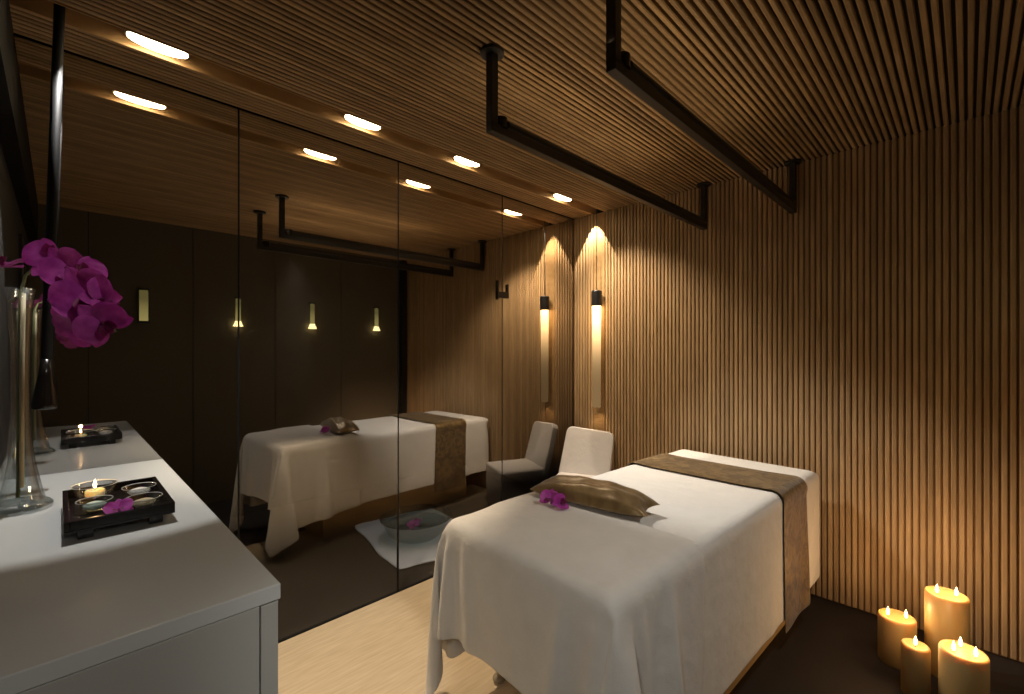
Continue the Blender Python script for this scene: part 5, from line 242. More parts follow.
1,2,1,2,1,2,1,1,2,1,2,1,48,2,1,2,1,1,2,1,2,1,2,1,1,2,1,2,1,2,49,1,1,2,1,2,1,2,1,2,1,1,2,1,2,1,2,1,48,2,1,1,2,1,2,1,2,1,1,2,1,2,1,2,1,2,49,1,1,2,1,2,1,1,2,1,2,1,2,1,2,1,2,1,48,2,1,1,2,1,2,1,1,2,1,2,1,2,1,2,1,2,49,1,2,1,1,2,1,2,1,2,1,1,2,1,2,1,2,1,
49,1,1,2,1,1,2,1,2,1,2,1,2,1,1,2,1,2,49,1,1,2,1,1,2,1,2,1,1,2,1,2,1,2,1,1,49,2,1,1,1,2,1,2,1,1,1,2,1,1,1,2,1,1,38,2,1,1,0,1,1,1,1,1,1,1,0,1,1,1,1,0,26,1,0,1,0,0,1,0,1,0,0,0,0,1,0,0,0,0,-1,0,1,0,-1,0,1,0,-1,0,1,0,-1,0,0,1,0,2,1,0,0,0,0,0,0,0,-1,0,1,0,
0,0,0,0,1,1,0,0,0,0,0,0,0,0,-1,0,1,0,0,0,0,0,2,1,0,0,0,0,0,0,0,0,0,0,0,0,0,0,0,1,1,2,0,0,0,0,0,0,0,0,0,0,0,0,0,0,0,1,2,2,0,0,0,0,0,0,0,0,0,0,0,0,0,0,1,1,2,2,0,0,0,0,0,0,0,0,0,0,0,0,0,0,1,1,2,4,0,0,0,0,0,0,0,0,0,0,0,0,0,0,1,2,2,4,0,0,0,0,0,0,
0,0,0,0,0,0,0,0,1,2,3,4,0,0,0,0,0,0,0,0,0,0,0,-1,1,0,1,2,4,4,0,0,0,0,0,0,0,0,0,0,0,-1,1,0,2,2,3,5,0,0,0,0,0,0,0,0,0,0,0,-1,1,0,2,2,4,4,0,0,0,0,0,0,0,0,0,0,0,-1,1,0,2,3,4,4,1,-1,0,0,0,0,0,0,0,0,0,-1,1,0,2,3,5,4,0,-1,0,0,0,0,0,0,0,0,0,-1,1,0,2,4,4,5,
0,-1,0,0,0,0,0,0,0,0,0,-1,1,0,3,3,5,5,0,0,-1,0,0,0,0,1,0,-1,0,-1,1,1,2,3,5,6,0,0,-1,0,0,0,0,1,0,-1,0,-1,1,1,2,4,5,6,0,0,-1,0,0,0,1,0,0,0,-1,-1,1,1,2,4,5,6,0,0,-1,0,0,0,1,0,0,0,-1,0,0,1,2,4,5,6,0,0,0,-1,0,0,1,0,0,0,-1,0,0,1,2,4,5,6,1,-1,0,-1,0,0,1,0,0,0,-1,0,
0,1,2,4,5,5,0,-1,0,-1,0,1,0,0,0,0,-1,0,0,1,2,4,5,5,217,1,2,1,1,1,2,1,1,2,1,1,2,1,1,2,1,1,48,2,1,1,2,1,1,2,1,1,2,1,1,2,1,1,2,1,49,1,1,2,1,1,2,1,1,2,1,1,2,1,1,2,1,1,48,1,2,1,1,2,1,1,2,1,1,2,1,1,2,1,1,2,49,1,1,2,1,1,2,1,1,2,1,1,1,2,1,2,1,1,48,1,2,1,1,2,
1,1,2,1,1,2,1,1,2,1,1,2,49,1,1,1,2,1,1,2,1,1,2,1,1,2,1,1,2,1,48,1,2,1,1,2,1,1,2,1,1,2,1,1,2,1,1,2,48,2,1,1,2,1,1,2,1,1,2,1,1,2,1,1,2,1,49,1,2,1,1,2,1,1,2,1,1,2,1,1,2,1,1,2,48,2,1,1,2,1,1,2,1,1,2,1,1,2,1,1,2,1,49,1,2,1,1,2,1,1,2,1,1,2,1,1,2,1,1,2,
48,2,1,1,2,1,1,2,1,1,2,1,1,2,1,1,2,1,49,1,2,1,1,2,1,1,2,1,1,2,1,1,2,1,1,2,48,2,1,1,2,1,1,2,1,1,2,1,1,2,1,1,2,1,49,1,2,1,1,2,1,1,2,1,1,2,1,1,2,1,1,2,49,1,1,1,2,1,1,2,1,1,2,1,1,2,1,1,2,1,48,1,2,1,1,2,1,1,2,1,1,2,1,1,2,1,1,2,49,1,1,2,1,1,2,1,1,2,1,1,
2,1,1,2,1,1,48,1,2,1,1,2,1,1,2,1,1,2,1,1,2,1,1,2,49,1,1,2,1,1,2,1,1,2,1,1,2,1,1,2,1,1,48,2,1,1,2,1,1,2,1,1,2,1,1,2,1,1,2,1,49,1,1,2,1,1,2,1,1,2,1,2,1,1,2,1,1,1,48,2,1,1,2,1,1,2,1,1,2,1,1,2,1,1,2,1,49,1,2,1,1,2,1,2,1,2,1,1,1,2,1,1,2,1,48,2,1,1,1,2,
1,1,2,1,2,1,2,1,2,1,1,2,47,1,1,1,1,1,1,2,1,0,1,1,1,0,1,1,1,1,28,1,0,1,1,0,1,0,1,0,1,1,0,1,0,1,0,0,13,1,0,0,0,0,0,-1,0,-1,0,-1,0,0,0,-1,-1,0,-6,0,0,0,0,0,0,0,0,0,0,0,0,1,0,-1,0,0,-1,0,0,0,0,0,0,0,0,0,1,0,0,0,1,-2,0,0,0,0,1,0,0,0,0,0,0,0,0,1,0,0,1,-3,-1,0,
-3,1,6,0,0,0,0,0,0,0,0,0,0,0,0,-7,-1,0,-1,0,8,0,0,0,0,0,0,0,0,0,0,0,0,-8,0,0,0,0,8,0,0,0,0,0,0,0,0,0,0,0,0,-8,0,0,0,0,8,0,0,0,0,0,0,0,0,0,0,0,0,-8,0,0,0,0,8,0,0,0,0,0,0,0,0,0,0,0,0,-8,0,0,0,0,8,0,0,0,0,0,0,0,0,0,0,0,0,-8,0,0,0,0,8,0,0,0,0,0,0,0,0,0,
0,0,0,-8,0,0,0,0,8,0,0,0,0,0,0,0,0,0,0,0,0,-8,0,0,0,0,8,0,0,0,0,0,0,0,0,0,0,0,0,-5,-3,0,0,0,8,0,0,0,0,0,0,0,0,0,0,0,0,0,-8,0,0,0,8,0,0,0,0,0,0,0,0,0,0,0,0,0,-8,0,0,0,8,0,0,0,0,0,0,0,0,0,0,0,0,0,-8,0,0,0,8,0,0,0,0,0,0,0,0,0,0,0,0,0,-8,0,0,0,8,0,0,0,
0,0,0,0,0,0,0,0,0,0,-8,0,0,0,8,0,0,0,0,0,0,0,0,0,0,0,0,0,-8,0,0,0,8,0,0,0,0,0,0,0,0,0,0,0,0,0,-8,0,0,0,8,0,0,0,0,0,0,0,0,0,0,0,0,0,-8,0,0,0,8,0,0,0,0,0,0,0,0,0,0,0,0,0,-8,0,0,0,8,0,0,0,0,0,0,0,0,0,0,0,0,0,-8,0,0,0,8,0,0,0,0,0,0,0,0,0,0,0,0,0,-8,0,
0,0,8,0,0,0,0,0,0,0,0,0,0,0,0,0,-8,0,0,1,7,0,0,0,0,0,0,0,0,0,0,0,0,0,-7,0,2,1,4,-1,0,0,0,0,0,0,0,0,0,0,0,0,-2,0,2,1,1,0,-1,0,0,0,0,0,1,0,0,0,0,0,-1,0,2,0,1,0,-1,1,0,0,0,0,1,1,0,-1,0,0,0,0,2,0,0,-1,0,0,0,0,-1,1,-1,-1,0,0,0,0,0,0,-5,1,-2,-1,-1,0,0,-1,-1,0,-1,-1,
0,-2,-1,0,0,-1,-30,-1,-1,-2,-1,-1,-1,-1,-2,-1,-1,-1,-1,-1,-2,-1,-1,-1,-42,-1,-2,-1,-2,-1,-2,-1,-1,-2,-1,-2,-1,-1,-2,-1,-2,-1,-50,-1,-2,-1,-1,-2,-1,-1,-2,-1,-2,-1,-1,-2,-1,-1,-2,-1,-48,-2,-1,-2,-1,-1,-2,-1,-1,-2,-1,-2,-1,-1,-2,-1,-1,-2,-49,-1,-2,-1,-1,-2,-1,-2,-1,-1,-2,-1,-1,-2,-1,-2,-1,-1,-49,-1,-1,-2,-1,-1,-2,-1,-2,-1,-1,-2,-1,-1,-2,-1,-1,-2,-48,-2,-1,-1,-2,-1,
-1,-2,-1,-1,-2,-1,-2,-1,-1,-2,-1,-1,-49,-1,-1,-2,-1,-2,-1,-1,-2,-1,-1,-2,-1,-1,-2,-1,-2,-1,-48,-2,-1,-1,-2,-1,-1,-2,-1,-2,-1,-1,-2,-1,-1,-2,-1,-1,-49,-1,-2,-1,-1,-2,-1,-1,-2,-1,-1,-2,-1,-2,-1,-1,-2,-1,-48,-2,-1,-1,-2,-1,-2,-1,-1,-2,-1,-1,-2,-1,-1,-2,-1,-1,-49,-1,-2,-1,-1,-2,-1,-1,-2,-1,-1,-2,-1,-2,-1,-1,-2,-1,-48,-2,-1,-1,-2,-1,-2,-1,-1,-2,-1,-1,-2,-1,-1,-2,-1,-1,
-49,-1,-2,-1,-1,-2,-1,-1,-2,-1,-2,-1,-1,-2,-1,-1,-2,-1,-48,-2,-1,-1,-2,-1,-2,-1,-1,-2,-1,-1,-2,-1,-1,-2,-1,-1,-49,-1,-2,-1,-1,-2,-1,-1,-2,-1,-1,-2,-1,-2,-1,-1,-2,-1,-48,-2,-1,-1,-2,-1,-2,-1,-1,-2,-1,-1,-2,-1,-1,-2,-1,-1,-49,-1,-2,-1,-1,-2,-1,-1,-2,-1,-1,-2,-1,-1,-2,-1,-1,-2,-48,-2,-1,-1,-2,-1,-1,-2,-1,-2,-1,-1,-2,-1,-1,-2,-1,-1,-49,-1,-2,-1,-1,-2,-1,-1,-2,-1,-1,-2,
-1,-1,-2,-1,-1,-2,-48,-2,-1,-1,-2,-1,-1,-2,-1,-1,-2,-1,-2,-1,-1,-2,-1,-1,-49,-1,-1,-2,-1,-1,-2,-1,-2,-1,-1,-2,-1,-1,-2,-1,-1,-2,-48,-1,-2,-1,-2,-1,-1,-2,-1,-1,-2,-1,-1,-2,-1,-1,-2,-1,-49,-1,-1,-2,-1,-1,-2,-1,-1,-2,-1,-1,-2,-1,-2,-1,-1,-1,-48,-1,-2,-1,-1,-2,-1,-1,-2,-1,-2,-1,-1,-2,-1,-1,-2,-1]),
}
scene = bpy.context.scene
COL = scene.collection
PI = math.pi
H = 2.486          # ceiling height
YG = 2.324         # face of the glass partition
XW = 3.038         # tips of the slats on the far wall
YO = -0.24         # opposite (camera side) wall
XB = -0.16         # end wall beside the camera
WET = 4.35         # back wall of the dark room behind the glass

# ------------------------------------------------------------------ materials
def new_mat(name):
    m = bpy.data.materials.new(name); m.use_nodes = True
    nt = m.node_tree
    return m, nt, nt.nodes, nt.links, nt.nodes['Principled BSDF']

def simple(name, col, rough=.5, metal=0, noise=0, nscale=20, bump=0, bscale=60, spec=.5, sheen=0, emit=None, estr=0, coat=0):
    m, nt, N, Lk, b = new_mat(name)
    b.inputs['Base Color'].default_value = (*col, 1)
    b.inputs['Roughness'].default_value = rough
    b.inputs['Metallic'].default_value = metal
    b.inputs['Specular IOR Level'].default_value = spec
    b.inputs['Sheen Weight'].default_value = sheen
    b.inputs['Coat Weight'].default_value = coat
    if emit:
        b.inputs['Emission Color'].default_value = (*emit, 1); b.inputs['Emission Strength'].default_value = estr
    tc = N.new('ShaderNodeTexCoord')
    if noise:
        n = N.new('ShaderNodeTexNoise'); n.inputs['Scale'].default_value = nscale; n.inputs['Detail'].default_value = 4
        Lk.new(tc.outputs['Object'], n.inputs['Vector'])
        mx = N.new('ShaderNodeMix'); mx.data_type = 'RGBA'
        mx.inputs['A'].default_value = (*[c*(1-noise) for c in col], 1)
        mx.inputs['B'].default_value = (*[min(1, c*(1+noise)) for c in col], 1)
        Lk.new(n.outputs['Fac'], mx.inputs['Factor']); Lk.new(mx.outputs['Result'], b.inputs['Base Color'])
    if bump:
        n2 = N.new('ShaderNodeTexNoise'); n2.inputs['Scale'].default_value = bscale; n2.inputs['Detail'].default_value = 3
        Lk.new(tc.outputs['Object'], n2.inputs['Vector'])
        bp = N.new('ShaderNodeBump'); bp.inputs['Strength'].default_value = bump; bp.inputs['Distance'].default_value = .01
        Lk.new(n2.outputs['Fac'], bp.inputs['Height']); Lk.new(bp.outputs['Normal'], b.inputs['Normal'])
    return m

def wood(name, c1, c2, scale=(1, 1, 1), rough=.5, nscale=8, cell=None, cvar=.25):
    """stretched-noise grain; cell=(axis, size) varies the tone from slat to slat"""
    m, nt, N, Lk, b = new_mat(name)
    b.inputs['Roughness'].default_value = rough
    b.inputs['Specular IOR Level'].default_value = .35
    tc = N.new('ShaderNodeTexCoord'); mp = N.new('ShaderNodeMapping'); mp.inputs['Scale'].default_value = scale
    Lk.new(tc.outputs['Object'], mp.inputs['Vector'])
    n = N.new('ShaderNodeTexNoise'); n.inputs['Scale'].default_value = nscale; n.inputs['Detail'].default_value = 6
    Lk.new(mp.outputs['Vector'], n.inputs['Vector'])
    cr = N.new('ShaderNodeValToRGB'); cr.color_ramp.elements[0].position = .3; cr.color_ramp.elements[1].position = .7
    cr.color_ramp.elements[0].color = (*c1, 1); cr.color_ramp.elements[1].color = (*c2, 1)
    Lk.new(n.outputs['Fac'], cr.inputs['Fac'])
    out = cr.outputs['Color']
    if cell:
        sp = N.new('ShaderNodeSeparateXYZ'); Lk.new(tc.outputs['Object'], sp.inputs['Vector'])
        dv = N.new('ShaderNodeMath'); dv.operation = 'DIVIDE'; dv.inputs[1].default_value = cell[1]
        Lk.new(sp.outputs[cell[0]], dv.inputs[0])
        fl = N.new('ShaderNodeMath'); fl.operation = 'FLOOR'; Lk.new(dv.outputs[0], fl.inputs[0])
        wn = N.new('ShaderNodeTexWhiteNoise'); wn.noise_dimensions = '1D'; Lk.new(fl.outputs[0], wn.inputs['W'])
        mr = N.new('ShaderNodeMapRange'); mr.inputs['To Min'].default_value = 1-cvar; mr.inputs['To Max'].default_value = 1+cvar
        Lk.new(wn.outputs['Value'], mr.inputs['Value'])
        vm = N.new('ShaderNodeVectorMath'); vm.operation = 'SCALE'
        Lk.new(out, vm.inputs[0]); Lk.new(mr.outputs['Result'], vm.inputs['Scale']); out = vm.outputs['Vector']
    Lk.new(out, b.inputs['Base Color'])
    return m

def fabric(name, col, rough=.85, weave=.15, wscale=500, sheen=.2, soft=.25, tone=.06):
    m, nt, N, Lk, b = new_mat(name)
    b.inputs['Roughness'].default_value = rough; b.inputs['Sheen Weight'].default_value = sheen
    b.inputs['Specular IOR Level'].default_value = .2
    tc = N.new('ShaderNodeTexCoord')
    n = N.new('ShaderNodeTexNoise'); n.inputs['Scale'].default_value = 14; n.inputs['Detail'].default_value = 3
    Lk.new(tc.outputs['Object'], n.inputs['Vector'])
    mx = N.new('ShaderNodeMix'); mx.data_type = 'RGBA'
    mx.inputs['A'].default_value = (*[c*(1-tone) for c in col], 1); mx.inputs['B'].default_value = (*[min(1, c*(1+tone)) for c in col], 1)
    Lk.new(n.outputs['Fac'], mx.inputs['Factor']); Lk.new(mx.outputs['Result'], b.inputs['Base Color'])
    n2 = N.new('ShaderNodeTexNoise'); n2.inputs['Scale'].default_value = wscale; n2.inputs['Detail'].default_value = 1
    Lk.new(tc.outputs['Object'], n2.inputs['Vector'])
    n3 = N.new('ShaderNodeTexNoise'); n3.inputs['Scale'].default_value = 9; n3.inputs['Detail'].default_value = 4
    Lk.new(tc.outputs['Object'], n3.inputs['Vector'])
    b1 = N.new('ShaderNodeBump'); b1.inputs['Strength'].default_value = weave; b1.inputs['Distance'].default_value = .002
    Lk.new(n2.outputs['Fac'], b1.inputs['Height'])
    b2 = N.new('ShaderNodeBump'); b2.inputs['Strength'].default_value = soft; b2.inputs['Distance'].default_value = .02
    Lk.new(n3.outputs['Fac'], b2.inputs['Height']); Lk.new(b1.outputs['Normal'], b2.inputs['Normal'])
    Lk.new(b2.outputs['Normal'], b.inputs['Normal'])
    return m

def glass_mat(name, col=(1, 1, 1), rough=.0, ior=1.45):
    m, nt, N, Lk, b = new_mat(name)
    b.inputs['Base Color'].default_value = (*col, 1); b.inputs['Roughness'].default_value = rough
    b.inputs['IOR'].default_value = ior; b.inputs['Transmission Weight'].default_value = 1
    return m

def thin_glass(name, tint=(.95, .97, .97), refl=.12):
    m, nt, N, Lk, b = new_mat(name); N.remove(b)
    o = N['Material Output']
    tr = N.new('ShaderNodeBsdfTransparent'); tr.inputs['Color'].default_value = (*tint, 1)
    gl = N.new('ShaderNodeBsdfGlossy'); gl.inputs['Roughness'].default_value = .03
    lw = N.new('ShaderNodeLayerWeight'); lw.inputs['Blend'].default_value = .35
    mr = N.new('ShaderNodeMapRange'); mr.inputs['To Min'].default_value = refl*.4; mr.inputs['To Max'].default_value = .75
    Lk.new(lw.outputs['Facing'], mr.inputs['Value'])
    mx = N.new('ShaderNodeMixShader'); Lk.new(mr.outputs['Result'], mx.inputs[0])
    Lk.new(tr.outputs[0], mx.inputs[1]); Lk.new(gl.outputs[0], mx.inputs[2]); Lk.new(mx.outputs[0], o.inputs['Surface'])
    return m

def graded_mirror(name):
    """half-silvered smoked glass: reflectance is graded by height so the mirror image fades near the floor"""
    m, nt, N, Lk, b = new_mat(name); N.remove(b)
    o = N['Material Output']
    tr = N.new('ShaderNodeBsdfTransparent'); tr.inputs['Color'].default_value = (.80, .82, .84, 1)
    gl = N.new('ShaderNodeBsdfGlossy'); gl.inputs['Roughness'].default_value = .012; gl.inputs['Color'].default_value = (.97, .93, .88, 1)
    tc = N.new('ShaderNodeTexCoord'); sp = N.new('ShaderNodeSeparateXYZ'); Lk.new(tc.outputs['Object'], sp.inputs['Vector'])
    cr = N.new('ShaderNodeValToRGB'); el = cr.color_ramp.elements
    mr = N.new('ShaderNodeMapRange'); mr.inputs['From Max'].default_value = 2.5
    Lk.new(sp.outputs['Z'], mr.inputs['Value']); Lk.new(mr.outputs['Result'], cr.inputs['Fac'])
    pts = [(0, .03), (.40, .035), (.62, .34), (.95, .40), (1.3, .45), (1.75, .62), (2.5, .80)]  # ramp puts the fading of the reflection into the material, by height
    el[0].position = 0; el[0].color = (.03,)*3+(1,); el[1].position = 1; el[1].color = (.80,)*3+(1,)
    for z, v in pts[1:-1]:
        e = el.new(z/2.5); e.color = (v, v, v, 1)
    mx = N.new('ShaderNodeMixShader'); Lk.new(cr.outputs['Color'], mx.inputs[0])
    Lk.new(tr.outputs[0], mx.inputs[1]); Lk.new(gl.outputs[0], mx.inputs[2]); Lk.new(mx.outputs[0], o.inputs['Surface'])
    return m

def clear_back(name, c=.8):
    m, nt, N, Lk, b = new_mat(name); N.remove(b)
    tr = N.new('ShaderNodeBsdfTransparent'); tr.inputs['Color'].default_value = (c, c, c, 1)
    Lk.new(tr.outputs[0], N['Material Output'].inputs['Surface']); return m

def emission(name, col, s):
    m, nt, N, Lk, b = new_mat(name); N.remove(b)
    e = N.new('ShaderNodeEmission'); e.inputs['Color'].default_value = (*col, 1); e.inputs['Strength'].default_value = s
    Lk.new(e.outputs[0], N['Material Output'].inputs['Surface']); return m

def emission_z(name, col, z0, z1, s0, s1, power=1.5):
    m, nt, N, Lk, b = new_mat(name); N.remove(b)
    e = N.new('ShaderNodeEmission'); e.inputs['Color'].default_value = (*col, 1)
    tc = N.new('ShaderNodeTexCoord'); sp = N.new('ShaderNodeSeparateXYZ'); Lk.new(tc.outputs['Object'], sp.inputs['Vector'])
    mr = N.new('ShaderNodeMapRange')
    for k, v in (('From Min', z0), ('From Max', z1)): mr.inputs[k].default_value = v
    Lk.new(sp.outputs['Z'], mr.inputs['Value'])
    pw = N.new('ShaderNodeMath'); pw.operation = 'POWER'; pw.inputs[1].default_value = power; Lk.new(mr.outputs['Result'], pw.inputs[0])
    ma = N.new('ShaderNodeMath'); ma.operation = 'MULTIPLY_ADD'; ma.inputs[1].default_value = s1-s0; ma.inputs[2].default_value = s0
    Lk.new(pw.outputs[0], ma.inputs[0]); Lk.new(ma.outputs[0], e.inputs['Strength'])
    Lk.new(e.outputs[0], N['Material Output'].inputs['Surface']); return m

M = {}
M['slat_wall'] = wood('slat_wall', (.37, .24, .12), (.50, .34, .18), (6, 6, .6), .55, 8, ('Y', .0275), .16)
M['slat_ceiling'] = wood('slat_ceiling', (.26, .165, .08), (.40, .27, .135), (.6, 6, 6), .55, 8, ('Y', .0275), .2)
M['slot_wood'] = wood('slot_wood', (.36, .22, .10), (.46, .30, .14), (.8, 4, 4), .45, 6)
M['dark_back'] = simple('dark_back', (.02, .012, .006), .9)
M['gap_back'] = simple('gap_back', (.22, .125, .06), .8)
M['floor'] = wood('floor_oak', (.60, .46, .29), (.72, .58, .39), (1.2, 14, 1), .5, 6)
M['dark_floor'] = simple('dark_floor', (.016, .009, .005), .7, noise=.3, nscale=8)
M['wet_floor'] = simple('wet_floor', (.06, .045, .034), .45, noise=.25, nscale=5)
M['black'] = simple('black_metal', (.012, .012, .013), .4, noise=.1)
M['black_gloss'] = simple('black_lacquer', (.008, .006, .005), .2, spec=.35)
M['rod_black'] = simple('rod_black', (.005, .005, .006), .6, spec=.2)
M['dark_panel'] = simple('dark_panel', (.115, .10, .07), .6, noise=.12, nscale=3)
M['grey_wall'] = simple('grey_wall', (.035, .034, .033), .7, noise=.1, nscale=4)
M['joint'] = simple('joint_dark', (.01, .011, .012), .5, spec=.2)
M['steel'] = simple('brushed_steel', (.55, .55, .56), .3, metal=1)
M['mirror'] = graded_mirror('smoked_graded_mirror')
M['pane_back'] = clear_back('pane_back', .95)
M['counter'] = simple('white_lacquer', (.66, .68, .67), .22, coat=.3, spec=.5)
M['counter_front'] = simple('grey_lacquer', (.50, .50, .47), .35)
M['sheet'] = fabric('white_cotton', (.82, .79, .74), soft=.4)
M['cover'] = fabric('white_terry', (.80, .77, .72), weave=.3, wscale=260, soft=.4)
M['chair'] = fabric('white_slipcover', (.72, .70, .70), soft=.3)
M['mat'] = fabric('white_towel_mat', (.80, .82, .86), weave=.4, wscale=200)
M['plinth'] = wood('plinth_wood', (.48, .33, .16), (.60, .44, .24), (1, 8, 8), .5, 5)
M['brass'] = simple('aged_brass', (.50, .42, .16), .4, metal=.6)
M['sconce_glow'] = emission('sconce_glow', (1, .80, .36), 3.2)
M['sconce_dim'] = emission_z('sconce_dim', (1, .85, .30), 0, .2, .5, .16)
M['lamp'] = emission('downlight_glow', (1, .78, .48), 26)
M['tube'] = emission_z('tube_glow', (1, .60, .25), .95, 1.742, .24, 9, 4.5)
M['glass'] = glass_mat('clear_glass', (.97, .99, .98))
M['vase_glass'] = thin_glass('vase_thin_glass', (.93, .95, .95), .22)
M['dish'] = thin_glass('thin_dish_glass', (.96, .97, .97), .6)
M['bowl'] = thin_glass('basin_glass', (.78, .90, .90), .3)
M['foot_glass'] = thin_glass('foot_glass', (.86, .90, .90), .6)
M['rim'] = simple('glass_rim', (.75, .80, .80), .12, spec=1)
M['water'] = thin_glass('water', (.80, .90, .92), .25)
M['salt'] = simple('white_salt', (.85, .84, .80), .8, bump=.6, bscale=300)
M['sand'] = simple('tan_salt', (.50, .42, .26), .8, bump=.6, bscale=300)
M['green_salt'] = simple('pale_green_salt', (.55, .68, .60), .8, bump=.6, bscale=300)
M['bamboo'] = wood('bamboo', (.55, .44, .26), (.66, .55, .36), (9, 9, 1), .5, 6)
M['stem'] = simple('green_stem', (.16, .17, .06), .5)
M['pebble'] = simple('pebble', (.38, .31, .21), .35, noise=.3)
M['flame'] = emission('flame', (1, .66, .28), 30)
M['wick'] = simple('wick', (.02, .015, .01), .9)
M['trim_dark'] = simple('trim_dark', (.006, .006, .007), .7, spec=.2)

def wax(name, col=(.42, .29, .12)):
    m, nt, N, Lk, b = new_mat(name)
    b.inputs['Base Color'].default_value = (*col, 1); b.inputs['Roughness'].default_value = .42
    b.inputs['Subsurface Weight'].default_value = 1; b.inputs['Subsurface Radius'].default_value = (1, .65, .32); b.inputs['Subsurface Scale'].default_value = .05
    return m
M['wax'] = wax('wax'); M['tealight_wax'] = wax('tealight_wax', (.95, .72, .45))

def petal_mat(name, c1, c2):
    m, nt, N, Lk, b = new_mat(name)
    b.inputs['Roughness'].default_value = .5; b.inputs['Sheen Weight'].default_value = .3
    tc = N.new('ShaderNodeTexCoord'); n = N.new('ShaderNodeTexNoise'); n.inputs['Scale'].default_value = 30; n.inputs['Detail'].default_value = 4
    Lk.new(tc.outputs['Object'], n.inputs['Vector'])
    cr = N.new('ShaderNodeValToRGB'); cr.color_ramp.elements[0].position = .35; cr.color_ramp.elements[1].position = .7
    cr.color_ramp.elements[0].color = (*c1, 1); cr.color_ramp.elements[1].color = (*c2, 1)
    Lk.new(n.outputs['Fac'], cr.inputs['Fac']); Lk.new(cr.outputs['Color'], b.inputs['Base Color'])
    tl = N.new('ShaderNodeBsdfTranslucent'); Lk.new(cr.outputs['Color'], tl.inputs['Color'])
    mx = N.new('ShaderNodeMixShader'); mx.inputs[0].default_value = .35
    Lk.new(b.outputs[0], mx.inputs[1]); Lk.new(tl.outputs[0], mx.inputs[2]); Lk.new(mx.outputs[0], N['Material Output'].inputs['Surface'])
    return m
M['petal'] = petal_mat('orchid_petal', (.46, .03, .38), (.74, .12, .66))
M['lip'] = petal_mat('orchid_lip', (.20, .004, .09), (.34, .01, .16))
M['petal_white'] = petal_mat('orchid_throat', (.75, .55, .65), (.85, .7, .75))

def satin(name, c1, c2, rough=.36, pattern=True):
    m, nt, N, Lk, b = new_mat(name)
    b.inputs['Roughness'].default_value = rough; b.inputs['Metallic'].default_value = .35
    b.inputs['Sheen Weight'].default_value = .3; b.inputs['Anisotropic'].default_value = .4
    tc = N.new('ShaderNodeTexCoord')
    n = N.new('ShaderNodeTexNoise'); n.inputs['Scale'].default_value = 16 if pattern else 7; n.inputs['Detail'].default_value = 5; n.inputs['Distortion'].default_value = 1.6
    Lk.new(tc.outputs['Object'], n.inputs['Vector'])
    cr = N.new('ShaderNodeValToRGB'); cr.color_ramp.elements[0].position = .42; cr.color_ramp.elements[1].position = .6
    cr.color_ramp.elements[0].color = (*c1, 1); cr.color_ramp.elements[1].color = (*c2, 1)
    Lk.new(n.outputs['Fac'], cr.inputs['Fac']); Lk.new(cr.outputs['Color'], b.inputs['Base Color'])
    bp = N.new('ShaderNodeBump'); bp.inputs['Strength'].default_value = .25; bp.inputs['Distance'].default_value = .01
    Lk.new(n.outputs['Fac'], bp.inputs['Height']); Lk.new(bp.outputs['Normal'], b.inputs['Normal'])
    return m
M['runner'] = satin('bronze_damask', (.13, .075, .02), (.26, .165, .055), .42)
M['cushion'] = satin('gold_satin', (.20, .12, .04), (.29, .19, .075), .36, False)

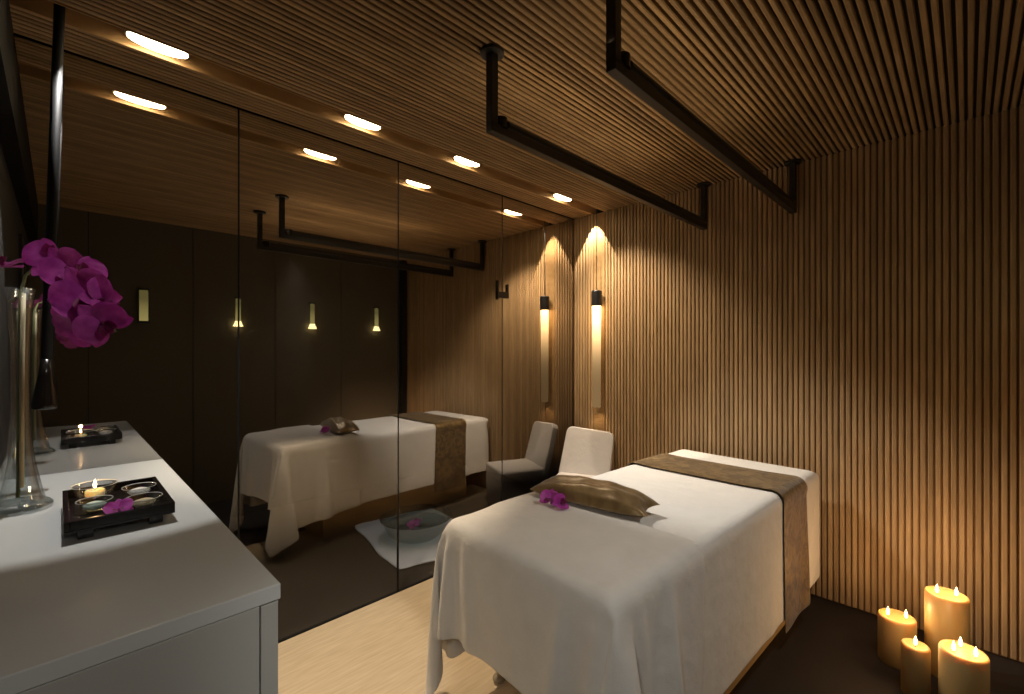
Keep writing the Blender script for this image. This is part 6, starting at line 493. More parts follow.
# ------------------------------------------------------------------ mesh helpers
class MB:
    def __init__(s): s.v, s.f, s.m = [], [], []
    def add(s, vs, fs, mi=0):
        b = len(s.v); s.v += [tuple(v) for v in vs]; s.f += [tuple(b+i for i in f) for f in fs]; s.m += [mi]*len(fs); return s
    def box(s, x0, x1, y0, y1, z0, z1, mi=0):
        return s.add([(x0,y0,z0),(x1,y0,z0),(x1,y1,z0),(x0,y1,z0),(x0,y0,z1),(x1,y0,z1),(x1,y1,z1),(x0,y1,z1)],
                     [(3,2,1,0),(4,5,6,7),(0,1,5,4),(1,2,6,5),(2,3,7,6),(3,0,4,7)], mi)
    def lathe(s, prof, cx=0, cy=0, n=32, mi=0, cap0=True, cap1=True):
        vs, fs = [], []
        for r, z in prof:
            for k in range(n): a = 2*PI*k/n; vs.append((cx+r*math.cos(a), cy+r*math.sin(a), z))
        for j in range(len(prof)-1):
            for k in range(n): k2 = (k+1) % n; fs.append((j*n+k, j*n+k2, (j+1)*n+k2, (j+1)*n+k))
        if cap0: fs.append(tuple(range(n))[::-1])
        if cap1: fs.append(tuple((len(prof)-1)*n+k for k in range(n)))
        return s.add(vs, fs, mi)
    def tube(s, pts, rad, n=10, mi=0):
        pts = [Vector(p) for p in pts]; vs, fs = [], []
        if not hasattr(rad, '__len__'): rad = [rad]*len(pts)
        up = Vector((.13, .27, 1)).normalized()
        for i, p in enumerate(pts):
            t = (pts[min(i+1, len(pts)-1)]-pts[max(i-1, 0)]).normalized()
            a = t.cross(up)
            if a.length < .05: a = t.cross(Vector((1, 0, 0)))
            a.normalize(); b = t.cross(a)
            for k in range(n):
                q = 2*PI*k/n; vs.append(p+rad[i]*(math.cos(q)*a+math.sin(q)*b))
        for j in range(len(pts)-1):
            for k in range(n): k2 = (k+1) % n; fs.append((j*n+k, j*n+k2, (j+1)*n+k2, (j+1)*n+k))
        fs.append(tuple(range(n))[::-1]); fs.append(tuple((len(pts)-1)*n+k for k in range(n)))
        return s.add(vs, fs, mi)
    def build(s, name, mats, parent=None, loc=(0,0,0), rot=(0,0,0), smooth=False, bevel=0, sub=0, solid=0, fix=True):
        me = bpy.data.meshes.new(name); me.from_pydata(s.v, [], s.f)
        if not isinstance(mats, (list, tuple)): mats = [mats]
        for m in mats: me.materials.append(m)
        me.polygons.foreach_set('material_index', s.m)
        if fix:
            bm = bmesh.new(); bm.from_mesh(me); bmesh.ops.recalc_face_normals(bm, faces=bm.faces); bm.to_mesh(me); bm.free()
        if smooth: me.polygons.foreach_set('use_smooth', [True]*len(me.polygons))
        me.update()
        o = bpy.data.objects.new(name, me); COL.objects.link(o)
        if parent: o.parent = parent
        o.location = loc; o.rotation_euler = rot
        if bevel:
            b = o.modifiers.new('bevel', 'BEVEL'); b.width = bevel; b.segments = 3; b.limit_method = 'ANGLE'; b.angle_limit = math.radians(40)
        if solid:
            q = o.modifiers.new('solid', 'SOLIDIFY'); q.thickness = solid; q.offset = 1
        if sub:
            q = o.modifiers.new('sub', 'SUBSURF'); q.levels = sub; q.render_levels = sub
        return o

def tag(o, label, cat, group=None):
    o['label'] = label; o['category'] = cat
    if group: o['group'] = group
    return o
def thing(name, label, cat, loc=(0,0,0), rz=0, group=None):
    o = bpy.data.objects.new(name, None); COL.objects.link(o); o.empty_display_size = .05
    o.location = loc; o.rotation_euler = (0, 0, rz); return tag(o, label, cat, group)
def struct(o, label=None):
    o['kind'] = 'structure'
    if label: o['label'] = label
    o['category'] = o.get('category', 'room')
    return o

# ------------------------------------------------------------------ room shell
SY0, SY1 = 2.015, 2.125           # light channel running along the glass and down the far wall
P = .0275
def slat_profile_box(b, axis, y, a0, a1, tip, back, mi=0):
    w = .0205 if axis == 'wall' else .0170; c = .0035
    prof = [(y-w/2, back), (y-w/2, tip+c*(1 if back > tip else -1)), (y-w/2+c, tip), (y+w/2-c, tip), (y+w/2, tip+c*(1 if back > tip else -1)), (y+w/2, back)]
    vs = []
    for e in (a0, a1):
        for py, pt in prof:
            vs.append((pt, py, e) if axis == 'wall' else (e, py, pt))
    n = len(prof)
    fs = [(k, k+1, n+k+1, n+k) for k in range(n-1)]+[tuple(range(n))[::-1], tuple(range(n, 2*n))]
    b.add(vs, fs, mi)

b = MB()
y = YO+.012
while y < YG-.008:
    if not (SY0-.006 < y < SY1+.006): slat_profile_box(b, 'wall', y, 0.010, H, XW, XW+.013)
    y += P
b.box(XW+.013, XW+.05, YO, YG, 0, H, 1)
b.box(XW+.004, XW+.0125, SY0+.004, SY1-.004, 0, H, 2)            # smooth strip under the channel
struct(b.build('wall_far', [M['slat_wall'], M['gap_back'], M['slot_wood']]))

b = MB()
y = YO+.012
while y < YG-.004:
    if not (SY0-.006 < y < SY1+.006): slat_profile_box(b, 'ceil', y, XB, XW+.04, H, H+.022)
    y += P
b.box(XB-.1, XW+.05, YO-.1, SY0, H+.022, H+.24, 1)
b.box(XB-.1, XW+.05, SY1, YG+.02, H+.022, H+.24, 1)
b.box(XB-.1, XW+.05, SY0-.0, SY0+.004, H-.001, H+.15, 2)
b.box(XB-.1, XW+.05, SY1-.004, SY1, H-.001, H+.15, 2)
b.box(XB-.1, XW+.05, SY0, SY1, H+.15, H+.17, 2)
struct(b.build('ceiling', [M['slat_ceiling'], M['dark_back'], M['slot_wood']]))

b = MB(); b.box(XB-.1, XW+.05, 1.02, YG+.005, -.05, 0)
struct(b.build('floor', M['floor']))
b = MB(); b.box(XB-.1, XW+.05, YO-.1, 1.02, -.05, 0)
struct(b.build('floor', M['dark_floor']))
b = MB(); b.box(XB-.1, XW+.5, YG+.02, WET, -.05, -.004)
struct(b.build('floor', M['wet_floor']))
# opposite wall of tall dark panels
b = MB(); b.box(XB-.1, XW+.05, YO-.1, YO-.012, 0, H+.05, 1)
xs = [XB-.1, .165, .849, 1.53, 2.207, 2.93]
for a, c in zip(xs[:-1], xs[1:]): b.box(a+.003, c-.003, YO-.013, YO, 0, H)
struct(b.build('wall_opposite', [M['dark_panel'], M['dark_back']]))
b = MB(); b.box(2.94, 3.01, YO, YO+.05, 0, H)
struct(b.build('trim_1', M['black']))
# end wall beside the camera with a black bulkhead and a door
b = MB(); b.box(XB-.1, XB, YO-.1, YG+.02, 0, H+.05)
struct(b.build('wall_near', M['grey_wall']))
b = MB(); b.box(XB, -.11, YO, YG-.002, 2.2, H+.01)
struct(b.build('trim_2', M['trim_dark']))
d = bpy.data.objects.new('door_1', None); COL.objects.link(d); struct(d)
b = MB(); b.box(XB, XB+.008, .55, .85, 0, 2.0); b.build('door_panel', M['dark_panel'], d)
b = MB(); b.box(XB, XB+.014, .50, .55, 0, 2.05); b.box(XB, XB+.014, .85, .90, 0, 2.05); b.box(XB, XB+.014, .55, .85, 2.0, 2.05)
b.build('door_frame', M['black'], d, bevel=.002)

# dark room behind the glass
b = MB(); b.box(XB-.1, XW+.5, WET, WET+.1, -.05, H+.1); b.box(XW+.45, XW+.5, YG+.02, WET, -.05, H+.1); b.box(XB-.15, XB-.1, YG+.02, WET, -.05, H+.1)
struct(b.build('wall_back', M['grey_wall']))
b = MB(); b.box(XB-.1, XW+.5, YG+.02, WET, H, H+.1)
struct(b.build('ceiling', M['trim_dark']))

# glass partition: five tall panes with dark joints
gl = bpy.data.objects.new('wall_glass', None); COL.objects.link(gl); struct(gl)
seams = [XB, .5747, 1.389, 2.219, XW+.02]
for i in range(4):
    b = MB(); x0, x1 = seams[i]+.003, seams[i+1]-.003
    b.box(x0, x1, YG, YG+.01, .004, H-.001, 1)
    b.m = [1, 1, 0, 1, 1, 1]
    b.build('glass_pane', [M['mirror'], M['pane_back']], gl)
for i in range(1, 4):
    b = MB(); b.box(seams[i]-.0035, seams[i]+.0035, YG-.001, YG+.012, .004, H-.001)
    b.build('joint', M['joint'], gl)
b = MB(); b.box(2.165, 2.273, YG-.014, YG-.001, 1.765, 1.81)
b.box(2.165, 2.177, YG-.012, YG-.001, 1.75, 1.885); b.box(2.26, 2.273, YG-.012, YG-.001, 1.77, 1.865)
b.build('bracket', M['black'], gl, bevel=.002)
b = MB(); b.box(XB, XW, YG-.004, YG+.014, -.001, .006)
struct(b.build('trim_3', M['joint']))

# ------------------------------------------------------------------ recessed downlights in the channel
slots = [.2555, 1.0445, 1.692, 2.583]
lab = ['recessed ceiling downlight nearest the camera, above the white counter',
       'recessed ceiling downlight second from the camera, above the bare oak floor',
       'recessed ceiling downlight second from the slatted end wall',
       'recessed ceiling downlight nearest the slatted end wall and its hanging lamp']
for x, l in zip(slots, lab):
    t = thing('ceiling_light', l, 'ceiling light', (x, 2.07, H-.006), 0, 'downlights recessed in the ceiling channel')
    b = MB(); b.lathe([(.043, .022), (.043, .03), (.025, .05), (.025, .154)], 0, 0, 32); o = b.build('housing', M['steel'], t); o.scale = (2.2, 1, 1)
    b = MB(); b.lathe([(.040, .018), (.040, .022)], 0, 0, 32); o = b.build('diffuser', M['lamp'], t); o.scale = (2.2, 1, 1)

# ------------------------------------------------------------------ hanging black rails
def rail(x0, x1, y, drop, label):
    t = thing('ceiling_rail', label, 'ceiling rail', (x0, y, H), 0, 'black steel rails hung from the ceiling')
    L = x1-x0
    for x in (0, L):
        b = MB(); b.box(x-.016, x+.016, -.016, .016, -drop, 0); b.build('post', M['black'], t, bevel=.002)
        b = MB(); b.lathe([(.044, -.012), (.044, -.002), (.044, 0)], x, 0, 24); b.build('flange', M['black'], t)
    b = MB(); b.box(-.016, L+.016, -.016, .016, -drop-.022, -drop+.012); b.build('crossbar', M['black'], t, bevel=.003)
    b = MB(); b.tube([(.07, .0, -drop+.026), (L-.02, .0, -drop+.026)], .020, 16); b.build('roller', M['black'], t, smooth=False)
    b = MB(); b.lathe([(.024, -drop+.006), (.024, -drop+.046)], .045, 0, 16); b.build('end_cap', M['black_gloss'], t)
rail(1.117, 2.995, 1.223, .275, 'black steel rail hung from the ceiling, the one nearer the glass partition')
rail(1.12, 3.0, .713, .275, 'black steel rail hung from the ceiling, the one farther from the glass partition')

# ------------------------------------------------------------------ hanging tube lamp at the far wall
t = thing('pendant_lamp', 'slim hanging lamp with a black cap and glowing tube against the slatted wall', 'lamp', (2.985, 2.055, 0))
b = MB(); b.lathe([(.003, 1.84), (.003, H+.055)], 0, 0, 8); b.build('cord', M['black'], t)
b = MB(); b.lathe([(.012, 1.868), (.038, 1.862), (.041, 1.855), (.041, 1.745), (.036, 1.742)], 0, 0, 28); b.build('lamp_cap', M['black'], t, smooth=False)
b = MB(); b.lathe([(.031, .95), (.032, .955), (.034, 1.742)], 0, 0, 28, cap0=True, cap1=False); b.build('glass_tube', M['tube'], t, smooth=True)

# black trumpet pendant over the counter
t = thing('pendant_lamp', 'long black hanging rod lamp flaring to a bell above the counter', 'lamp', (-.064, 2.07, 0))
t.rotation_euler = (0, math.radians(1.5), 0)
b = MB(); b.lathe([(.0135, 1.36), (.0135, H+.05)], 0, 0, 20); b.build('rod', M['rod_black'], t, smooth=True)
b = MB(); b.lathe([(.024, 1.212), (.030, 1.215), (.031, 1.226), (.0295, 1.24), (.024, 1.275), (.018, 1.32), (.0137, 1.37)], 0, 0, 28); b.build('bell_shade', M['black_gloss'], t, smooth=True)

# ------------------------------------------------------------------ small brass wall lights on the opposite wall
sx = [.50, 1.196, 1.883, 2.615]
sl = ['upright rectangular yellow glow light, leftmost of the row seen mirrored in the glass',
      'small brass trumpet wall light, second from left in the mirrored row',
      'small brass trumpet wall light, second from right in the mirrored row',
      'small brass trumpet wall light, rightmost in the mirrored row']
for i, (x, l) in enumerate(zip(sx, sl)):
    t = thing('wall_light', l, 'wall light', (x, YO+.035, 1.62), 0, 'brass wall lights on the dark panelled wall')
    if i == 0:
        b = MB(); b.box(-.038, .038, -.034, .012, .0, .29); b.build('niche_frame', M['black'], t)
        b = MB(); b.box(-.029, .029, .012, .018, .02, .275); b.build('glow_panel', M['sconce_dim'], t)
    else:
        b = MB(); b.lathe([(.024, .04), (.022, .08), (.021, .26)], 0, 0, 20); b.build('body', M['sconce_dim'], t, smooth=True)
        b = MB(); b.lathe([(.042, .0), (.040, .008), (.030, .03), (.0245, .05)], 0, 0, 20, cap0=True, cap1=False); b.build('flared_tip', M['sconce_glow'], t, smooth=True)
        b = MB(); b.box(-.03, .03, -.035, .0, .262, .275); b.build('wall_mount', M['black'], t)

# ------------------------------------------------------------------ white counter
t = thing('counter', 'white lacquered counter unit standing against the glass partition', 'counter', (0, 0, 0))
b = MB(); b.box(XB+.003, .300, .925, YG-.004, .925, .955); b.build('worktop', M['counter'], t, bevel=.0025)
b = MB(); b.box(XB+.003, .264, .928, .948, .02, .9235); b.build('front_panel', M['counter_front'], t, bevel=.002)
b = MB(); b.box(.267, .297, .930, YG-.006, .0, .921); b.build('side_panel', M['counter_front'], t, bevel=.002)
b = MB(); b.box(XB+.003, .262, .955, YG-.006, .02, .90); b.build('carcass', M['counter_front'], t)

# ------------------------------------------------------------------ tray and what stands on it
Z = .955
t = thing('serving_tray', 'low black lacquered footed tray holding glass dishes', 'tray', (.111, 1.63, Z))
b = MB(); hx, hy = .104, .17
b.box(-hx, hx, -hy, hy, .020, .026)
b.box(-hx, -hx+.011, -hy, hy, .026, .048); b.box(hx-.011, hx, -hy, hy, .026, .048)
b.box(-hx+.011, hx-.011, -hy, -hy+.011, .026, .048); b.box(-hx+.011, hx-.011, hy-.011, hy, .026, .048)
b.build('tray_body', M['black_gloss'], t, bevel=.0012)
for sx_ in (-1, 1):
    for sy_ in (-1, 1):
        b = MB(); cx, cy = sx_*.066, sy_*.145; b.box(cx-.014, cx+.014, cy-.016, cy+.016, 0, .020); b.build('foot', M['black_gloss'], t, bevel=.001)
TZ = Z+.0265
def dish(x, y, r, label, fill, h=.028, group='glass dishes on the black tray'):
    t = thing('glass_dish', label, 'dish', (x, y, TZ), 0, group)
    b = MB(); b.lathe([(r*.42, 0), (r*.5, .001), (r*.8, h*.4), (r*.97, h), (r*1.0, h+.001), (r*.985, h-.001), (r*.78, h*.45), (r*.45, .004)], 0, 0, 40)
    b.build('dish', M['dish'], t, smooth=True)
    if fill:
        b = MB(); b.lathe([(r*.40, .0045), (r*.60, h*.38), (r*.66, h*.55), (r*.52, h*.68), (r*.25, h*.80), (.001, h*.84)], 0, 0, 28)
        b.build('contents', fill, t, smooth=True)
    b = MB(); b.lathe([(r*.98, h-.0007), (r*1.0, h), (r*.98, h+.0007), (r*.962, h), (r*.98, h-.0007)], 0, 0, 40, cap0=False, cap1=False)
    b.build('rim', M['rim'], t, smooth=True)
    return t
dish(.163, 1.675, .039, 'small clear glass dish of white salt on the black tray', M['salt'])
dish(.160, 1.545, .040, 'small clear glass dish of tan salt on the black tray', M['sand'])
dish(.066, 1.605, .037, 'small clear glass dish of pale green salt on the black tray', M['green_salt'])
dish(.072, 1.735, .050, 'widest clear glass dish holding the lit tea light on tray', None, .040)
def flame(b, x, y, z, s=1.0):
    b.lathe([(.0008*s, z), (.0034*s, z+.004*s), (.0042*s, z+.009*s), (.0032*s, z+.016*s), (.0012*s, z+.023*s), (.0002, z+.027*s)], x, y, 12)
t = thing('tea_light', 'small lit peach tea light in the widest glass dish', 'candle', (.072, 1.735, TZ+.0045))
b = MB(); b.lathe([(.019, 0), (.021, .003), (.022, .018), (.019, .021), (.010, .0195), (.002, .0195)], 0, 0, 28); b.build('wax', M['tealight_wax'], t, smooth=True)
b = MB(); b.lathe([(.0008, .0195), (.0008, .027)], 0, 0, 8); b.build('wick', M['wick'], t)
b = MB(); flame(b, 0, 0, .025, .9); b.build('flame', M['flame'], t, smooth=True)

# ------------------------------------------------------------------ orchids
def petal_mesh(b, Mx, length, width, cup=.25, ruffle=.06, pointed=.0, mi=0, ph=0.0, n=9, m=8):
    vs, fs = [], []
    for j in range(m+1):
        v = j/m
        w = width*.5*(math.sin(PI*min(1, (v*.94+.05)))**(.55+pointed))
        for i in range(n+1):
            u = i/n*2-1
            x = v*length; yy = u*w
            z = cup*length*(v*v*.35+(u*u)*.30*math.sin(PI*v)) + ruffle*length*math.sin(u*6+v*5+ph)*abs(u)*v - .10*length*v*v*v
            vs.append(Mx @ Vector((x, yy, z)))
    for j in range(m):
        for i in range(n): a = j*(n+1)+i; fs.append((a, a+1, a+n+2, a+n+1))
    b.add(vs, fs, mi)
def frame_to(nrm, roll):
    z = Vector(nrm).normalized(); q = z.to_track_quat('Z', 'Y').to_matrix().to_4x4()
    return q @ Matrix.Rotation(roll, 4, 'Z')
def blossom(parent, c, nrm, size, roll=0, close=0.0, pm='petal', name='blossom'):
    F = Matrix.Translation(Vector(c)) @ frame_to(nrm, roll)
    b = MB(); s = size
    for k, a in enumerate((90, 212, 328)):        # sepals behind
        R = Matrix.Rotation(math.radians(a), 4, 'Z') @ Matrix.Translation((.05*s, 0, -.04*s)) @ Matrix.Rotation(-close, 4, 'Y')
        petal_mesh(b, F @ R, s*.52, s*.36, .2, .03, .1, ph=k)
    for k, a in enumerate((14, 166)):             # broad rounded petals
        R = Matrix.Rotation(math.radians(a), 4, 'Z') @ Matrix.Translation((.03*s, 0, .01*s)) @ Matrix.Rotation(-close*1.3, 4, 'Y')
        petal_mesh(b, F @ R, s*.52, s*.68, .35, .05, -.14, ph=k*2+1)
    o = b.build(name, M[pm], parent, smooth=True, sub=1, fix=False)
    b = MB()
    for k, a in enumerate((235, 270, 305)):
        R = Matrix.Rotation(math.radians(a), 4, 'Z') @ Matrix.Translation((.02*s, 0, .07*s)) @ Matrix.Rotation(-.6, 4, 'Y')
        petal_mesh(b, F @ R, s*.32, s*.22, .5, .05, .2)
    b.tube([F @ Vector((0, 0, .0)), F @ Vector((0, .02*s, .06*s)), F @ Vector((0, -.0*s, .14*s))], [.05*s, .045*s, .02*s], 10)
    b.build('lip', M['lip'], o, smooth=True, sub=1, fix=False)
    return o

sp = thing('orchid_spray', 'arching spray of magenta orchids leaning out of the glass vase', 'flowers', (0, 0, 0))
b = MB()
st = [(-.080, 1.861, .99), (-.079, 1.861, 1.25), (-.074, 1.858, 1.56), (-.064, 1.80, 1.600), (-.035, 1.70, 1.622), (-.004, 1.60, 1.618), (.026, 1.51, 1.585), (.055, 1.42, 1.53), (.075, 1.36, 1.475), (.088, 1.33, 1.44)]
b.tube(st, [.0045]*3+[.003]*7, 10); b.build('stem', M['stem'], sp, smooth=True)
FL = [((-.096, 1.650, 1.603), (-.25, -.30, 1.0), .100, .3, .1),
      ((-.010, 1.606, 1.626), (-.5, -.75, .25), .104, 2.6, .25),
      ((.018, 1.530, 1.596), (-.55, -.8, -.1), .102, .6, .3),
      ((.040, 1.480, 1.578), (.2, -.9, .2), .085, 3.9, .2),
      ((.048, 1.395, 1.522), (-.55, -.75, -.15), .125, .5, .2),
      ((.066, 1.370, 1.512), (.5, -.6, .2), .090, 1.6, .2),
      ((.068, 1.338, 1.458), (-.1, -1, -.15), .096, .8, .25),
      ((.036, 1.440, 1.455), (-.5, -.6, -.5), .090, 2.0, .3),
      ((.016, 1.490, 1.500), (-.6, -.4, -.4), .085, 1.1, .2)]
for c, nn, s, r, cl in FL: blossom(sp, c, nn, s, r, cl)

t = thing('glass_vase', 'tall slender clear glass vase with flared foot on the counter', 'vase', (-.076, 1.86, Z))
b = MB()
b.lathe([(.052, .022), (.046, .045), (.038, .085), (.030, .13), (.024, .18), (.0195, .26), (.0185, .34), (.020, .46), (.025, .56), (.031, .615),
         (.0285, .6165), (.0225, .56), (.0175, .46), (.016, .34), (.017, .26), (.021, .18), (.0255, .13), (.032, .085), (.040, .045), (.046, .024)], 0, 0, 48, cap0=False, cap1=False)
b.build('vase_body', M['vase_glass'], t, smooth=True)
b = MB(); b.lathe([(.060, 0), (.066, .004), (.066, .012), (.058, .020), (.046, .026), (.020, .030), (.002, .031)], 0, 0, 48)
b.build('vase_foot', M['foot_glass'], t, smooth=True)
s_ = thing('bamboo_stick', 'pale bamboo stick standing inside the tall glass vase', 'stick', (-.073, 1.856, Z+.062))
b = MB(); b.tube([(0, 0, 0), (0, 0, .25), (.003, 0, .54)], .0052, 12); b.build('cane', M['bamboo'], s_, smooth=True)
t = thing('orchid_bloom', 'small magenta orchid bloom lying at the front of the black tray', 'flower', (.108, 1.495, TZ))
blossom(t, (0, .01, .014), (-.2, -.5, .9), .062, .3, .4)

# ------------------------------------------------------------------ massage bed
BL, BR = (1.03, .655, 0), math.radians(-2.3)
t = thing('massage_bed', 'massage bed on a pale wooden plinth with white bedding', 'bed', BL, BR)
b = MB(); b.box(.02, 1.86, .015, .755, .31, .730); b.build('mattress', M['sheet'], t, bevel=.03)
b = MB(); b.box(.32, 1.72, .065, .66, 0, .28); b.box(.06, 1.82, .04, .73, .28, .31); b.build('plinth', M['plinth'], t, bevel=.004)

def cloth(key):
    nx, ny, s = CLOTH[key]
    d = np.array(s).reshape(3, ny, nx).transpose(1, 2, 0).copy()   # millimetre steps from point to point
    d[:, 0, :] = np.cumsum(d[:, 0, :], axis=0); a = np.cumsum(d, axis=1)/2000.0
    if key == 'runner':      # hang close against the sheet
        low = a[:, :, 2] < .70; a[:, :, 1] += np.where(low, np.where(a[:, :, 1] < .4, .007, -.007), 0)
    b = MB(); b.add(a.reshape(-1, 3).tolist(), [(j*nx+i, j*nx+i+1, (j+1)*nx+i+1, (j+1)*nx+i) for j in range(ny-1) for i in range(nx-1)])
    return b
def cloth_obj(key, name, mat, label, cat, solid=.0018):
    o = cloth(key).build(name, mat, None, BL, (0, 0, BR), smooth=True, fix=False, solid=solid, sub=1)
    return tag(o, label, cat)
cloth_obj('sheet', 'bed_sheet', M['sheet'], 'large white cotton sheet draped over the massage bed', 'sheet')
cloth_obj('cover', 'folded_towel', M['cover'], 'white towelling cover hanging over the near end of the bed', 'towel', .0025)
cloth_obj('runner', 'bed_runner', M['runner'], 'bronze damask runner laid across the foot of the bed', 'bed runner', .002)

# satin cushion
def cushion():
    b = MB(); n = 28; top, bot = [], []
    for sgn in (1, -1):
        vs = []
        for j in range(n+1):
            for i in range(n+1):
                u, v = i/n*2-1, j/n*2-1
                pin = 1-.10*(1-abs(u)**2)*abs(v)**2.0
                pin2 = 1-.12*(1-abs(v)**2)*abs(u)**2.0
                x = u*.102*pin2*(1-.34*v**4); yy = v*.272*pin
                e = max(0, (1-u**2))**.42*max(0, (1-v**2))**.50
                z = sgn*.068*e*(1+.06*math.sin(9*u+4*v)+.04*math.sin(13*v-3*u))
                if sgn < 0: z *= .35
                vs.append((x, yy, z))
        b.add(vs, [(j*(n+1)+i, j*(n+1)+i+1, (j+1)*(n+1)+i+1, (j+1)*(n+1)+i) for j in range(n) for i in range(n)])
    return b
o = cushion().build('cushion', M['cushion'], None, (1.58, 1.115, .786), (0, math.radians(-3), math.radians(7)), smooth=True, fix=True, sub=1)
tag(o, 'bronze gold satin cushion lying flat on the white bed', 'cushion')
t = thing('orchid_bloom', 'magenta orchid bloom resting on the bed in front of the cushion', 'flower', (1.44, 1.20, .757))
blossom(t, (0, .02, .022), (-.6, -.2, .8), .085, 0, .45)
blossom(t, (.0, -.035, .020), (-.5, -.6, .7), .075, 1.8, .5)

# ------------------------------------------------------------------ chair behind the bed
ca = PI+.40
t = thing('slipcovered_chair', 'white upholstered chair standing between the bed and glass partition', 'chair', (2.673, 2.01, 0), ca)
def rounded_slab(w0, w1, h, th, r, n=6):
    pts = []
    for cx, cz, a0 in ((w1/2-r, h-r, 0), (-w1/2+r, h-r, 90)):
        for k in range(n+1): a = math.radians(a0+90*k/n); pts.append((cx+r*math.cos(a), cz+r*math.sin(a)))
    pts += [(-w0/2, 0), (w0/2, 0)]
    vs = [(x_, y_, z_) for x_ in (-th/2, th/2) for y_, z_ in pts]; m = len(pts)
    fs = [tuple(range(m))[::-1], tuple(range(m, 2*m))]+[(k, (k+1) % m, m+(k+1) % m, m+k) for k in range(m)]
    b = MB(); b.add(vs, fs); return b
rounded_slab(.40, .375, .435, .055, .05).build('backrest', M['chair'], t, (-.17, 0, .36), (math.radians(-5), math.radians(-17), 0), bevel=.012, smooth=False)
b = MB(); b.box(-.21, .20, -.19, .19, .36, .45); b.build('seat', M['chair'], t, bevel=.02)
b = MB(); b.box(-.20, .195, -.185, .185, .12, .36); b.build('skirt', M['chair'], t, bevel=.01)
for sx_ in (-1, 1):
    for sy_ in (-1, 1):
        b = MB(); b.box(sx_*.17-.015, sx_*.17+.015, sy_*.16-.015, sy_*.16+.015, 0, .13); b.build('leg', M['black'], t)

# ------------------------------------------------------------------ foot basin beyond the glass
b = MB()
n, m = 36, 30; vs = []
for j in range(m+1):
    for i in range(n+1):
        u, v = i/n*2-1, j/m*2-1
        k = 1-.05*(abs(u*v))**6
        vs.append((u*.35*k+.008*math.sin(v*5), v*.46*k+.008*math.sin(u*7), .010+.003*math.sin(u*9+v*4)*math.sin(v*7)))
b.add(vs, [(j*(n+1)+i, j*(n+1)+i+1, (j+1)*(n+1)+i+1, (j+1)*(n+1)+i) for j in range(m) for i in range(n)])
o = b.build('bath_mat', M['mat'], None, (1.86+.06, 2.93, -.004), (0, 0, math.radians(-9)), smooth=True, solid=.006, fix=False)
tag(o, 'white towel mat on the dark floor under the glass basin', 'mat')
t = thing('glass_basin', 'wide clear glass foot basin on the white mat beyond the glass', 'basin', (1.885, 2.90, .0165))
b = MB(); b.lathe([(.13, 0), (.16, .004), (.205, .04), (.235, .10), (.245, .135), (.262, .142), (.262, .147), (.240, .142), (.229, .10), (.199, .044), (.155, .011), (.02, .009)], 0, 0, 64)
b.build('bowl', M['bowl'], t, smooth=True)
b = MB(); b.lathe([(.227, .0935), (.10, .0935), (.001, .0935)], 0, 0, 64, cap0=False); b.build('water', M['water'], t, smooth=True)
t = thing('orchid_bloom', 'pink orchid bloom floating on the water of the glass basin', 'flower', (1.83, 2.86, .113))
blossom(t, (0, 0, .006), (-.15, -.3, 1), .085, .4, .2)
blossom(t, (.06, .05, .006), (.1, -.2, 1), .07, 2.4, .2)

# pebbles by the plinth
for (x, y_, r, l) in ((1.315, 1.395, .028, 'round brown pebble on the oak floor, left of the one at the bed plinth'), (1.385, 1.365, .031, 'round brown pebble touching the corner of the bed plinth')):
    b = MB(); b.lathe([(r*math.sin(PI*k/10)+.0001, r*.62*(1-math.cos(PI*k/10))) for k in range(11)], 0, 0, 22)
    tag(b.build('pebble', M['pebble'], None, (x, y_, 0), smooth=True), l, 'stone', 'pebbles beside the bed plinth')

# ------------------------------------------------------------------ pillar candles
CN = [((2.665, .225), .068, .205, 2, 'wide cream pillar candle with two flames, farthest left by the slatted wall'),
      ((2.72, .065), .072, .345, 2, 'tallest cream pillar candle, directly against the slatted wall'),
      ((2.46, .150), .046, .205, 1, 'smallest cream pillar candle with a single flame'),
      ((2.425, .012), .070, .262, 3, 'cream pillar candle with three flames, nearest the camera')]
for (x, y_), r, h, nf, l in CN:
    t = thing('pillar_candle', l, 'candle', (x, y_, 0), 0, 'pillar candles on the floor by the slatted wall')
    b = MB(); b.lathe([(r-.002, 0), (r, .004), (r, h-.008), (r-.003, h-.001), (r-.008, h), (r-.014, h-.004), (r-.03 if r > .05 else r-.022, h-.009), (.002, h-.010)], 0, 0, 56)
    b.build('wax', M['wax'], t, smooth=True)
    if nf == 1: ps = [(0, 0)]
    elif nf == 2: ps = [(-.012, .030), (.012, -.030)]
    else: ps = [(-.022, .026), (.030, .008), (-.012, -.033)]
    for px, py in ps:
        b = MB(); b.lathe([(.001, h-.010), (.001, h+.001)], px, py, 8); b.build('wick', M['wick'], t)
        b = MB(); flame(b, px, py, h-.002, 1.35); b.build('flame', M['flame'], t, smooth=True)
        ld = bpy.data.lights.new('candle_light', 'POINT'); ld.energy = LE['candle']*(1.6 if h > .3 else 1); ld.color = (1, .58, .25); ld.shadow_soft_size = .012
        lo = bpy.data.objects.new('candle_light', ld); COL.objects.link(lo); lo.location = (x+px, y_+py, h+.06)
ld = bpy.data.lights.new('tealight_light', 'POINT'); ld.energy = LE['tea']; ld.color = (1, .6, .28); ld.shadow_soft_size = .006
lo = bpy.data.objects.new('tealight_light', ld); COL.objects.link(lo); lo.location = (.072, 1.735, TZ+.062)

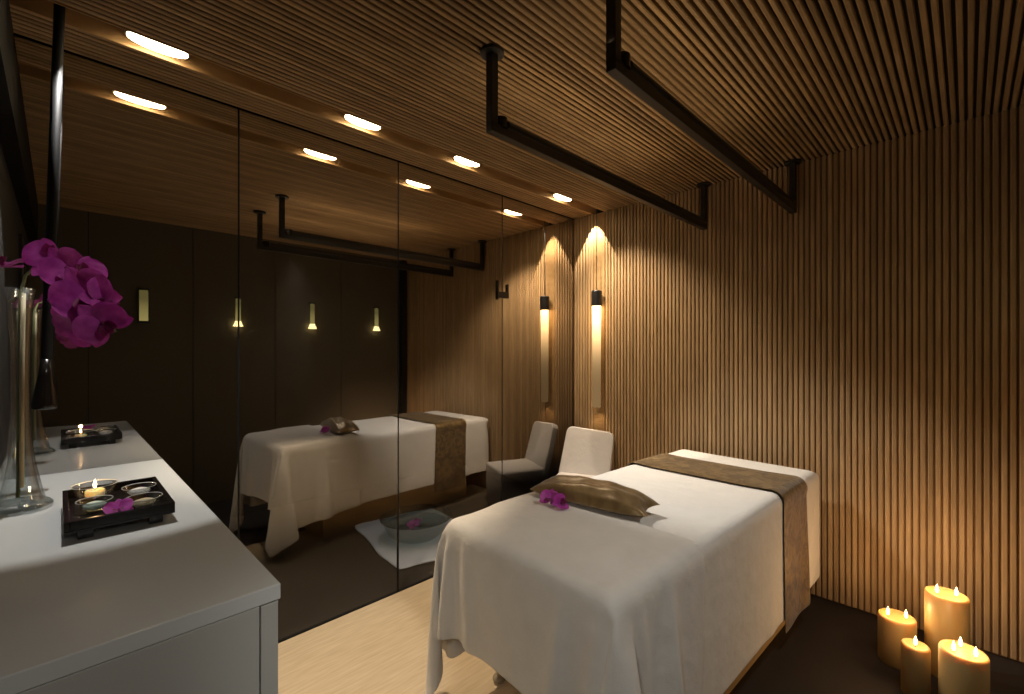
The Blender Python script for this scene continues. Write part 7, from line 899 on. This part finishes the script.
# ------------------------------------------------------------------ lights
def spot(name, loc, target, energy, cone, blend, size, col):
    ld = bpy.data.lights.new(name, 'SPOT'); ld.energy = energy; ld.spot_size = math.radians(cone); ld.spot_blend = blend
    ld.shadow_soft_size = size; ld.color = col
    o = bpy.data.objects.new(name, ld); COL.objects.link(o); o.location = loc
    o.rotation_euler = (Vector(target)-Vector(loc)).to_track_quat('-Z', 'Y').to_euler(); return o
WARM = (1, .76, .50); NEUT = (1, .90, .76)
for a in SPOTS: spot(*a)
for a in CEILING_FILLS:
    ld = bpy.data.lights.new('ceiling_fill', 'AREA'); ld.shape = 'RECTANGLE'; ld.size = a[2]; ld.size_y = .02; ld.energy = a[1]; ld.color = (1, .72, .42)
    o = bpy.data.objects.new('ceiling_fill', ld); COL.objects.link(o); o.location = a[0]; o.rotation_euler = (PI, 0, 0)
ld = bpy.data.lights.new('pendant_light', 'SPOT'); ld.energy = LE['pend']; ld.color = (1, .66, .34); ld.shadow_soft_size = .02; ld.spot_size = 2.2; ld.spot_blend = 1
lo = bpy.data.objects.new('pendant_light', ld); COL.objects.link(lo); lo.location = (2.98, 2.055, .93)

w = bpy.data.worlds.new('world'); scene.world = w; w.use_nodes = True
w.node_tree.nodes['Background'].inputs['Color'].default_value = (.02, .015, .01, 1); w.node_tree.nodes['Background'].inputs['Strength'].default_value = .2

# ------------------------------------------------------------------ camera
cd = bpy.data.cameras.new('camera'); cd.sensor_width = 36; cd.lens = 454.53/1024*36; cd.shift_y = 2.7/1024; cd.clip_start = .02
cam = bpy.data.objects.new('camera', cd); COL.objects.link(cam); cam.location = (0, 0, 1.4); cam.rotation_euler = (PI/2, 0, .7869-PI/2)
scene.camera = cam
scene.view_settings.view_transform = 'Standard'; scene.view_settings.look = 'None'; scene.view_settings.exposure = 0
scene.cycles.max_bounces = 10; scene.cycles.transparent_max_bounces = 16; scene.cycles.glossy_bounces = 5; scene.cycles.transmission_bounces = 8
scene.cycles.use_denoising = True; scene.cycles.sample_clamp_indirect = 6
